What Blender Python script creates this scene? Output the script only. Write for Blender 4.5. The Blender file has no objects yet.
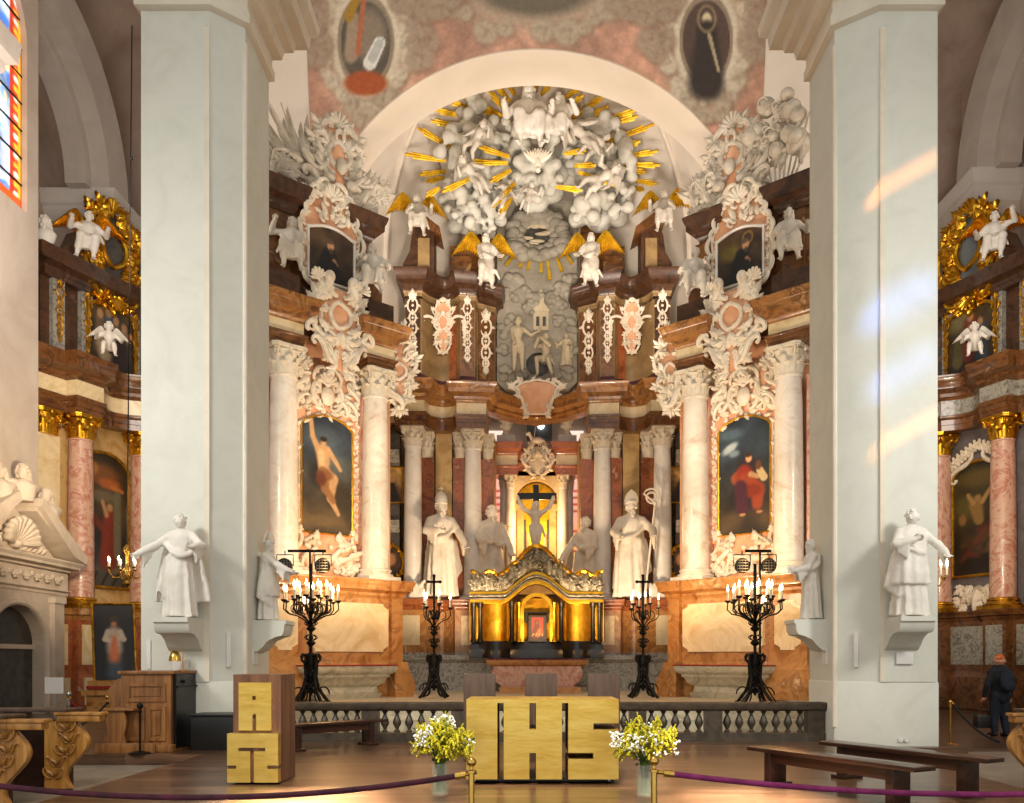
# Baroque church chancel: pillars, retables, statues, glory, altar, lectern, benches
import bpy, bmesh, math, random
import numpy as np
from mathutils import Vector, Matrix, noise as mnoise

PI = math.pi
F, CX, HY, CAMX, CAMZ = 850.0, 527.0, 660.0, -0.2, 1.5      # lens in pixels, vanishing point, eye
COL = bpy.context.scene.collection

def P(px, py, Y):
    return Vector(((px - CX) / F * Y + CAMX, Y, CAMZ + (HY - py) / F * Y))
def XX(px, Y): return (px - CX) / F * Y + CAMX
def ZZ(py, Y): return CAMZ + (HY - py) / F * Y
def srgb(h):
    h = h.lstrip('#')
    return tuple(int(h[i:i + 2], 16) / 255 for i in (0, 2, 4))
def lin1(c): return c / 12.92 if c <= .04045 else ((c + .055) / 1.055) ** 2.4
def lin(h):
    return tuple(lin1(c) for c in srgb(h)) + (1.0,)

# ------------------------------------------------------------------ materials
MATS = {}
def new_mat(name):
    m = bpy.data.materials.new(name); m.use_nodes = True
    nt = m.node_tree
    b = nt.nodes['Principled BSDF']
    MATS[name] = m
    return m, nt, b
def stone(name, cols, scale=1.0, dist=0.6, rough=.5, metal=0.0, detail=5, bump=0.0, bscale=8.0, stops=None, spec=.5, stretch=None, coat=0):
    m, nt, b = new_mat(name)
    N = nt.nodes; L = nt.links
    tc = N.new('ShaderNodeTexCoord')
    src = tc.outputs['Object']
    if stretch:
        mp = N.new('ShaderNodeMapping'); mp.inputs['Scale'].default_value = stretch
        L.new(src, mp.inputs['Vector']); src = mp.outputs['Vector']
    if len(cols) > 1:
        nz = N.new('ShaderNodeTexNoise')
        nz.inputs['Scale'].default_value = scale; nz.inputs['Detail'].default_value = detail
        nz.inputs['Distortion'].default_value = dist; nz.inputs['Roughness'].default_value = .62
        L.new(src, nz.inputs['Vector'])
        cr = N.new('ShaderNodeValToRGB')
        n = len(cols)
        stops = stops or [.30 + .4 * i / (n - 1) for i in range(n)]
        e = cr.color_ramp.elements
        e[0].position = stops[0]; e[0].color = lin(cols[0])
        e[1].position = stops[-1]; e[1].color = lin(cols[-1])
        for i in range(1, n - 1):
            q = e.new(stops[i]); q.color = lin(cols[i])
        L.new(nz.outputs['Fac'], cr.inputs['Fac'])
        L.new(cr.outputs['Color'], b.inputs['Base Color'])
    else:
        b.inputs['Base Color'].default_value = lin(cols[0])
    b.inputs['Roughness'].default_value = rough
    b.inputs['Metallic'].default_value = metal
    b.inputs['Specular IOR Level'].default_value = spec
    b.inputs['Coat Weight'].default_value = coat
    if bump:
        n2 = N.new('ShaderNodeTexNoise'); n2.inputs['Scale'].default_value = bscale; n2.inputs['Detail'].default_value = 4
        L.new(src, n2.inputs['Vector'])
        bp = N.new('ShaderNodeBump'); bp.inputs['Strength'].default_value = bump; bp.inputs['Distance'].default_value = .05
        L.new(n2.outputs['Fac'], bp.inputs['Height']); L.new(bp.outputs['Normal'], b.inputs['Normal'])
    return m
def glow(name, col, strength):
    m, nt, b = new_mat(name)
    b.inputs['Base Color'].default_value = lin(col)
    b.inputs['Emission Color'].default_value = lin(col)
    b.inputs['Emission Strength'].default_value = strength
    return m
def painted(name, rough=.55, emit=0, bump=0):
    m, nt, b = new_mat(name)
    a = nt.nodes.new('ShaderNodeAttribute'); a.attribute_name = 'Col'
    nz = nt.nodes.new('ShaderNodeTexNoise'); nz.inputs['Scale'].default_value = 9; nz.inputs['Detail'].default_value = 6
    tc = nt.nodes.new('ShaderNodeTexCoord'); nt.links.new(tc.outputs['Object'], nz.inputs['Vector'])
    mr = nt.nodes.new('ShaderNodeMapRange'); mr.inputs['To Min'].default_value = .72; mr.inputs['To Max'].default_value = 1.28
    nt.links.new(nz.outputs['Fac'], mr.inputs['Value'])
    mx = nt.nodes.new('ShaderNodeVectorMath'); mx.operation = 'MULTIPLY'
    nt.links.new(a.outputs['Color'], mx.inputs[0]); nt.links.new(mr.outputs['Result'], mx.inputs[1])
    nt.links.new(mx.outputs['Vector'], b.inputs['Base Color'])
    b.inputs['Roughness'].default_value = rough
    if emit:
        nt.links.new(a.outputs['Color'], b.inputs['Emission Color'])
        b.inputs['Emission Strength'].default_value = emit
    return m
def wood(name, c1, c2, c3, plank=.0, rough=.4, along='Y', scale=1.0, coat=0.0):
    """grain stretched along an axis, optional plank seams with per-plank tone"""
    m, nt, b = new_mat(name)
    N = nt.nodes; L = nt.links
    tc = N.new('ShaderNodeTexCoord'); mp = N.new('ShaderNodeMapping')
    s = {'X': (.6, 7, 7), 'Y': (7, .6, 7), 'Z': (7, 7, .6)}[along]
    mp.inputs['Scale'].default_value = tuple(k * scale for k in s)
    L.new(tc.outputs['Object'], mp.inputs['Vector'])
    nz = N.new('ShaderNodeTexNoise'); nz.inputs['Scale'].default_value = 1.6; nz.inputs['Detail'].default_value = 6
    nz.inputs['Distortion'].default_value = .8
    L.new(mp.outputs['Vector'], nz.inputs['Vector'])
    cr = N.new('ShaderNodeValToRGB'); e = cr.color_ramp.elements
    e[0].position = .3; e[0].color = lin(c1); e[1].position = .72; e[1].color = lin(c3)
    q = e.new(.5); q.color = lin(c2)
    L.new(nz.outputs['Fac'], cr.inputs['Fac'])
    out = cr.outputs['Color']
    if plank:
        br = N.new('ShaderNodeTexBrick')
        br.inputs['Scale'].default_value = 1.0
        br.inputs['Brick Width'].default_value = 2.2; br.inputs['Row Height'].default_value = plank
        br.inputs['Mortar Size'].default_value = .006; br.offset = .37; br.inputs['Mortar Smooth'].default_value = .3
        br.inputs['Color1'].default_value = (.62, .62, .62, 1); br.inputs['Color2'].default_value = (1.18, 1.18, 1.18, 1)
        br.inputs['Mortar'].default_value = (.3, .28, .26, 1)
        L.new(tc.outputs['Object'], br.inputs['Vector'])
        mx = N.new('ShaderNodeVectorMath'); mx.operation = 'MULTIPLY'
        L.new(out, mx.inputs[0]); L.new(br.outputs['Color'], mx.inputs[1])
        out = mx.outputs['Vector']
    L.new(out, b.inputs['Base Color'])
    b.inputs['Roughness'].default_value = rough
    b.inputs['Coat Weight'].default_value = coat
    return m
def glass(name, col='#ffffff', rough=.02):
    m, nt, b = new_mat(name)
    b.inputs['Base Color'].default_value = lin(col)
    b.inputs['Transmission Weight'].default_value = 1; b.inputs['Roughness'].default_value = rough; b.inputs['IOR'].default_value = 1.33
    return m

stone('pillar_plaster', ['#cfcfc3', '#d6d6cb', '#dadacf'], 1.1, 1.5, .8, bump=.05)
stone('pillar_trim', ['#d6cdbb', '#e6ddcb'], 1.4, .5, .75)
stone('pillar_inner', ['#cdbfae', '#d8ccbc'], 1.2, 1, .8)
stone('white_plaster', ['#cfc4b2', '#dbd1c1', '#e3dacb'], .6, 1, .85)
stone('arch_plaster', ['#ddd0be', '#e6dac9'], .5, 1, .85)
stone('aisle_plaster', ['#b09a8c', '#bca99b', '#c5b4a7'], .5, 1.5, .9)
stone('aisle_wall_plaster', ['#c0b09f', '#cbbdae', '#d2c6b8'], .5, 1.5, .9)
stone('aisle_trim', ['#b9b0a6', '#c9c0b6'], 1, .5, .85)
stone('impost_white', ['#cfc9c2', '#d9d4cc'], 1, .5, .8)
stone('apse_plaster', ['#d8ccbc', '#e2d8c9'], .5, 1, .9)
stone('portal_stone', ['#c2b29e', '#d2c3b0', '#dccebb'], 1.5, 1, .85, bump=.1)
stone('brown_marble', ['#3a2213', '#5f3a1e', '#7d512a', '#4a2c18', '#a57a48'], 1.7, 1.1, .3, coat=.3)
stone('cornice_marble', ['#553014', '#87552a', '#a5733c', '#6a4020', '#c79a5e'], 1.7, 1.1, .28, coat=.3)
stone('dark_marble', ['#2a1a12', '#422a1c', '#553722', '#362218', '#6d4c34'], 1.5, 1.1, .35, coat=.2)
stone('purple_marble', ['#3a1f22', '#57333a', '#4a2a2a'], 1.2, 2, .35, coat=.2)
stone('orange_marble', ['#7d4a20', '#a9713a', '#bd8a50', '#94602e', '#d9b587'], 1.4, 1.1, .3, coat=.3)
stone('red_marble', ['#6a3018', '#964f2a', '#a9633a', '#7d4022', '#c99a74'], 1.8, 1.1, .3, coat=.3)
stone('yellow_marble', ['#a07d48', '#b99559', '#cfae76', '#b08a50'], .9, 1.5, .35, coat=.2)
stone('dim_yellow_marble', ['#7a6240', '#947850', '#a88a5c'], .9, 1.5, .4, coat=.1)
stone('cream_marble', ['#cdb07c', '#dcc596', '#e8d5ae', '#d2b684'], 1.0, 1.8, .35, coat=.2)
stone('column_marble', ['#cbb39c', '#e2d5c2', '#eee5d6', '#d6c3ae'], 1.0, 2.6, .35, coat=.25, stops=[.28, .42, .6, .75])
stone('column_white', ['#c9bcb0', '#e4dcd0', '#eee9e0', '#d8ccc0'], .8, 2.6, .35, coat=.25, stops=[.28, .4, .6, .75])
stone('pink_marble', ['#a4553f', '#c08a72', '#d2ae98', '#b4705a', '#dcc3b0'], .9, 2.8, .35, coat=.2)
stone('grey_marble', ['#5a584f', '#858177', '#aca89c', '#6c695f', '#98948a'], 2.2, 3, .35, coat=.2)
stone('step_marble', ['#948a74', '#b3a88e', '#c8be a4'.replace(' ', ''), '#a0957c'], 1.6, 2, .5)
stone('capital_stucco', ['#d5c8b0', '#e9dfcb'], 3, .5, .6)
stone('stucco', ['#cfc0a8', '#e6d9c3', '#efe5d3'], 3, .5, .65, bump=.15, bscale=14)
stone('stucco_grey', ['#a89a86', '#c3b7a4', '#d2c8b8'], 3, .5, .7, bump=.15, bscale=14)
stone('salmon', ['#cf9168', '#dfa67e', '#e5b48e'], 2, .5, .7)
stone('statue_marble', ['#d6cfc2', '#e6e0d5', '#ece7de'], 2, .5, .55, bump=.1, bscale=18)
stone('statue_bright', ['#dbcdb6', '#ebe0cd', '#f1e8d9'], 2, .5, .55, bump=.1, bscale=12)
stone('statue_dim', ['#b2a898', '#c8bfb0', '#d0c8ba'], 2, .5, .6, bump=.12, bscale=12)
stone('cloud_stucco', ['#b0ac9f', '#bfbbae', '#c9c5b9'], 1.5, .5, .75, bump=.08, bscale=6)
stone('relief_stucco', ['#7d7768', '#989080', '#a8a090'], 1.5, .8, .8, bump=.25, bscale=8)
stone('relief_figure', ['#b7a78a', '#c9ba9c'], 2, .5, .7, bump=.15, bscale=12)
stone('gold', ['#b8801c', '#d9a32c', '#e9bb45'], 3, .5, .33, metal=1.0, bump=.15, bscale=14)
stone('gold_matte', ['#ac8410', '#d6aa22', '#e8c440'], 4, .5, .5, metal=.75, bump=.2, bscale=20)
stone('gold_old', ['#7c5510', '#b78320', '#d6a53c'], 4, .5, .42, metal=.85, bump=.3, bscale=20)
stone('gold_leaf', ['#d9b04e', '#eac766', '#f3d67a'], 2.0, .2, .36, metal=.9, bump=.06, bscale=8, stretch=(1, 1, 4))
stone('gold_dim', ['#6e4a08', '#a87812', '#c99a28'], 4, .5, .45, metal=.8, bump=.25, bscale=18)
stone('silver_filigree', ['#4d4434', '#8d8470', '#c6bda6'], 14, .8, .4, metal=.7, bump=.6, bscale=26)
stone('bronze', ['#1a1712', '#2c261c', '#3c3426'], 6, .5, .4, metal=.6)
stone('black_marble', ['#121110', '#1e1c1a', '#3a352e'], 2, 3, .3, coat=.3, stops=[.3, .6, .8])
stone('iron', ['#0d0c0b', '#191714'], 8, .5, .5, metal=.6)
stone('brass', ['#c39a4a', '#dcb964'], 4, .2, .22, metal=1.0)
stone('steel', ['#9aa0a4', '#b8bdc0'], 4, .2, .3, metal=1.0)
stone('wax', ['#f4ead2', '#fbf4e2'], 3, .2, .5)
stone('balustrade_stone', ['#2b241c', '#41372b', '#544838'], 3, 1.5, .4)
stone('velvet', ['#5b1040', '#7a1a58', '#8f2a6c'], 12, .3, .8)
stone('velvet_dark', ['#2c0a18', '#451428', '#5a1c34'], 12, .3, .8)
stone('black_rope', ['#0e0c0c', '#1c191a'], 12, .3, .8)
stone('red_rope', ['#701018', '#96202a'], 12, .3, .8)
stone('red_cloth', ['#7a1410', '#a3261c'], 6, .3, .8)
stone('aisle_floor', ['#6f6458', '#857a6d', '#93887a'], .9, 1.2, .45)
stone('paper', ['#dcdad6', '#e8e6e2'], 3, .2, .8)
stone('black_panel', ['#0b0a0a', '#141212'], 3, .2, .4)
stone('chapel_grey', ['#5c5658', '#6e686a', '#7c7678'], 1.2, 1.5, .6)
stone('dark_wall', ['#2c2a28', '#45423e', '#57524b'], 1.2, 2.5, .5)
stone('dark_wood', ['#1c0f0a', '#2e1a11', '#3a2318'], 4, 2, .35)
stone('leaf_green', ['#2f4a14', '#4a6a22', '#6a8a30'], 8, .5, .7)
stone('goldenrod', ['#8f8a10', '#b5ab18', '#cfc634'], 12, .5, .7)
stone('white_flower', ['#dfe6e2', '#f2f6f4'], 6, .3, .7)
stone('skin', ['#b98468', '#c99478'], 6, .3, .6)
stone('black_fabric', ['#0d0f16', '#171a24'], 8, .3, .85)
stone('navy_fabric', ['#0e1420', '#1a2434'], 8, .3, .85)
stone('orange_fabric', ['#b8501c', '#d06a2a'], 8, .3, .85)
stone('grey_glass', ['#4c5252', '#6a7070'], 1, .3, .2)
wood('stage_wood', '#3f2b1e', '#59402e', '#735642', plank=.19, rough=.3, along='X', scale=.7, coat=.15)
wood('chair_wood', '#35261c', '#4a372a', '#5d4838', along='Z', rough=.5)
wood('bench_wood', '#1c0f0b', '#301a12', '#47281b', along='X', rough=.3, coat=.3)
wood('lectern_wood', '#4a2f1e', '#654430', '#7e5a40', along='Z', rough=.5)
wood('cabinet_wood', '#6b4320', '#8a5a2e', '#a4713e', along='Z', rough=.45)
wood('pew_wood', '#7a4e1e', '#a87434', '#c99650', along='Z', rough=.4, scale=.8, coat=.1)
for nm_, c_, al_ in (('vase_glass', '#e8f0ea', .13), ('vase_water', '#cdd98c', .2)):
    m, nt, b = new_mat(nm_); b.inputs['Base Color'].default_value = lin(c_); b.inputs['Alpha'].default_value = al_; b.inputs['Roughness'].default_value = .05
painted('canvas_paint', .5)
painted('fresco_paint', .9)
painted('window_paint', .4, emit=1.25)
painted('window_small_paint', .4, emit=1.2)
glow('flame', '#ffd9a0', 22)
glow('bulb', '#ffe2b0', 9)
glow('lamp_white', '#f2f6ff', 5)

# ------------------------------------------------------------------ scene objects
ROOT = {}
def tag(o, label, cat, group=None, kind=None):
    if label: o['label'] = label
    if cat: o['category'] = cat
    if group: o['group'] = group
    if kind: o['kind'] = kind
    return o
def thing(name, label, cat, loc=(0, 0, 0), rotz=0, group=None):
    o = bpy.data.objects.new(name, None); COL.objects.link(o)
    o.empty_display_size = .2
    o.location = loc; o.rotation_euler = (0, 0, rotz)
    ROOT[o.name] = Matrix.Translation(Vector(loc)) @ Matrix.Rotation(rotz, 4, 'Z')
    return tag(o, label, cat, group)
def frame(o, u, n, v=(0, 0, 1)):
    """columns: u (right), v (up), n (outward)"""
    u = Vector(u).normalized(); n = Vector(n).normalized(); v = Vector(v).normalized()
    M = Matrix.Identity(4)
    for i in range(3):
        M[i][0] = u[i]; M[i][1] = v[i]; M[i][2] = n[i]; M[i][3] = o[i]
    return M

class MB:
    def __init__(s, xf=None):
        s.v = []; s.f = []; s.m = []; s.xf = xf; s.cur = 0
    def add(s, vs, fs, mat=None):
        o = len(s.v)
        if s.xf is not None:
            X = s.xf
            vs = [X @ Vector(p) for p in vs]
        s.v.extend([tuple(p) for p in vs])
        s.f.extend([tuple(i + o for i in f) for f in fs])
        s.m.extend([s.cur if mat is None else mat] * len(fs))
    def box(s, x0, y0, z0, x1, y1, z1, bev=0.0):
        if bev <= 0:
            vs = [(x, y, z) for x in (x0, x1) for y in (y0, y1) for z in (z0, z1)]
            s.add(vs, [(0, 1, 3, 2), (4, 6, 7, 5), (0, 4, 5, 1), (2, 3, 7, 6), (0, 2, 6, 4), (1, 5, 7, 3)])
        else:
            bm = bmesh.new(); bmesh.ops.create_cube(bm, size=1)
            for q in bm.verts:
                q.co = Vector(((x0 + x1) / 2 + q.co.x * (x1 - x0), (y0 + y1) / 2 + q.co.y * (y1 - y0), (z0 + z1) / 2 + q.co.z * (z1 - z0)))
            bmesh.ops.bevel(bm, geom=bm.edges[:], offset=bev, segments=2, affect='EDGES', profile=.6)
            bm.verts.ensure_lookup_table()
            s.add([q.co.copy() for q in bm.verts], [[q.index for q in f.verts] for f in bm.faces]); bm.free()
    def prism(s, poly, h0, h1, axis='z'):
        """polygon (a,b) extruded along axis between h0,h1"""
        n = len(poly)
        mk = {'z': lambda a, b, h: (a, b, h), 'y': lambda a, b, h: (a, h, b), 'x': lambda a, b, h: (h, a, b)}[axis]
        vs = [mk(a, b, h0) for a, b in poly] + [mk(a, b, h1) for a, b in poly]
        fs = [tuple(range(n))[::-1], tuple(range(n, 2 * n))] + [(i, (i + 1) % n, n + (i + 1) % n, n + i) for i in range(n)]
        s.add(vs, fs)
    def lathe(s, prof, c=(0, 0, 0), seg=24, a0=0, a1=2 * PI, rfun=None, axis='z', sx=1, sy=1):
        full = abs(a1 - a0 - 2 * PI) < 1e-6
        n = seg if full else seg + 1
        vs = []
        for r, z in prof:
            for i in range(n):
                a = a0 + (a1 - a0) * i / seg
                rr = r * (rfun(a, z) if rfun else 1)
                q = (rr * math.cos(a) * sx, rr * math.sin(a) * sy, z)
                if axis == 'y': q = (q[0], q[2], q[1])
                if axis == 'x': q = (q[2], q[0], q[1])
                vs.append((c[0] + q[0], c[1] + q[1], c[2] + q[2]))
        fs = []
        for j in range(len(prof) - 1):
            for i in range(seg):
                k = (i + 1) % n
                fs.append((j * n + i, j * n + k, (j + 1) * n + k, (j + 1) * n + i))
        if full:
            if prof[0][0] > 1e-5: fs.append(tuple(range(n))[::-1])
            if prof[-1][0] > 1e-5: fs.append(tuple((len(prof) - 1) * n + i for i in range(n)))
        s.add(vs, fs)
    def tube(s, pts, rad, seg=8, closed=False):
        pts = [Vector(p) for p in pts]; n = len(pts)
        if not hasattr(rad, '__len__'): rad = [rad] * n
        vs = []; prev = None
        for i in range(n):
            if closed: t = pts[(i + 1) % n] - pts[i - 1]
            else: t = pts[min(i + 1, n - 1)] - pts[max(i - 1, 0)]
            if t.length < 1e-9: t = Vector((0, 0, 1))
            t.normalize()
            if prev is None:
                a = Vector((0, 0, 1)) if abs(t.z) < .9 else Vector((1, 0, 0))
                nx = t.cross(a).normalized()
            else:
                nx = prev - t * prev.dot(t)
                nx = nx.normalized() if nx.length > 1e-6 else t.orthogonal().normalized()
            prev = nx; ny = t.cross(nx)
            for k in range(seg):
                a = 2 * PI * k / seg
                vs.append(pts[i] + (nx * math.cos(a) + ny * math.sin(a)) * rad[i])
        fs = []
        for i in range(n if closed else n - 1):
            j = (i + 1) % n
            for k in range(seg):
                l = (k + 1) % seg
                fs.append((i * seg + k, i * seg + l, j * seg + l, j * seg + k))
        if not closed:
            fs.append(tuple(range(seg))[::-1]); fs.append(tuple((n - 1) * seg + k for k in range(seg)))
        s.add(vs, fs)
    def ell(s, c, r, rot=None, nu=14, nv=9, fun=None):
        if not hasattr(r, '__len__'): r = (r, r, r)
        c = Vector(c); vs = []
        for j in range(nv + 1):
            ph = -PI / 2 + PI * j / nv
            for i in range(nu):
                a = 2 * PI * i / nu
                d = Vector((math.cos(ph) * math.cos(a), math.cos(ph) * math.sin(a), math.sin(ph)))
                k = fun(d) if fun else 1
                q = Vector((d.x * r[0] * k, d.y * r[1] * k, d.z * r[2] * k))
                if rot: q = rot @ q
                vs.append(c + q)
        fs = [(j * nu + i, j * nu + (i + 1) % nu, (j + 1) * nu + (i + 1) % nu, (j + 1) * nu + i) for j in range(nv) for i in range(nu)]
        s.add(vs, fs)
    def cap(s, a, b, ra, rb, seg=10, fl=1.0):
        """tapered capsule"""
        a = Vector(a); b = Vector(b); d = b - a; L = d.length
        if L < 1e-6: return s.ell(a, ra)
        d /= L
        pts = []; rr = []
        for t in (-1, -.8, -.45): pts.append(a + d * ra * t); rr.append(max(ra * math.sqrt(max(0, 1 - t * t)), ra * .04))
        for t in (0, .33, .66, 1): pts.append(a + d * L * t); rr.append(ra + (rb - ra) * t)
        for t in (.45, .8, 1): pts.append(b + d * rb * t); rr.append(max(rb * math.sqrt(max(0, 1 - t * t)), rb * .04))
        s.tube(pts, rr, seg)
    def sweep(s, path, prof, closed=False):
        """path: plan points left to right seen from outside; prof: (outward, z) closed loop"""
        n = len(path); m = len(prof); vs = []
        for i in range(n):
            p = Vector(path[i][:2])
            d1 = (p - Vector(path[i - 1][:2])) if (i > 0 or closed) else None
            d2 = (Vector(path[(i + 1) % n][:2]) - p) if (i < n - 1 or closed) else None
            n1 = Vector((d1.y, -d1.x)).normalized() if d1 else None
            n2 = Vector((d2.y, -d2.x)).normalized() if d2 else None
            if n1 is None: nn = n2
            elif n2 is None: nn = n1
            else:
                nn = (n1 + n2)
                nn = n1 if nn.length < 1e-5 else nn.normalized()
                k = max(nn.dot(n1), .35); nn = nn / k
            zo = path[i][2] if len(path[i]) > 2 else 0
            for o, z in prof: vs.append((p.x + nn.x * o, p.y + nn.y * o, z + zo))
        fs = []
        for i in range(n if closed else n - 1):
            j = (i + 1) % n
            for k in range(m):
                l = (k + 1) % m
                fs.append((i * m + k, i * m + l, j * m + l, j * m + k))
        if not closed:
            fs.append(tuple(range(m))[::-1]); fs.append(tuple((n - 1) * m + k for k in range(m)))
        s.add(vs, fs)
    def grid(s, fn, nu, nv):
        vs = [fn(i / nu, j / nv) for j in range(nv + 1) for i in range(nu + 1)]
        w = nu + 1
        s.add(vs, [(j * w + i, j * w + i + 1, (j + 1) * w + i + 1, (j + 1) * w + i) for j in range(nv) for i in range(nu)])
    def build(s, name, mats, parent=None, angle=38, raw=False):
        me = bpy.data.meshes.new(name)
        vs = s.v
        if parent is not None and not raw:
            r = parent
            while r.parent is not None: r = r.parent
            if r.name in ROOT:
                inv = ROOT[r.name].inverted()
                vs = [tuple(inv @ Vector(p)) for p in vs]
        me.from_pydata(vs, [], s.f)
        if isinstance(mats, str): mats = [mats]
        for k in mats: me.materials.append(MATS[k])
        if len(mats) > 1: me.polygons.foreach_set('material_index', s.m)
        me.shade_smooth(); me.set_sharp_from_angle(angle=math.radians(angle))
        me.update()
        o = bpy.data.objects.new(name, me); COL.objects.link(o)
        if parent is not None: o.parent = parent
        return o
def put(name, me, parent=None, loc=(0, 0, 0), rot=(0, 0, 0), sc=(1, 1, 1)):
    o = bpy.data.objects.new(name, me); COL.objects.link(o)
    if parent is not None:
        o.parent = parent
        r = parent
        if r.name in ROOT and r.parent is None:
            loc = ROOT[r.name].inverted() @ Vector(loc)
    o.location = loc; o.rotation_euler = rot; o.scale = sc
    return o
def struct(o): o['kind'] = 'structure'; return o
def copy_tree(o, parent=None):
    c = o.copy(); COL.objects.link(c)
    if parent is not None: c.parent = parent
    if o.name in ROOT: ROOT[c.name] = ROOT[o.name].copy()
    for ch in list(o.children): copy_tree(ch, c)
    return c

# ------------------------------------------------------------------ vertex painted pictures
class Paint:
    def __init__(s, nu, nv, asp):
        s.nu, s.nv = nu, nv
        u = np.linspace(0, 1, nu + 1); v = np.linspace(0, 1, nv + 1)
        s.U, s.V = np.meshgrid(u * asp, v); s.asp = asp
        s.c = np.zeros((nv + 1, nu + 1, 3))
    def mix(s, w, col):
        c = np.array(srgb(col) if isinstance(col, str) else col)
        s.c = s.c * (1 - w[..., None]) + c * w[..., None]
    def grad(s, stops):
        vs = [a for a, _ in stops]; cs = np.array([srgb(c) for _, c in stops])
        for k in range(3): s.c[..., k] = np.interp(s.V, vs, cs[:, k])
    def noise(s, amp, n, seed):
        r = np.random.RandomState(seed)
        tot = np.zeros_like(s.U)
        for o in range(3):
            k = n * 2 ** o
            for _ in range(10):
                fx, fy = r.uniform(-k, k, 2); ph = r.uniform(0, 6.28)
                tot += np.sin(2 * PI * (s.U * fx + s.V * fy) + ph) / (2 ** o)
        s.c = np.clip(s.c * (1 + amp * tot[..., None] / 6), 0, 1)
    def ell(s, x, y, rx, ry, col, soft=.35, rot=0, a=1.0):
        ca, sa = math.cos(rot), math.sin(rot)
        dx = s.U - x; dy = s.V - y
        d = np.sqrt(((dx * ca + dy * sa) / rx) ** 2 + ((-dx * sa + dy * ca) / ry) ** 2)
        s.mix(np.clip((1 + soft / 2 - d) / max(soft, .01), 0, 1) * a, col)
    def ring(s, x, y, rx, ry, th, col, a=1.0):
        d = np.sqrt(((s.U - x) / rx) ** 2 + ((s.V - y) / ry) ** 2)
        s.mix(np.clip(1.5 - np.abs(d - 1) / th * 1.5, 0, 1) * a, col)
    def line(s, pts, r0, r1, col, soft=.5, a=1.0):
        n = len(pts) - 1
        for i in range(n):
            (x0, y0), (x1, y1) = pts[i], pts[i + 1]
            ra = r0 + (r1 - r0) * i / n; rb = r0 + (r1 - r0) * (i + 1) / n
            dx, dy = x1 - x0, y1 - y0; L2 = dx * dx + dy * dy + 1e-9
            t = np.clip(((s.U - x0) * dx + (s.V - y0) * dy) / L2, 0, 1)
            d = np.sqrt((s.U - x0 - t * dx) ** 2 + (s.V - y0 - t * dy) ** 2) / (ra + (rb - ra) * t)
            s.mix(np.clip((1 + soft / 2 - d) / soft, 0, 1) * a, col)
    def rect(s, x0, y0, x1, y1, col, a=1.0):
        s.mix(((s.U >= x0) & (s.U <= x1) & (s.V >= y0) & (s.V <= y1)) * a, col)
    def mesh(s, name, M, w, h, mat, parent=None, top=None, bottom=None, n=0.0, fn=None):
        """surface in frame M (u,v,n); top(t)/bottom(t) give the upper and lower edge for t in 0..1"""
        nu, nv = s.nu, s.nv
        vs = []; cols = []
        for j in range(nv + 1):
            for i in range(nu + 1):
                t = i / nu
                lo = bottom(t) if bottom else 0.0; hi = top(t) if top else 1.0
                q = lo + (hi - lo) * j / nv
                if fn: vs.append(fn(t, q))
                else: vs.append(M @ Vector(((t - .5) * w, q * h, n)))
                jj = min(max(q, 0), 1) * nv; j0 = int(jj); j1 = min(j0 + 1, nv); fr = jj - j0
                cols.append(s.c[j0, i] * (1 - fr) + s.c[j1, i] * fr)
        m = MB(); W = nu + 1
        m.add(vs, [(j * W + i, j * W + i + 1, (j + 1) * W + i + 1, (j + 1) * W + i) for j in range(nv) for i in range(nu)])
        o = m.build(name, mat, parent)
        c = np.array(cols); c = np.where(c <= .04045, c / 12.92, ((np.maximum(c, 0) + .055) / 1.055) ** 2.4)
        ca = o.data.color_attributes.new('Col', 'FLOAT_COLOR', 'POINT')
        ca.data.foreach_set('color', np.concatenate([c, np.ones((len(c), 1))], 1).astype(np.float32).ravel())
        return o
# ------------------------------------------------------------------ ornament kit (u right, v up, n out)
def curlpts(p0, p1, kind='C', flip=1, tight=13.0, m=34):
    h = 0.0; x = y = 0.0; pts = [(0, 0)]
    for i in range(m):
        s = (i + .5) / m
        k = 1.6 + tight * (max(0, .3 - s) / .3 + max(0, s - .7) / .3)
        if kind == 'S' and s > .5: k = -k
        h += flip * k * 1.5 / m
        x += math.cos(h) / m; y += math.sin(h) / m
        pts.append((x, y))
    a = Vector(pts[int(m * .16)]); b = Vector(pts[int(m * .84)])
    z = complex(p1[0] - p0[0], p1[1] - p0[1]) / complex(b.x - a.x, b.y - a.y)
    out = []
    for q in pts:
        w = complex(q[0] - a.x, q[1] - a.y) * z
        out.append((p0[0] + w.real, p0[1] + w.imag))
    return out
def curl(mb, p0, p1, th, kind='C', flip=1, n=0.0, lift=0.5, seg=6, tight=13.0):
    pts = curlpts(p0, p1, kind, flip, tight)
    m = len(pts)
    P3 = [(x, y, n + th * lift + th * .8 * math.sin(PI * i / (m - 1))) for i, (x, y) in enumerate(pts)]
    rr = [th * (.45 + .6 * math.sin(PI * i / (m - 1))) for i in range(m)]
    mb.tube(P3, rr, seg)
    for q in (P3[0], P3[-1]): mb.ell(q, (th * .8, th * .8, th * .8), nu=7, nv=5)
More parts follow.
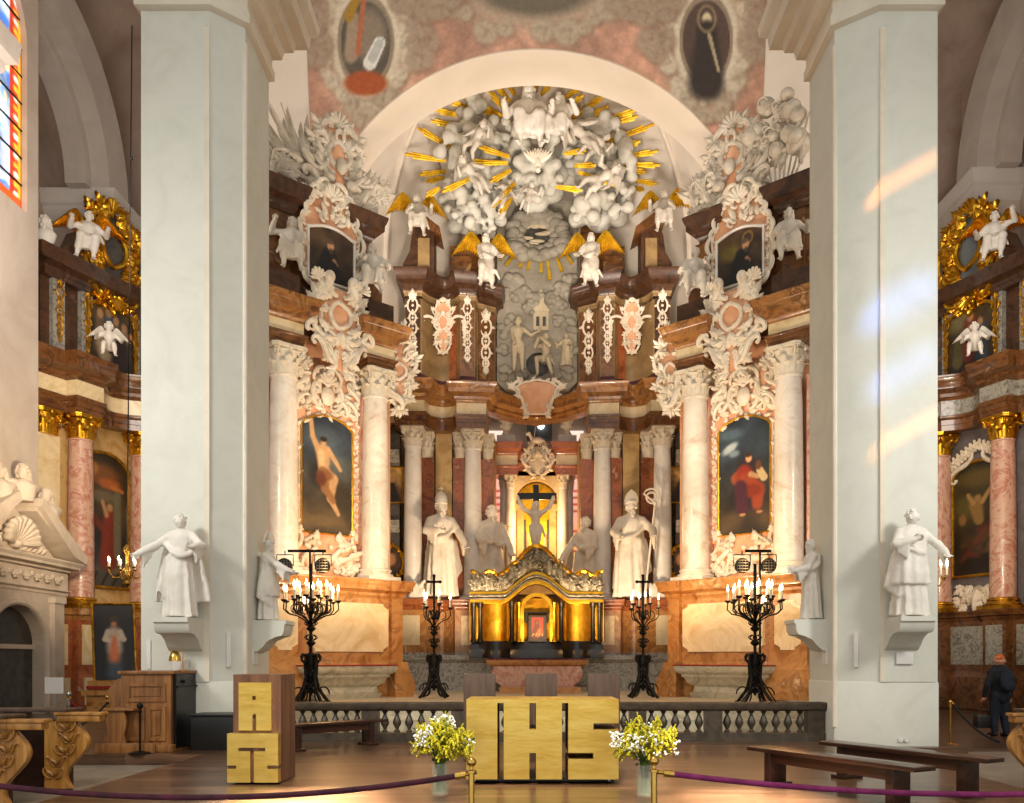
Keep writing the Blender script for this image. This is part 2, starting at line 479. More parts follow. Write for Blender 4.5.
def leaf(mb, c, ang, L, W, n=0.0, lift=.35, lobes=3, nl=7):
    ca, sa = math.cos(ang), math.sin(ang); vs = []
    for i in range(nl + 1):
        t = i / nl
        w = W * .5 * (math.sin(PI * min(1, t * .93 + .07)) ** .75) * (1 + .25 * math.sin(lobes * 2 * PI * t))
        h = n + L * lift * math.sin(t * PI * .8) * .6
        for k, e in ((-1, -.25), (-.5, .06), (0, .2), (.5, .06), (1, -.25)):
            a = L * t - abs(k) * W * .18; b = w * k
            vs.append((c[0] + a * ca - b * sa, c[1] + a * sa + b * ca, h + W * e + .01))
    mb.add(vs, [(i * 5 + k, i * 5 + k + 1, i * 5 + 6 + k, i * 5 + 5 + k) for i in range(nl) for k in range(4)])
def spray(mb, c, ang, L, n=0.0, k=3, spread=.6, W=.5):
    for i in range(k):
        t = (i - (k - 1) / 2) / max(1, (k - 1) / 2) if k > 1 else 0
        leaf(mb, c, ang + t * spread, L * (1 - .25 * abs(t)), L * W * (1 - .2 * abs(t)), n)
def shell(mb, c, r, ang=PI / 2, n=0.0, k=7, spread=1.2):
    for i in range(k):
        t = (i - (k - 1) / 2) / ((k - 1) / 2)
        a = ang + t * spread; R = r * (1 - .18 * abs(t))
        mb.cap((c[0], c[1], n + .02), (c[0] + math.cos(a) * R, c[1] + math.sin(a) * R, n + r * .28), r * .06, r * .17, 7)
    mb.ell((c[0], c[1], n + .04), (r * .25, r * .2, r * .2), nu=8, nv=6)
def rosette(mb, c, r, n=0.0, k=6):
    for i in range(k):
        a = 2 * PI * i / k
        mb.ell((c[0] + math.cos(a) * r * .6, c[1] + math.sin(a) * r * .6, n + r * .25), (r * .42, r * .42, r * .3), nu=7, nv=5)
    mb.ell((c[0], c[1], n + r * .4), r * .35, nu=8, nv=6)
def hw_at(outline, v):
    for (v0, h0), (v1, h1) in zip(outline, outline[1:]):
        if v0 <= v <= v1: return h0 + (h1 - h0) * (v - v0) / max(v1 - v0, 1e-6)
    return 0
def rocaille(M, outline, th, seed=1, dens=14, n=0.0, ground=None, crest=True, hole=None, dome=.12):
    """shell-work cartouche: outline = [(v, halfwidth)] bottom to top. returns relief MB, ground MB"""
    R = random.Random(seed)
    mb = MB(M); g = MB(M)
    v0, v1 = outline[0][0], outline[-1][0]
    K = 26
    vs = [v0 + (v1 - v0) * i / K for i in range(K + 1)]
    wmax = max(h for _, h in outline)
    def gp(t, q):
        v = vs[0] + (v1 - v0) * q; h = hw_at(outline, v) * .93
        return ((2 * t - 1) * h, v, n + dome * wmax * (1 - (2 * t - 1) ** 2) * math.sin(PI * min(max(q, .02), .98)) ** .5)
    g.grid(gp, 10, K)
    hz = lambda u, v: n + dome * wmax * max(0, 1 - (u / max(hw_at(outline, v), .01)) ** 2)
    for a, b in zip(outline, outline[1:]):
        d = math.hypot(b[0] - a[0], b[1] - a[1])
        if d < th * 2: continue
        kind = R.choice('CCS'); fl = R.choice((1, -1))
        for sgn in (-1, 1):
            curl(mb, (sgn * a[1], a[0]), (sgn * b[1], b[0]), th, kind, fl * sgn, n)
    for i, (v, h) in enumerate(outline):
        ang = math.atan2((v - (v0 + v1) / 2) / max(v1 - v0, .1) * 2, 1.0)
        for sgn in (-1, 1):
            if h < th: continue
            aa = ang if sgn > 0 else PI - ang
            spray(mb, (sgn * h, v), aa, th * R.uniform(3.5, 5.5), n + th * .3, 3, .7)
    for i in range(dens):
        v = R.uniform(v0 + .06 * (v1 - v0), v1 - .06 * (v1 - v0)); h = hw_at(outline, v)
        u = R.uniform(.12, .9) * h; L = th * R.uniform(3, 6); a = R.uniform(-.6, 2.2)
        if hole and (u / hole[1]) ** 2 + ((v - hole[0]) / hole[2]) ** 2 < 1: continue
        q = R.random()
        for sgn in (-1, 1):
            aa = a if sgn > 0 else PI - a
            z = hz(u, v)
            if q < .5: leaf(mb, (sgn * u, v), aa, L, L * .55, z)
            elif q < .75: curl(mb, (sgn * u, v), (sgn * (u + L * .6 * math.cos(a)), v + L * .8 * math.sin(a) + .01), th * .7, 'C', sgn, z)
            else: spray(mb, (sgn * u, v), aa, L, z, 3, .8)
    if hole:
        m = 22
        pts = [(hole[1] * math.cos(2 * PI * i / m) * (1 + .12 * math.cos(4 * PI * i / m)), hole[0] + hole[2] * math.sin(2 * PI * i / m) * (1 + .08 * math.cos(6 * PI * i / m)), n + dome * wmax + th * .4) for i in range(m)]
        mb.tube(pts, th * .8, 7, closed=True)
    if crest:
        vt, ht = outline[-1]
        shell(mb, (0, vt), th * 4, PI / 2, n + .03, 7)
        vb = outline[0][0]
        spray(mb, (0, vb), -PI / 2, th * 5, n + .03, 3, .6)
    return mb, g
def garland(mb, pts, th, seed, n=0.0, step=None):
    R = random.Random(seed); step = step or th * 2.2; s = 1
    for a, b in zip(pts, pts[1:]):
        d = math.hypot(b[0] - a[0], b[1] - a[1]); ang = math.atan2(b[1] - a[1], b[0] - a[0])
        for i in range(max(1, int(d / step))):
            t = (i + R.random() * .5) / max(1, int(d / step))
            c = (a[0] + (b[0] - a[0]) * t, a[1] + (b[1] - a[1]) * t)
            s = -s
            q = R.random()
            if q < .7: leaf(mb, c, ang + s * R.uniform(.4, 1.1), th * R.uniform(2, 3.2), th * 1.5, n + th * .2)
            elif q < .88: rosette(mb, c, th * .9, n)
            else: curl(mb, c, (c[0] + th * 2.5 * math.cos(ang + s * .7), c[1] + th * 2.5 * math.sin(ang + s * .7)), th * .5, 'C', s, n)
def drop(mb, c, L, W, seed, n=0.0):
    """hanging scroll ornament, c at its top"""
    R = random.Random(seed); u, v = c
    spray(mb, (u, v), PI / 2, W * .9, n, 3, .6)
    y = 0; k = 0
    while y < L * .86:
        h = W * (1.0 - .45 * y / L) * (1 if k % 2 == 0 else .75)
        for s in (-1, 1):
            curl(mb, (u + s * h * .1, v - y), (u + s * h * .1, v - y - h * 1.15), W * .085, 'C', -s, n)
            leaf(mb, (u + s * h * .38, v - y - h * .5), (-.5 if s > 0 else PI + .5), h * .4, h * .22, n)
        rosette(mb, (u, v - y - h * .55), W * .12, n)
        y += h * 1.2; k += 1
    spray(mb, (u, v - L * .9), -PI / 2, W * .7, n, 3, .4)

# ------------------------------------------------------------------ columns
def capital_mesh(name, mat, gold=False):
    mb = MB()
    mb.lathe([(1.0, 0), (1.1, .03), (1.1, .1), (1.0, .13), (1.0, .5), (1.05, 1.0), (1.2, 1.4), (1.32, 1.62)], seg=20)
    for tier, (off, top, k) in enumerate(((0, .78, 8), (.5, 1.22, 8))):
        for i in range(k):
            a = 2 * PI * (i + off) / k + PI / 8
            base = .1; prof = [(1.03, 0), (1.08, .45), (1.12, .75), (1.26, .93), (1.4, 1.0), (1.45, .9)]
            vs = []
            for j, (r, t) in enumerate(prof):
                w = (.36, .42, .36, .3, .2, .1)[j] * (1 + .12 * (j % 2))
                z = base + (top - base) * t
                for e, dr in ((-1, -.05), (-.5, .0), (0, .06), (.5, 0), (1, -.05)):
                    aa = a + e * w / r
                    vs.append(((r + dr + tier * .05) * math.cos(aa), (r + dr + tier * .05) * math.sin(aa), z))
            mb.add(vs, [(j * 5 + q, j * 5 + q + 1, j * 5 + 6 + q, j * 5 + 5 + q) for j in range(5) for q in range(4)])
    for i in range(4):
        a = PI / 4 + i * PI / 2
        d = Vector((math.cos(a), math.sin(a), 0)); s = Vector((-d.y, d.x, 0))
        for sg in (-1, 1):
            pts = []
            for j in range(15):
                t = j / 14; th = t * 4.5 * PI / 2
                rr = .3 * (1 - .75 * t)
                pts.append(d * (1.5 + rr * math.cos(th - .6 + PI / 2)) + Vector((0, 0, 1.42 + rr * math.sin(th - .6 + PI / 2))) + s * sg * .09)
            mb.tube([d * 1.05 + Vector((0, 0, .9))] + pts, [.07] + [.09 * (1 - .4 * j / 14) for j in range(15)], 6)
        b = i * PI / 2
        rr = Vector((math.cos(b), math.sin(b), 0)) * 1.32
        mb.ell(rr + Vector((0, 0, 1.72)), (.2, .2, .2), nu=8, nv=6)
    poly = []
    for i in range(4):
        a = PI / 4 + i * PI / 2
        for da, r in ((-.13, 1.78), (.13, 1.78), (.35, 1.5), (PI / 4, 1.32), (PI / 2 - .35, 1.5)):
            poly.append((r * math.cos(a + da), r * math.sin(a + da)))
    mb.prism(poly, 1.66, 1.80)
    mb.prism([(x * 1.06, y * 1.06) for x, y in poly], 1.80, 1.92)
    o = mb.build(name, mat, angle=50)
    me = o.data; bpy.data.objects.remove(o)
    return me
CAPM = {}
def cap_mesh(mat):
    if mat not in CAPM: CAPM[mat] = capital_mesh('capital', mat)
    return CAPM[mat]
def column(parent, c, z0, z1, r, smat, cmat='capital_stucco', bmat=None, caph=None, rz=0.0, name='column'):
    caph = caph or r * 1.75
    bmat = bmat or smat
    x, y = c[0], c[1]
    bh = r * .95
    mb = MB()
    prof = [(r, z0 + bh), (r * 1.0, z0 + bh + .3 * (z1 - z0) * .9), (r * .93, z0 + .75 * (z1 - z0)), (r * .86, z1 - caph - .06), (r * .94, z1 - caph - .04), (r * .94, z1 - caph)]
    mb.lathe(prof, (x, y, 0), 28)
    sh = mb.build(name, smat, parent)
    b = MB()
    k = r * 1.36
    pl = [(-k, -k), (k, -k), (k, k), (-k, k)]
    pl = [(x + a * math.cos(rz) - q * math.sin(rz), y + a * math.sin(rz) + q * math.cos(rz)) for a, q in pl]
    b.prism(pl, z0, z0 + bh * .3)
    b.lathe([(r * 1.3, z0 + bh * .3), (r * 1.36, z0 + bh * .42), (r * 1.3, z0 + bh * .54), (r * 1.12, z0 + bh * .6), (r * 1.1, z0 + bh * .68), (r * 1.2, z0 + bh * .76), (r * 1.2, z0 + bh * .88), (r * 1.04, z0 + bh * .93), (r, z0 + bh)], (x, y, 0), 28)
    b.build('column_base', bmat, sh)
    s = r * .88
    rt = sh
    put('capital', cap_mesh(cmat), sh, loc=root_local(parent, (x, y, z1 - caph)), rot=(0, 0, rz), sc=(s, s, caph / 1.92))
    return sh
def root_local(o, p):
    r = o
    while r.parent is not None: r = r.parent
    return (ROOT[r.name].inverted() @ Vector(p)) if r.name in ROOT else Vector(p)
def ringprof(pairs, depth=-.3):
    """open profile (out, z) from bottom to top -> closed loop with a back at depth"""
    return pairs + [(depth, pairs[-1][1]), (depth, pairs[0][1])]
def cornice_prof(z0, z1, out, depth=-.3):
    h = z1 - z0
    return ringprof([(0, z0), (.06 * out, z0 + .1 * h), (.22 * out, z0 + .18 * h), (.25 * out, z0 + .32 * h), (.55 * out, z0 + .42 * h), (.78 * out, z0 + .46 * h), (.8 * out, z0 + .68 * h), (.86 * out, z0 + .72 * h), (.96 * out, z0 + .86 * h), (out, z0 + .92 * h), (out, z1)], depth)
def architrave_prof(z0, z1, out, depth=-.3):
    h = z1 - z0
    return ringprof([(0, z0), (0, z0 + .36 * h), (.3 * out, z0 + .38 * h), (.3 * out, z0 + .7 * h), (.6 * out, z0 + .74 * h), (out, z0 + .88 * h), (out, z1)], depth)
def base_prof(z0, z1, out, depth=-.3):
    h = z1 - z0
    return ringprof([(out, z0), (out, z0 + .45 * h), (.85 * out, z0 + .55 * h), (.6 * out, z0 + .6 * h), (.5 * out, z0 + .8 * h), (.15 * out, z0 + .86 * h), (0, z1)], depth)
def plain_prof(z0, z1, out=0, depth=-.3):
    return ringprof([(out, z0), (out, z1)], depth)

# ------------------------------------------------------------------ figures
def remeshed(mb, voxel, smooth=2):
    me = bpy.data.meshes.new('tmp'); me.from_pydata(mb.v, [], mb.f); me.update()
    o = bpy.data.objects.new('tmp', me); COL.objects.link(o)
    m = o.modifiers.new('r', 'REMESH'); m.mode = 'VOXEL'; m.voxel_size = voxel; m.adaptivity = 0
    s = o.modifiers.new('s', 'SMOOTH'); s.factor = .5; s.iterations = smooth
    dg = bpy.context.evaluated_depsgraph_get()
    ev = o.evaluated_get(dg)
    r = bpy.data.meshes.new_from_object(ev)
    n = len(r.vertices); co = np.empty(n * 3, np.float32); r.vertices.foreach_get('co', co)
    fs = [tuple(p.vertices) for p in r.polygons]
    bpy.data.objects.remove(o); bpy.data.meshes.remove(me)
    vs = [tuple(q) for q in co.reshape(-1, 3)]
    bpy.data.meshes.remove(r)
    return vs, fs
def ik(a, b, l1, l2, pole):
    a = Vector(a); b = Vector(b); d = b - a
    L = max(min(d.length, (l1 + l2) * .995), .02); dn = d.normalized(); b = a + dn * L
    x = (l1 * l1 - l2 * l2 + L * L) / (2 * L); h = math.sqrt(max(0, l1 * l1 - x * x))
    p = Vector(pole); p = p - dn * p.dot(dn)
    p = p.normalized() if p.length > 1e-5 else Vector((0, 0, -1))
    return a + dn * x + p * h, b
def head_prims(mb, c, r, look=(0, 0), beard=False, hair='short', seed=1):
    """face towards -Y turned by yaw (about z) and pitch"""
    R = Matrix.Rotation(look[0], 3, 'Z') @ Matrix.Rotation(look[1], 3, 'X')
    g = lambda x, s: math.exp(-(x / s) ** 2)
    def f(d):
        az = math.atan2(d.x, -d.y); el = math.asin(max(-1, min(1, d.z)))
        k = 1.0
        k += .26 * g(az, .13) * g(el + .08, .17)
        k -= .11 * (g(az - .36, .17) + g(az + .36, .17)) * g(el - .12, .12)
        k += .05 * (g(az - .36, .09) + g(az + .36, .09)) * g(el - .12, .06)
        k += .05 * g(el - .3, .1) * g(az, .6)
        k += .07 * g(az, .22) * g(el + .47, .07) - .06 * g(az, .26) * g(el + .58, .05)
        k += .10 * g(az, .3) * g(el + .85, .18)
        if abs(az) < 1.3 and el < -.2: k -= .05 * g(az - 1.0, .4) + .05 * g(az + 1.0, .4)
        return k
    mb.ell(c, (r * .82, r * .95, r * 1.12), R, 30, 22, f)
    c = Vector(c)
    for s in (-1, 1):
        mb.ell(c + R @ Vector((s * r * .83, r * .05, 0)), (r * .1, r * .2, r * .28), R, 8, 6)
    rr = random.Random(seed)
    if hair != 'none':
        for i in range(46 if hair != 'short' else 34):
            az = rr.uniform(.9, 2 * PI - .9); el = rr.uniform(-.3 if hair == 'short' else -1.0, 1.45)
            if el > .7: az = rr.uniform(0, 2 * PI)
            d = Vector((math.sin(az) * math.cos(el), -math.cos(az) * math.cos(el), math.sin(el)))
            mb.ell(c + R @ Vector((d.x * r * .84, d.y * r * .96, d.z * r * 1.08)), r * rr.uniform(.2, .3), None, 7, 5)
        if hair == 'long':
            for s in (-1, 1):
                for k in range(3):
                    mb.cap(c + R @ Vector((s * r * .8, r * (.1 + .2 * k), 0)), c + R @ Vector((s * r * (.75 + .1 * k), r * (.15 + .3 * k), -r * 1.5)), r * .24, r * .14, 7)
    if beard:
        for i in range(16):
            az = rr.uniform(-.75, .75); t = rr.random()
            p = Vector((math.sin(az) * r * .7 * (1 - .5 * t), -math.cos(az) * r * .8, -r * (.75 + .9 * t)))
            mb.ell(c + R @ p, r * rr.uniform(.18, .28), None, 7, 5)
    return R
def hand_prims(mb, dt, w, d, side, s=1.0, curlf=.5, up=None):
    """palm (body mesh) and five fingers (detail mesh); d forearm direction"""
    d = Vector(d).normalized(); up = Vector(up or (0, -1, 0)); up = (up - d * up.dot(d))
    up = up.normalized() if up.length > 1e-4 else d.orthogonal().normalized()
    sd = d.cross(up) * side
    pc = w + d * .035 * s
    mb.cap(w, w + d * .05 * s, .019 * s, .024 * s, 8)
    mb.cap(pc - sd * .014 * s, pc + sd * .014 * s, .017 * s, .017 * s, 8)
    for i in range(4):
        o = w + d * .058 * s + sd * (.021 - .014 * i) * s
        L = (.036, .042, .039, .03)[i] * s
        m = o + (d * math.cos(curlf * .5) + up * math.sin(curlf * .5)) * L * .55
        e = m + (d * math.cos(curlf * 1.6) + up * math.sin(curlf * 1.6)) * L * .55
        dt.cap(o - d * .01 * s, m, .0078 * s, .007 * s, 6); dt.cap(m, e, .007 * s, .0055 * s, 6)
    o = w + d * .02 * s + sd * .02 * s
    m = o + (d * .7 + sd * .7 + up * .3).normalized() * .028 * s
    dt.cap(o, m, .009 * s, .008 * s, 6); dt.cap(m, m + (d * .9 + up * .4).normalized() * .022 * s, .0078 * s, .006 * s, 6)
def figure(H, mat, seed=1, hands=((-.24, -.12, .52), (.24, -.12, .52)), poles=((-.6, .5, -.5), (.6, .5, -.5)),
           robe='robe', hat=None, beard=False, hair='short', look=(0, 0), hs=1.0, fat=1.0, mantle=True, cape=None,
           lean=0.0, pz=0.0, legs=None, voxel=None, extra=None, name='statue', parent=None, bend=0.0, tunic=False, hem=.0):
    """carved figure, feet at origin, facing -Y; unit height scaled to H. returns object (at origin)"""
    R = random.Random(seed)
    mb = MB(); dt = MB()
    voxel = voxel or .0125
    pel = Vector((0, 0, .53 + pz)); wai = Vector((lean * .4, .0 - bend * .3, .63 + pz)); che = Vector((lean, -bend, .755 + pz))
    nec = Vector((lean, -bend * 1.3, .845 + pz)); hd = Vector((lean * 1.1 + math.sin(look[0]) * .012, -bend * 1.6 - .012, .925 + pz + (hs - 1) * .06))
    # trunk
    mb.cap(pel, wai, .085 * fat, .075 * fat, 12); mb.cap(wai, che, .078 * fat, .092 * fat, 12)
    mb.ell(che, (.115 * fat, .075 * fat, .085), None, 14, 10)
    mb.cap(che, nec, .06, .04, 10); mb.cap(nec, hd, .036 * hs, .034 * hs, 10)
    hr = .064 * hs
    R3 = head_prims(dt, hd, hr, look, beard, hair, seed)
    # arms
    for i, s in ((0, -1), (1, 1)):
        sh = Vector((s * .112 * fat, 0, .03)) + che; mb.cap(nec + Vector((0, 0, .0)), sh + Vector((s * -.015, 0, .012)), .036, .036 * fat, 8)
        e, w = ik(sh, hands[i], .165, .15, poles[i])
        sl = 1.12 if robe else 1.0
        mb.cap(sh, e, .042 * fat * sl, .033 * fat * sl, 10)
        mb.cap(e, w, (.034 if not robe else .046) * fat, (.021 if not robe else .036) * fat, 10)
        if robe: mb.cap(w - (w - e) * .25, w - (w - e) * .1, .036, .036, 8); 
        d = (w - e)
        hand_prims(mb, dt, w, d, s, 1.0 * (1 + (hs - 1) * .5), .6)
        if robe == 'robe' and mantle:       # sleeve hanging from forearm
            for k in range(3):
                a = e.lerp(w, .25 + .25 * k)
                mb.cap(a, a + Vector((s * .01, .01, -.09 - .03 * k)), .028, .016, 8)
    # legs
    lg = legs or (((-.07, -.03, .29), (-.075, -.0, .045)), ((.07, -.015, .28), (.085, .02, .045)))
    for i, s in ((0, -1), (1, 1)):
        hip = pel + Vector((s * .055 * fat, 0, -.01)); k = Vector(lg[i][0]); a = Vector(lg[i][1])
        mb.cap(hip, k, .075 * fat, .05 * fat, 10); mb.cap(k, k.lerp(a, .45), .048 * fat, .046 * fat, 10); mb.cap(k.lerp(a, .45), a, .045 * fat, .026 * fat, 10)
        ft = Vector(lg[i][2]) if len(lg[i]) > 2 else a + Vector((s * .02, -.085, -.03))
        mb.cap(a, ft, .026, .019, 8)
        for q in range(5):
            sd = Vector((1, 0, 0)) * (q - 2) * .0085
            dt.cap(ft + sd * .8, ft + (ft - a).normalized() * (.028 - abs(q - 1) * .003) + sd, .0075, .006, 6)
        if robe == 'seat':
            mb.cap(hip, k, .088, .07, 12)
            mb.cap(k, k.lerp(a, .55), .064, .056, 12)
            for q in range(2):
                an = R.uniform(0, 6.28); o = Vector((math.cos(an), math.sin(an), 0)) * .05
                mb.cap(k + o * .9, a.lerp(k, R.uniform(.3, .6)) + o * 1.4 + Vector((R.uniform(-.05, .05), 0, 0)), .016, .02, 7)
    # robes
    def robe_loft(levels, kf, phase):
        rings = []
        m = 52
        for (z, rx, ry, amp, cx, cy) in levels:
            ring = []
            for i in range(m):
                t = 2 * PI * i / m
                f = 1 + amp * (.62 * math.sin(kf * t + phase + z * 2.2) + .38 * math.sin((kf + 4) * t - phase * 2 + z * 3.1))
                ring.append((cx + rx * f * math.cos(t), cy + ry * f * math.sin(t), z))
            rings.append(ring)
        vs = [p for r in rings for p in r]; n = len(rings)
        fs = [(j * m + i, j * m + (i + 1) % m, (j + 1) * m + (i + 1) % m, (j + 1) * m + i) for j in range(n - 1) for i in range(m)]
        fs += [tuple(range(m))[::-1], tuple((n - 1) * m + i for i in range(m))]
        mb.add(vs, fs)
    if robe == 'robe':
        ph = R.uniform(0, 6)
        b = .012 + hem
        robe_loft([(b, .165, .125, .2, .0, 0), (b + .1, .155, .12, .19, .0, 0), (.25, .145, .112, .17, 0, -.0), (.38, .135, .105, .14, lean * .1, 0), (.5, .122, .095, .11, lean * .3, 0),
                   (.6, .1, .08, .08, lean * .5, -bend * .3), (.68, .105, .08, .06, lean * .8, -bend * .6), (.78, .12, .078, .04, lean, -bend), (.83, .075, .055, .0, lean, -bend)], 9, ph)
    if tunic:            # shorter over-garment ending at the knee
        ph = R.uniform(0, 6)
        robe_loft([(.3, .178, .14, .09, 0, 0), (.315, .18, .142, .09, 0, 0), (.45, .162, .125, .08, lean * .3, 0), (.6, .145, .105, .06, lean * .6, 0), (.75, .14, .09, .04, lean, -bend), (.83, .09, .06, 0, lean, -bend)], 8, ph)
    if robe == 'seat':
        ph = R.uniform(0, 6)
        kx = (lg[0][0][0] + lg[1][0][0]) / 2; ky = (lg[0][0][1] + lg[1][0][1]) / 2; kz = min(lg[0][0][2], lg[1][0][2])
        az = max(lg[0][1][2], lg[1][1][2]) + .05; ax = (lg[0][1][0] + lg[1][1][0]) / 2; ay = (lg[0][1][1] + lg[1][1][1]) / 2
        for q in range(3):
            c0 = Vector((R.uniform(-.1, .1), ky * .5 - .04, kz + R.uniform(.0, .08))); c1 = c0 + Vector((R.choice((-1, 1)) * R.uniform(.1, .18), .0, -R.uniform(.08, .2))); mb.tube([c0, c0.lerp(c1, .5) + Vector((0, -.05, .02)), c1], [.03, .032, .016], 8)
        robe_loft([(kz * .5, .095, .05, .3, (kx + ax) / 2, (ky + ay) / 2 + .035), (kz * .75, .1, .055, .24, kx * .7 + ax * .3, ky * .85), (kz, .11, .07, .16, kx, ky * .8), (pel.z + .05, .1, .085, .08, 0, -.01), (pel.z + .14, .09, .075, .05, lean * .4, -bend * .3), (che.z + .02, .118, .078, .03, lean, -bend)], 9, ph)
    if robe == 'loin':
        robe_loft([(pel.z - .1, .105, .085, .16, 0, 0), (pel.z - .03, .105, .085, .14, 0, 0), (pel.z + .045, .098, .082, .1, 0, 0)], 8, 1.0)
        mb.cap((.1, -.02, pel.z + .02), (.17, .0, pel.z - .16), .03, .02, 8)
    if mantle and robe in ('robe', 'seat'):
        sg = R.choice((-1, 1)); pts = []; rr = []
        for i in range(25):
            t = i / 24; a = -PI * .1 + t * 1.7 * PI
            x = .125 * math.cos(a) * sg; y = -.1 * math.sin(a); z = che.z + .05 - .22 * (math.sin(a - .3) * .5 + .5) + .02 * math.sin(7 * t)
            pts.append((x + lean * .6, y - bend * .5, z)); rr.append(.028 + .008 * math.sin(t * 20))
        mb.tube(pts, rr, 8)
        for k in range(4 if robe == 'robe' else 0):
            x = sg * (.1 + .02 * k); mb.cap((x * .9 + lean * .5, -.06 + .03 * k, .58), (x * 1.2, -.05 + .035 * k, .2 + .03 * k), .026, .034, 8)
    if cape:
        w0, w1, zb = cape; m = 24; ring_o = []; lev = 9
        vs = []
        for j in range(lev):
            t = j / (lev - 1); z = .845 - t * (.845 - zb)
            for th, base in ((.0, 1), (-.028, -1)):
                for i in range(m + 1):
                    a = -w0 + (PI + 2 * w0) * i / m
                    f = 1 + (.04 + .1 * t) * math.sin(8 * a + t * 2 + seed)
                    rx = (.05 + (w1 - .05) * t ** .42) * f + th; ry = (.05 + .09 * t ** .5) * f + th
                    vs.append((lean * (1 - t) + rx * math.cos(a), ry * math.sin(a) + .01, z))
        W = m + 1; fs = []
        for j in range(lev - 1):
            for i in range(m):
                a = j * 2 * W + i; b = (j + 1) * 2 * W + i
                fs.append((a, a + 1, b + 1, b)); fs.append((a + W, b + W, b + W + 1, a + W + 1))
            for i in (0, m):
                a = j * 2 * W + i; b = (j + 1) * 2 * W + i
                fs.append((a, b, b + W, a + W))
        for i in range(m):
            fs.append((i, i + W, i + W + 1, i + 1)); b = (lev - 1) * 2 * W + i; fs.append((b, b + 1, b + W + 1, b + W))
        mb.add(vs, fs)
    if hat == 'mitre':
        for s in (-1, 1):
            pts = []
            o = hd + R3 @ Vector((0, s * hr * .18, hr * .55))
            for (x, z) in ((-.95, 0), (-1.0, .7), (-.75, 1.5), (0, 2.25), (.75, 1.5), (1.0, .7), (.95, 0)):
                pts.append((x * hr, z * hr))
            vs = [o + R3 @ Vector((x, (-.55 if s < 0 else .55) * hr * (1 - z / (3.2 * hr)) + q * hr * .16, z)) for q in (-1, 1) for x, z in pts]
            n = len(pts)
            dt.add(vs, [tuple(range(n))[::-1], tuple(range(n, 2 * n))] + [(i, (i + 1) % n, n + (i + 1) % n, n + i) for i in range(n)])
        dt.lathe([(hr * 1.0, hr * .5), (hr * 1.06, hr * .62), (hr * 1.06, hr * .85), (hr * .98, hr * .95)], tuple(hd), 18)
    if hat == 'tiara':
        dt.lathe([(hr * .98, hr * .45), (hr * 1.1, hr * .6), (hr * 1.0, hr * .8), (hr * 1.08, hr * 1.2), (hr * 1.0, hr * 1.3), (hr * .98, hr * 1.7), (hr * .85, hr * 1.8), (hr * .7, hr * 2.2), (hr * .3, hr * 2.5), (hr * .1, hr * 2.55)], tuple(hd), 18)
        t = hd + Vector((0, 0, hr * 2.5))
        dt.cap(t, t + Vector((0, 0, hr * .8)), hr * .1, hr * .1, 6); dt.cap(t + Vector((-hr * .35, 0, hr * .5)), t + Vector((hr * .35, 0, hr * .5)), hr * .1, hr * .1, 6)
    if hat == 'hood':
        dt.ell(hd + Vector((0, hr * .25, hr * .1)), (hr * 1.08, hr * 1.0, hr * 1.25), None, 16, 10)
    if extra: extra(mb, dt)
    vs, fs = remeshed(mb, voxel)
    o = MB(); o.xf = Matrix.Scale(H, 4)
    rgh = .006
    vs = [Vector(p) + Vector(mnoise.noise_vector(Vector(p) * 14)) * rgh for p in vs]
    o.add(vs, fs); o.add(dt.v, dt.f)
    ob = o.build(name, mat, parent, angle=60, raw=True)
    return ob
def wing(mb, M, L, flip=1, seed=1):
    """feathered wing in frame M: root at origin, spreading to +u*flip and up"""
    R = random.Random(seed)
    sv = mb.xf; mb.xf = M
    edge = lambda t: (flip * L * (t * .5 + .1 * math.sin(t * PI)), L * (.6 * math.sin(t * PI * .66) ** .9))
    pts = [edge(i / 12) for i in range(13)]
    mb.tube([(x, y, .03 * L) for x, y in pts], [L * (.075 - .045 * i / 12) for i in range(13)], 7)
    for row, (f0, f1, n0, cnt) in enumerate(((.38, .95, 0, 11), (.28, .55, .03, 10), (.18, .3, .055, 9))):
        for i in range(cnt):
            t = (i + .4) / cnt
            x, y = edge(t)
            a = -PI / 2 + (.12 + .55 * t * t) * (1 if flip > 0 else -1)
            leaf(mb, (x, y), a, L * (f0 + (f1 - f0) * t ** 1.3), L * .14, n0 * L, .08, 0, 6)
    mb.xf = sv
def place(o, loc, rz=0.0, rx=0.0, ry=0.0):
    o.location = loc; o.rotation_euler = (rx, ry, rz); return o
def arcp(a, b, sag, n=6):
    out = []
    for i in range(1, n):
        t = i / n; out.append((a[0] + (b[0] - a[0]) * t, a[1] + (b[1] - a[1]) * t + sag * math.sin(PI * t)))
    return out
# ------------------------------------------------------------------ the room
def Fp(o, u, n):
    """plan frame: x along u, y into the depth (-n), z up"""
    u = Vector(u).normalized(); n = Vector(n).normalized()
    M = Matrix.Identity(4)
    for i in range(3):
        M[i][0] = u[i]; M[i][1] = -n[i]; M[i][2] = (0, 0, 1)[i]; M[i][3] = o[i]
    return M
def FR(xf, x, y, z, mirror=False):
    """picture frame (u,v,n) at local point of a plan frame"""
    o = xf @ Vector((x, y, z))
    u = xf.to_3x3() @ Vector((1, 0, 0)); n = xf.to_3x3() @ Vector((0, -1, 0))
    if mirror: u = -u
    return frame(o, u, n)
STAGE_L, STAGE_R = -5.35, 5.6
m = MB(); m.box(-22, 2, -.27, 22, 36, -.17); struct(m.build('floor', 'aisle_floor'))
m = MB(); m.box(STAGE_L, 3.0, -.168, STAGE_R, 17.62, 0); struct(m.build('floor_stage', 'stage_wood'))
m = MB(); m.box(-15.5, 13.5, -.169, STAGE_L - .002, 33, 0); struct(m.build('floor_left_platform', 'stage_wood'))
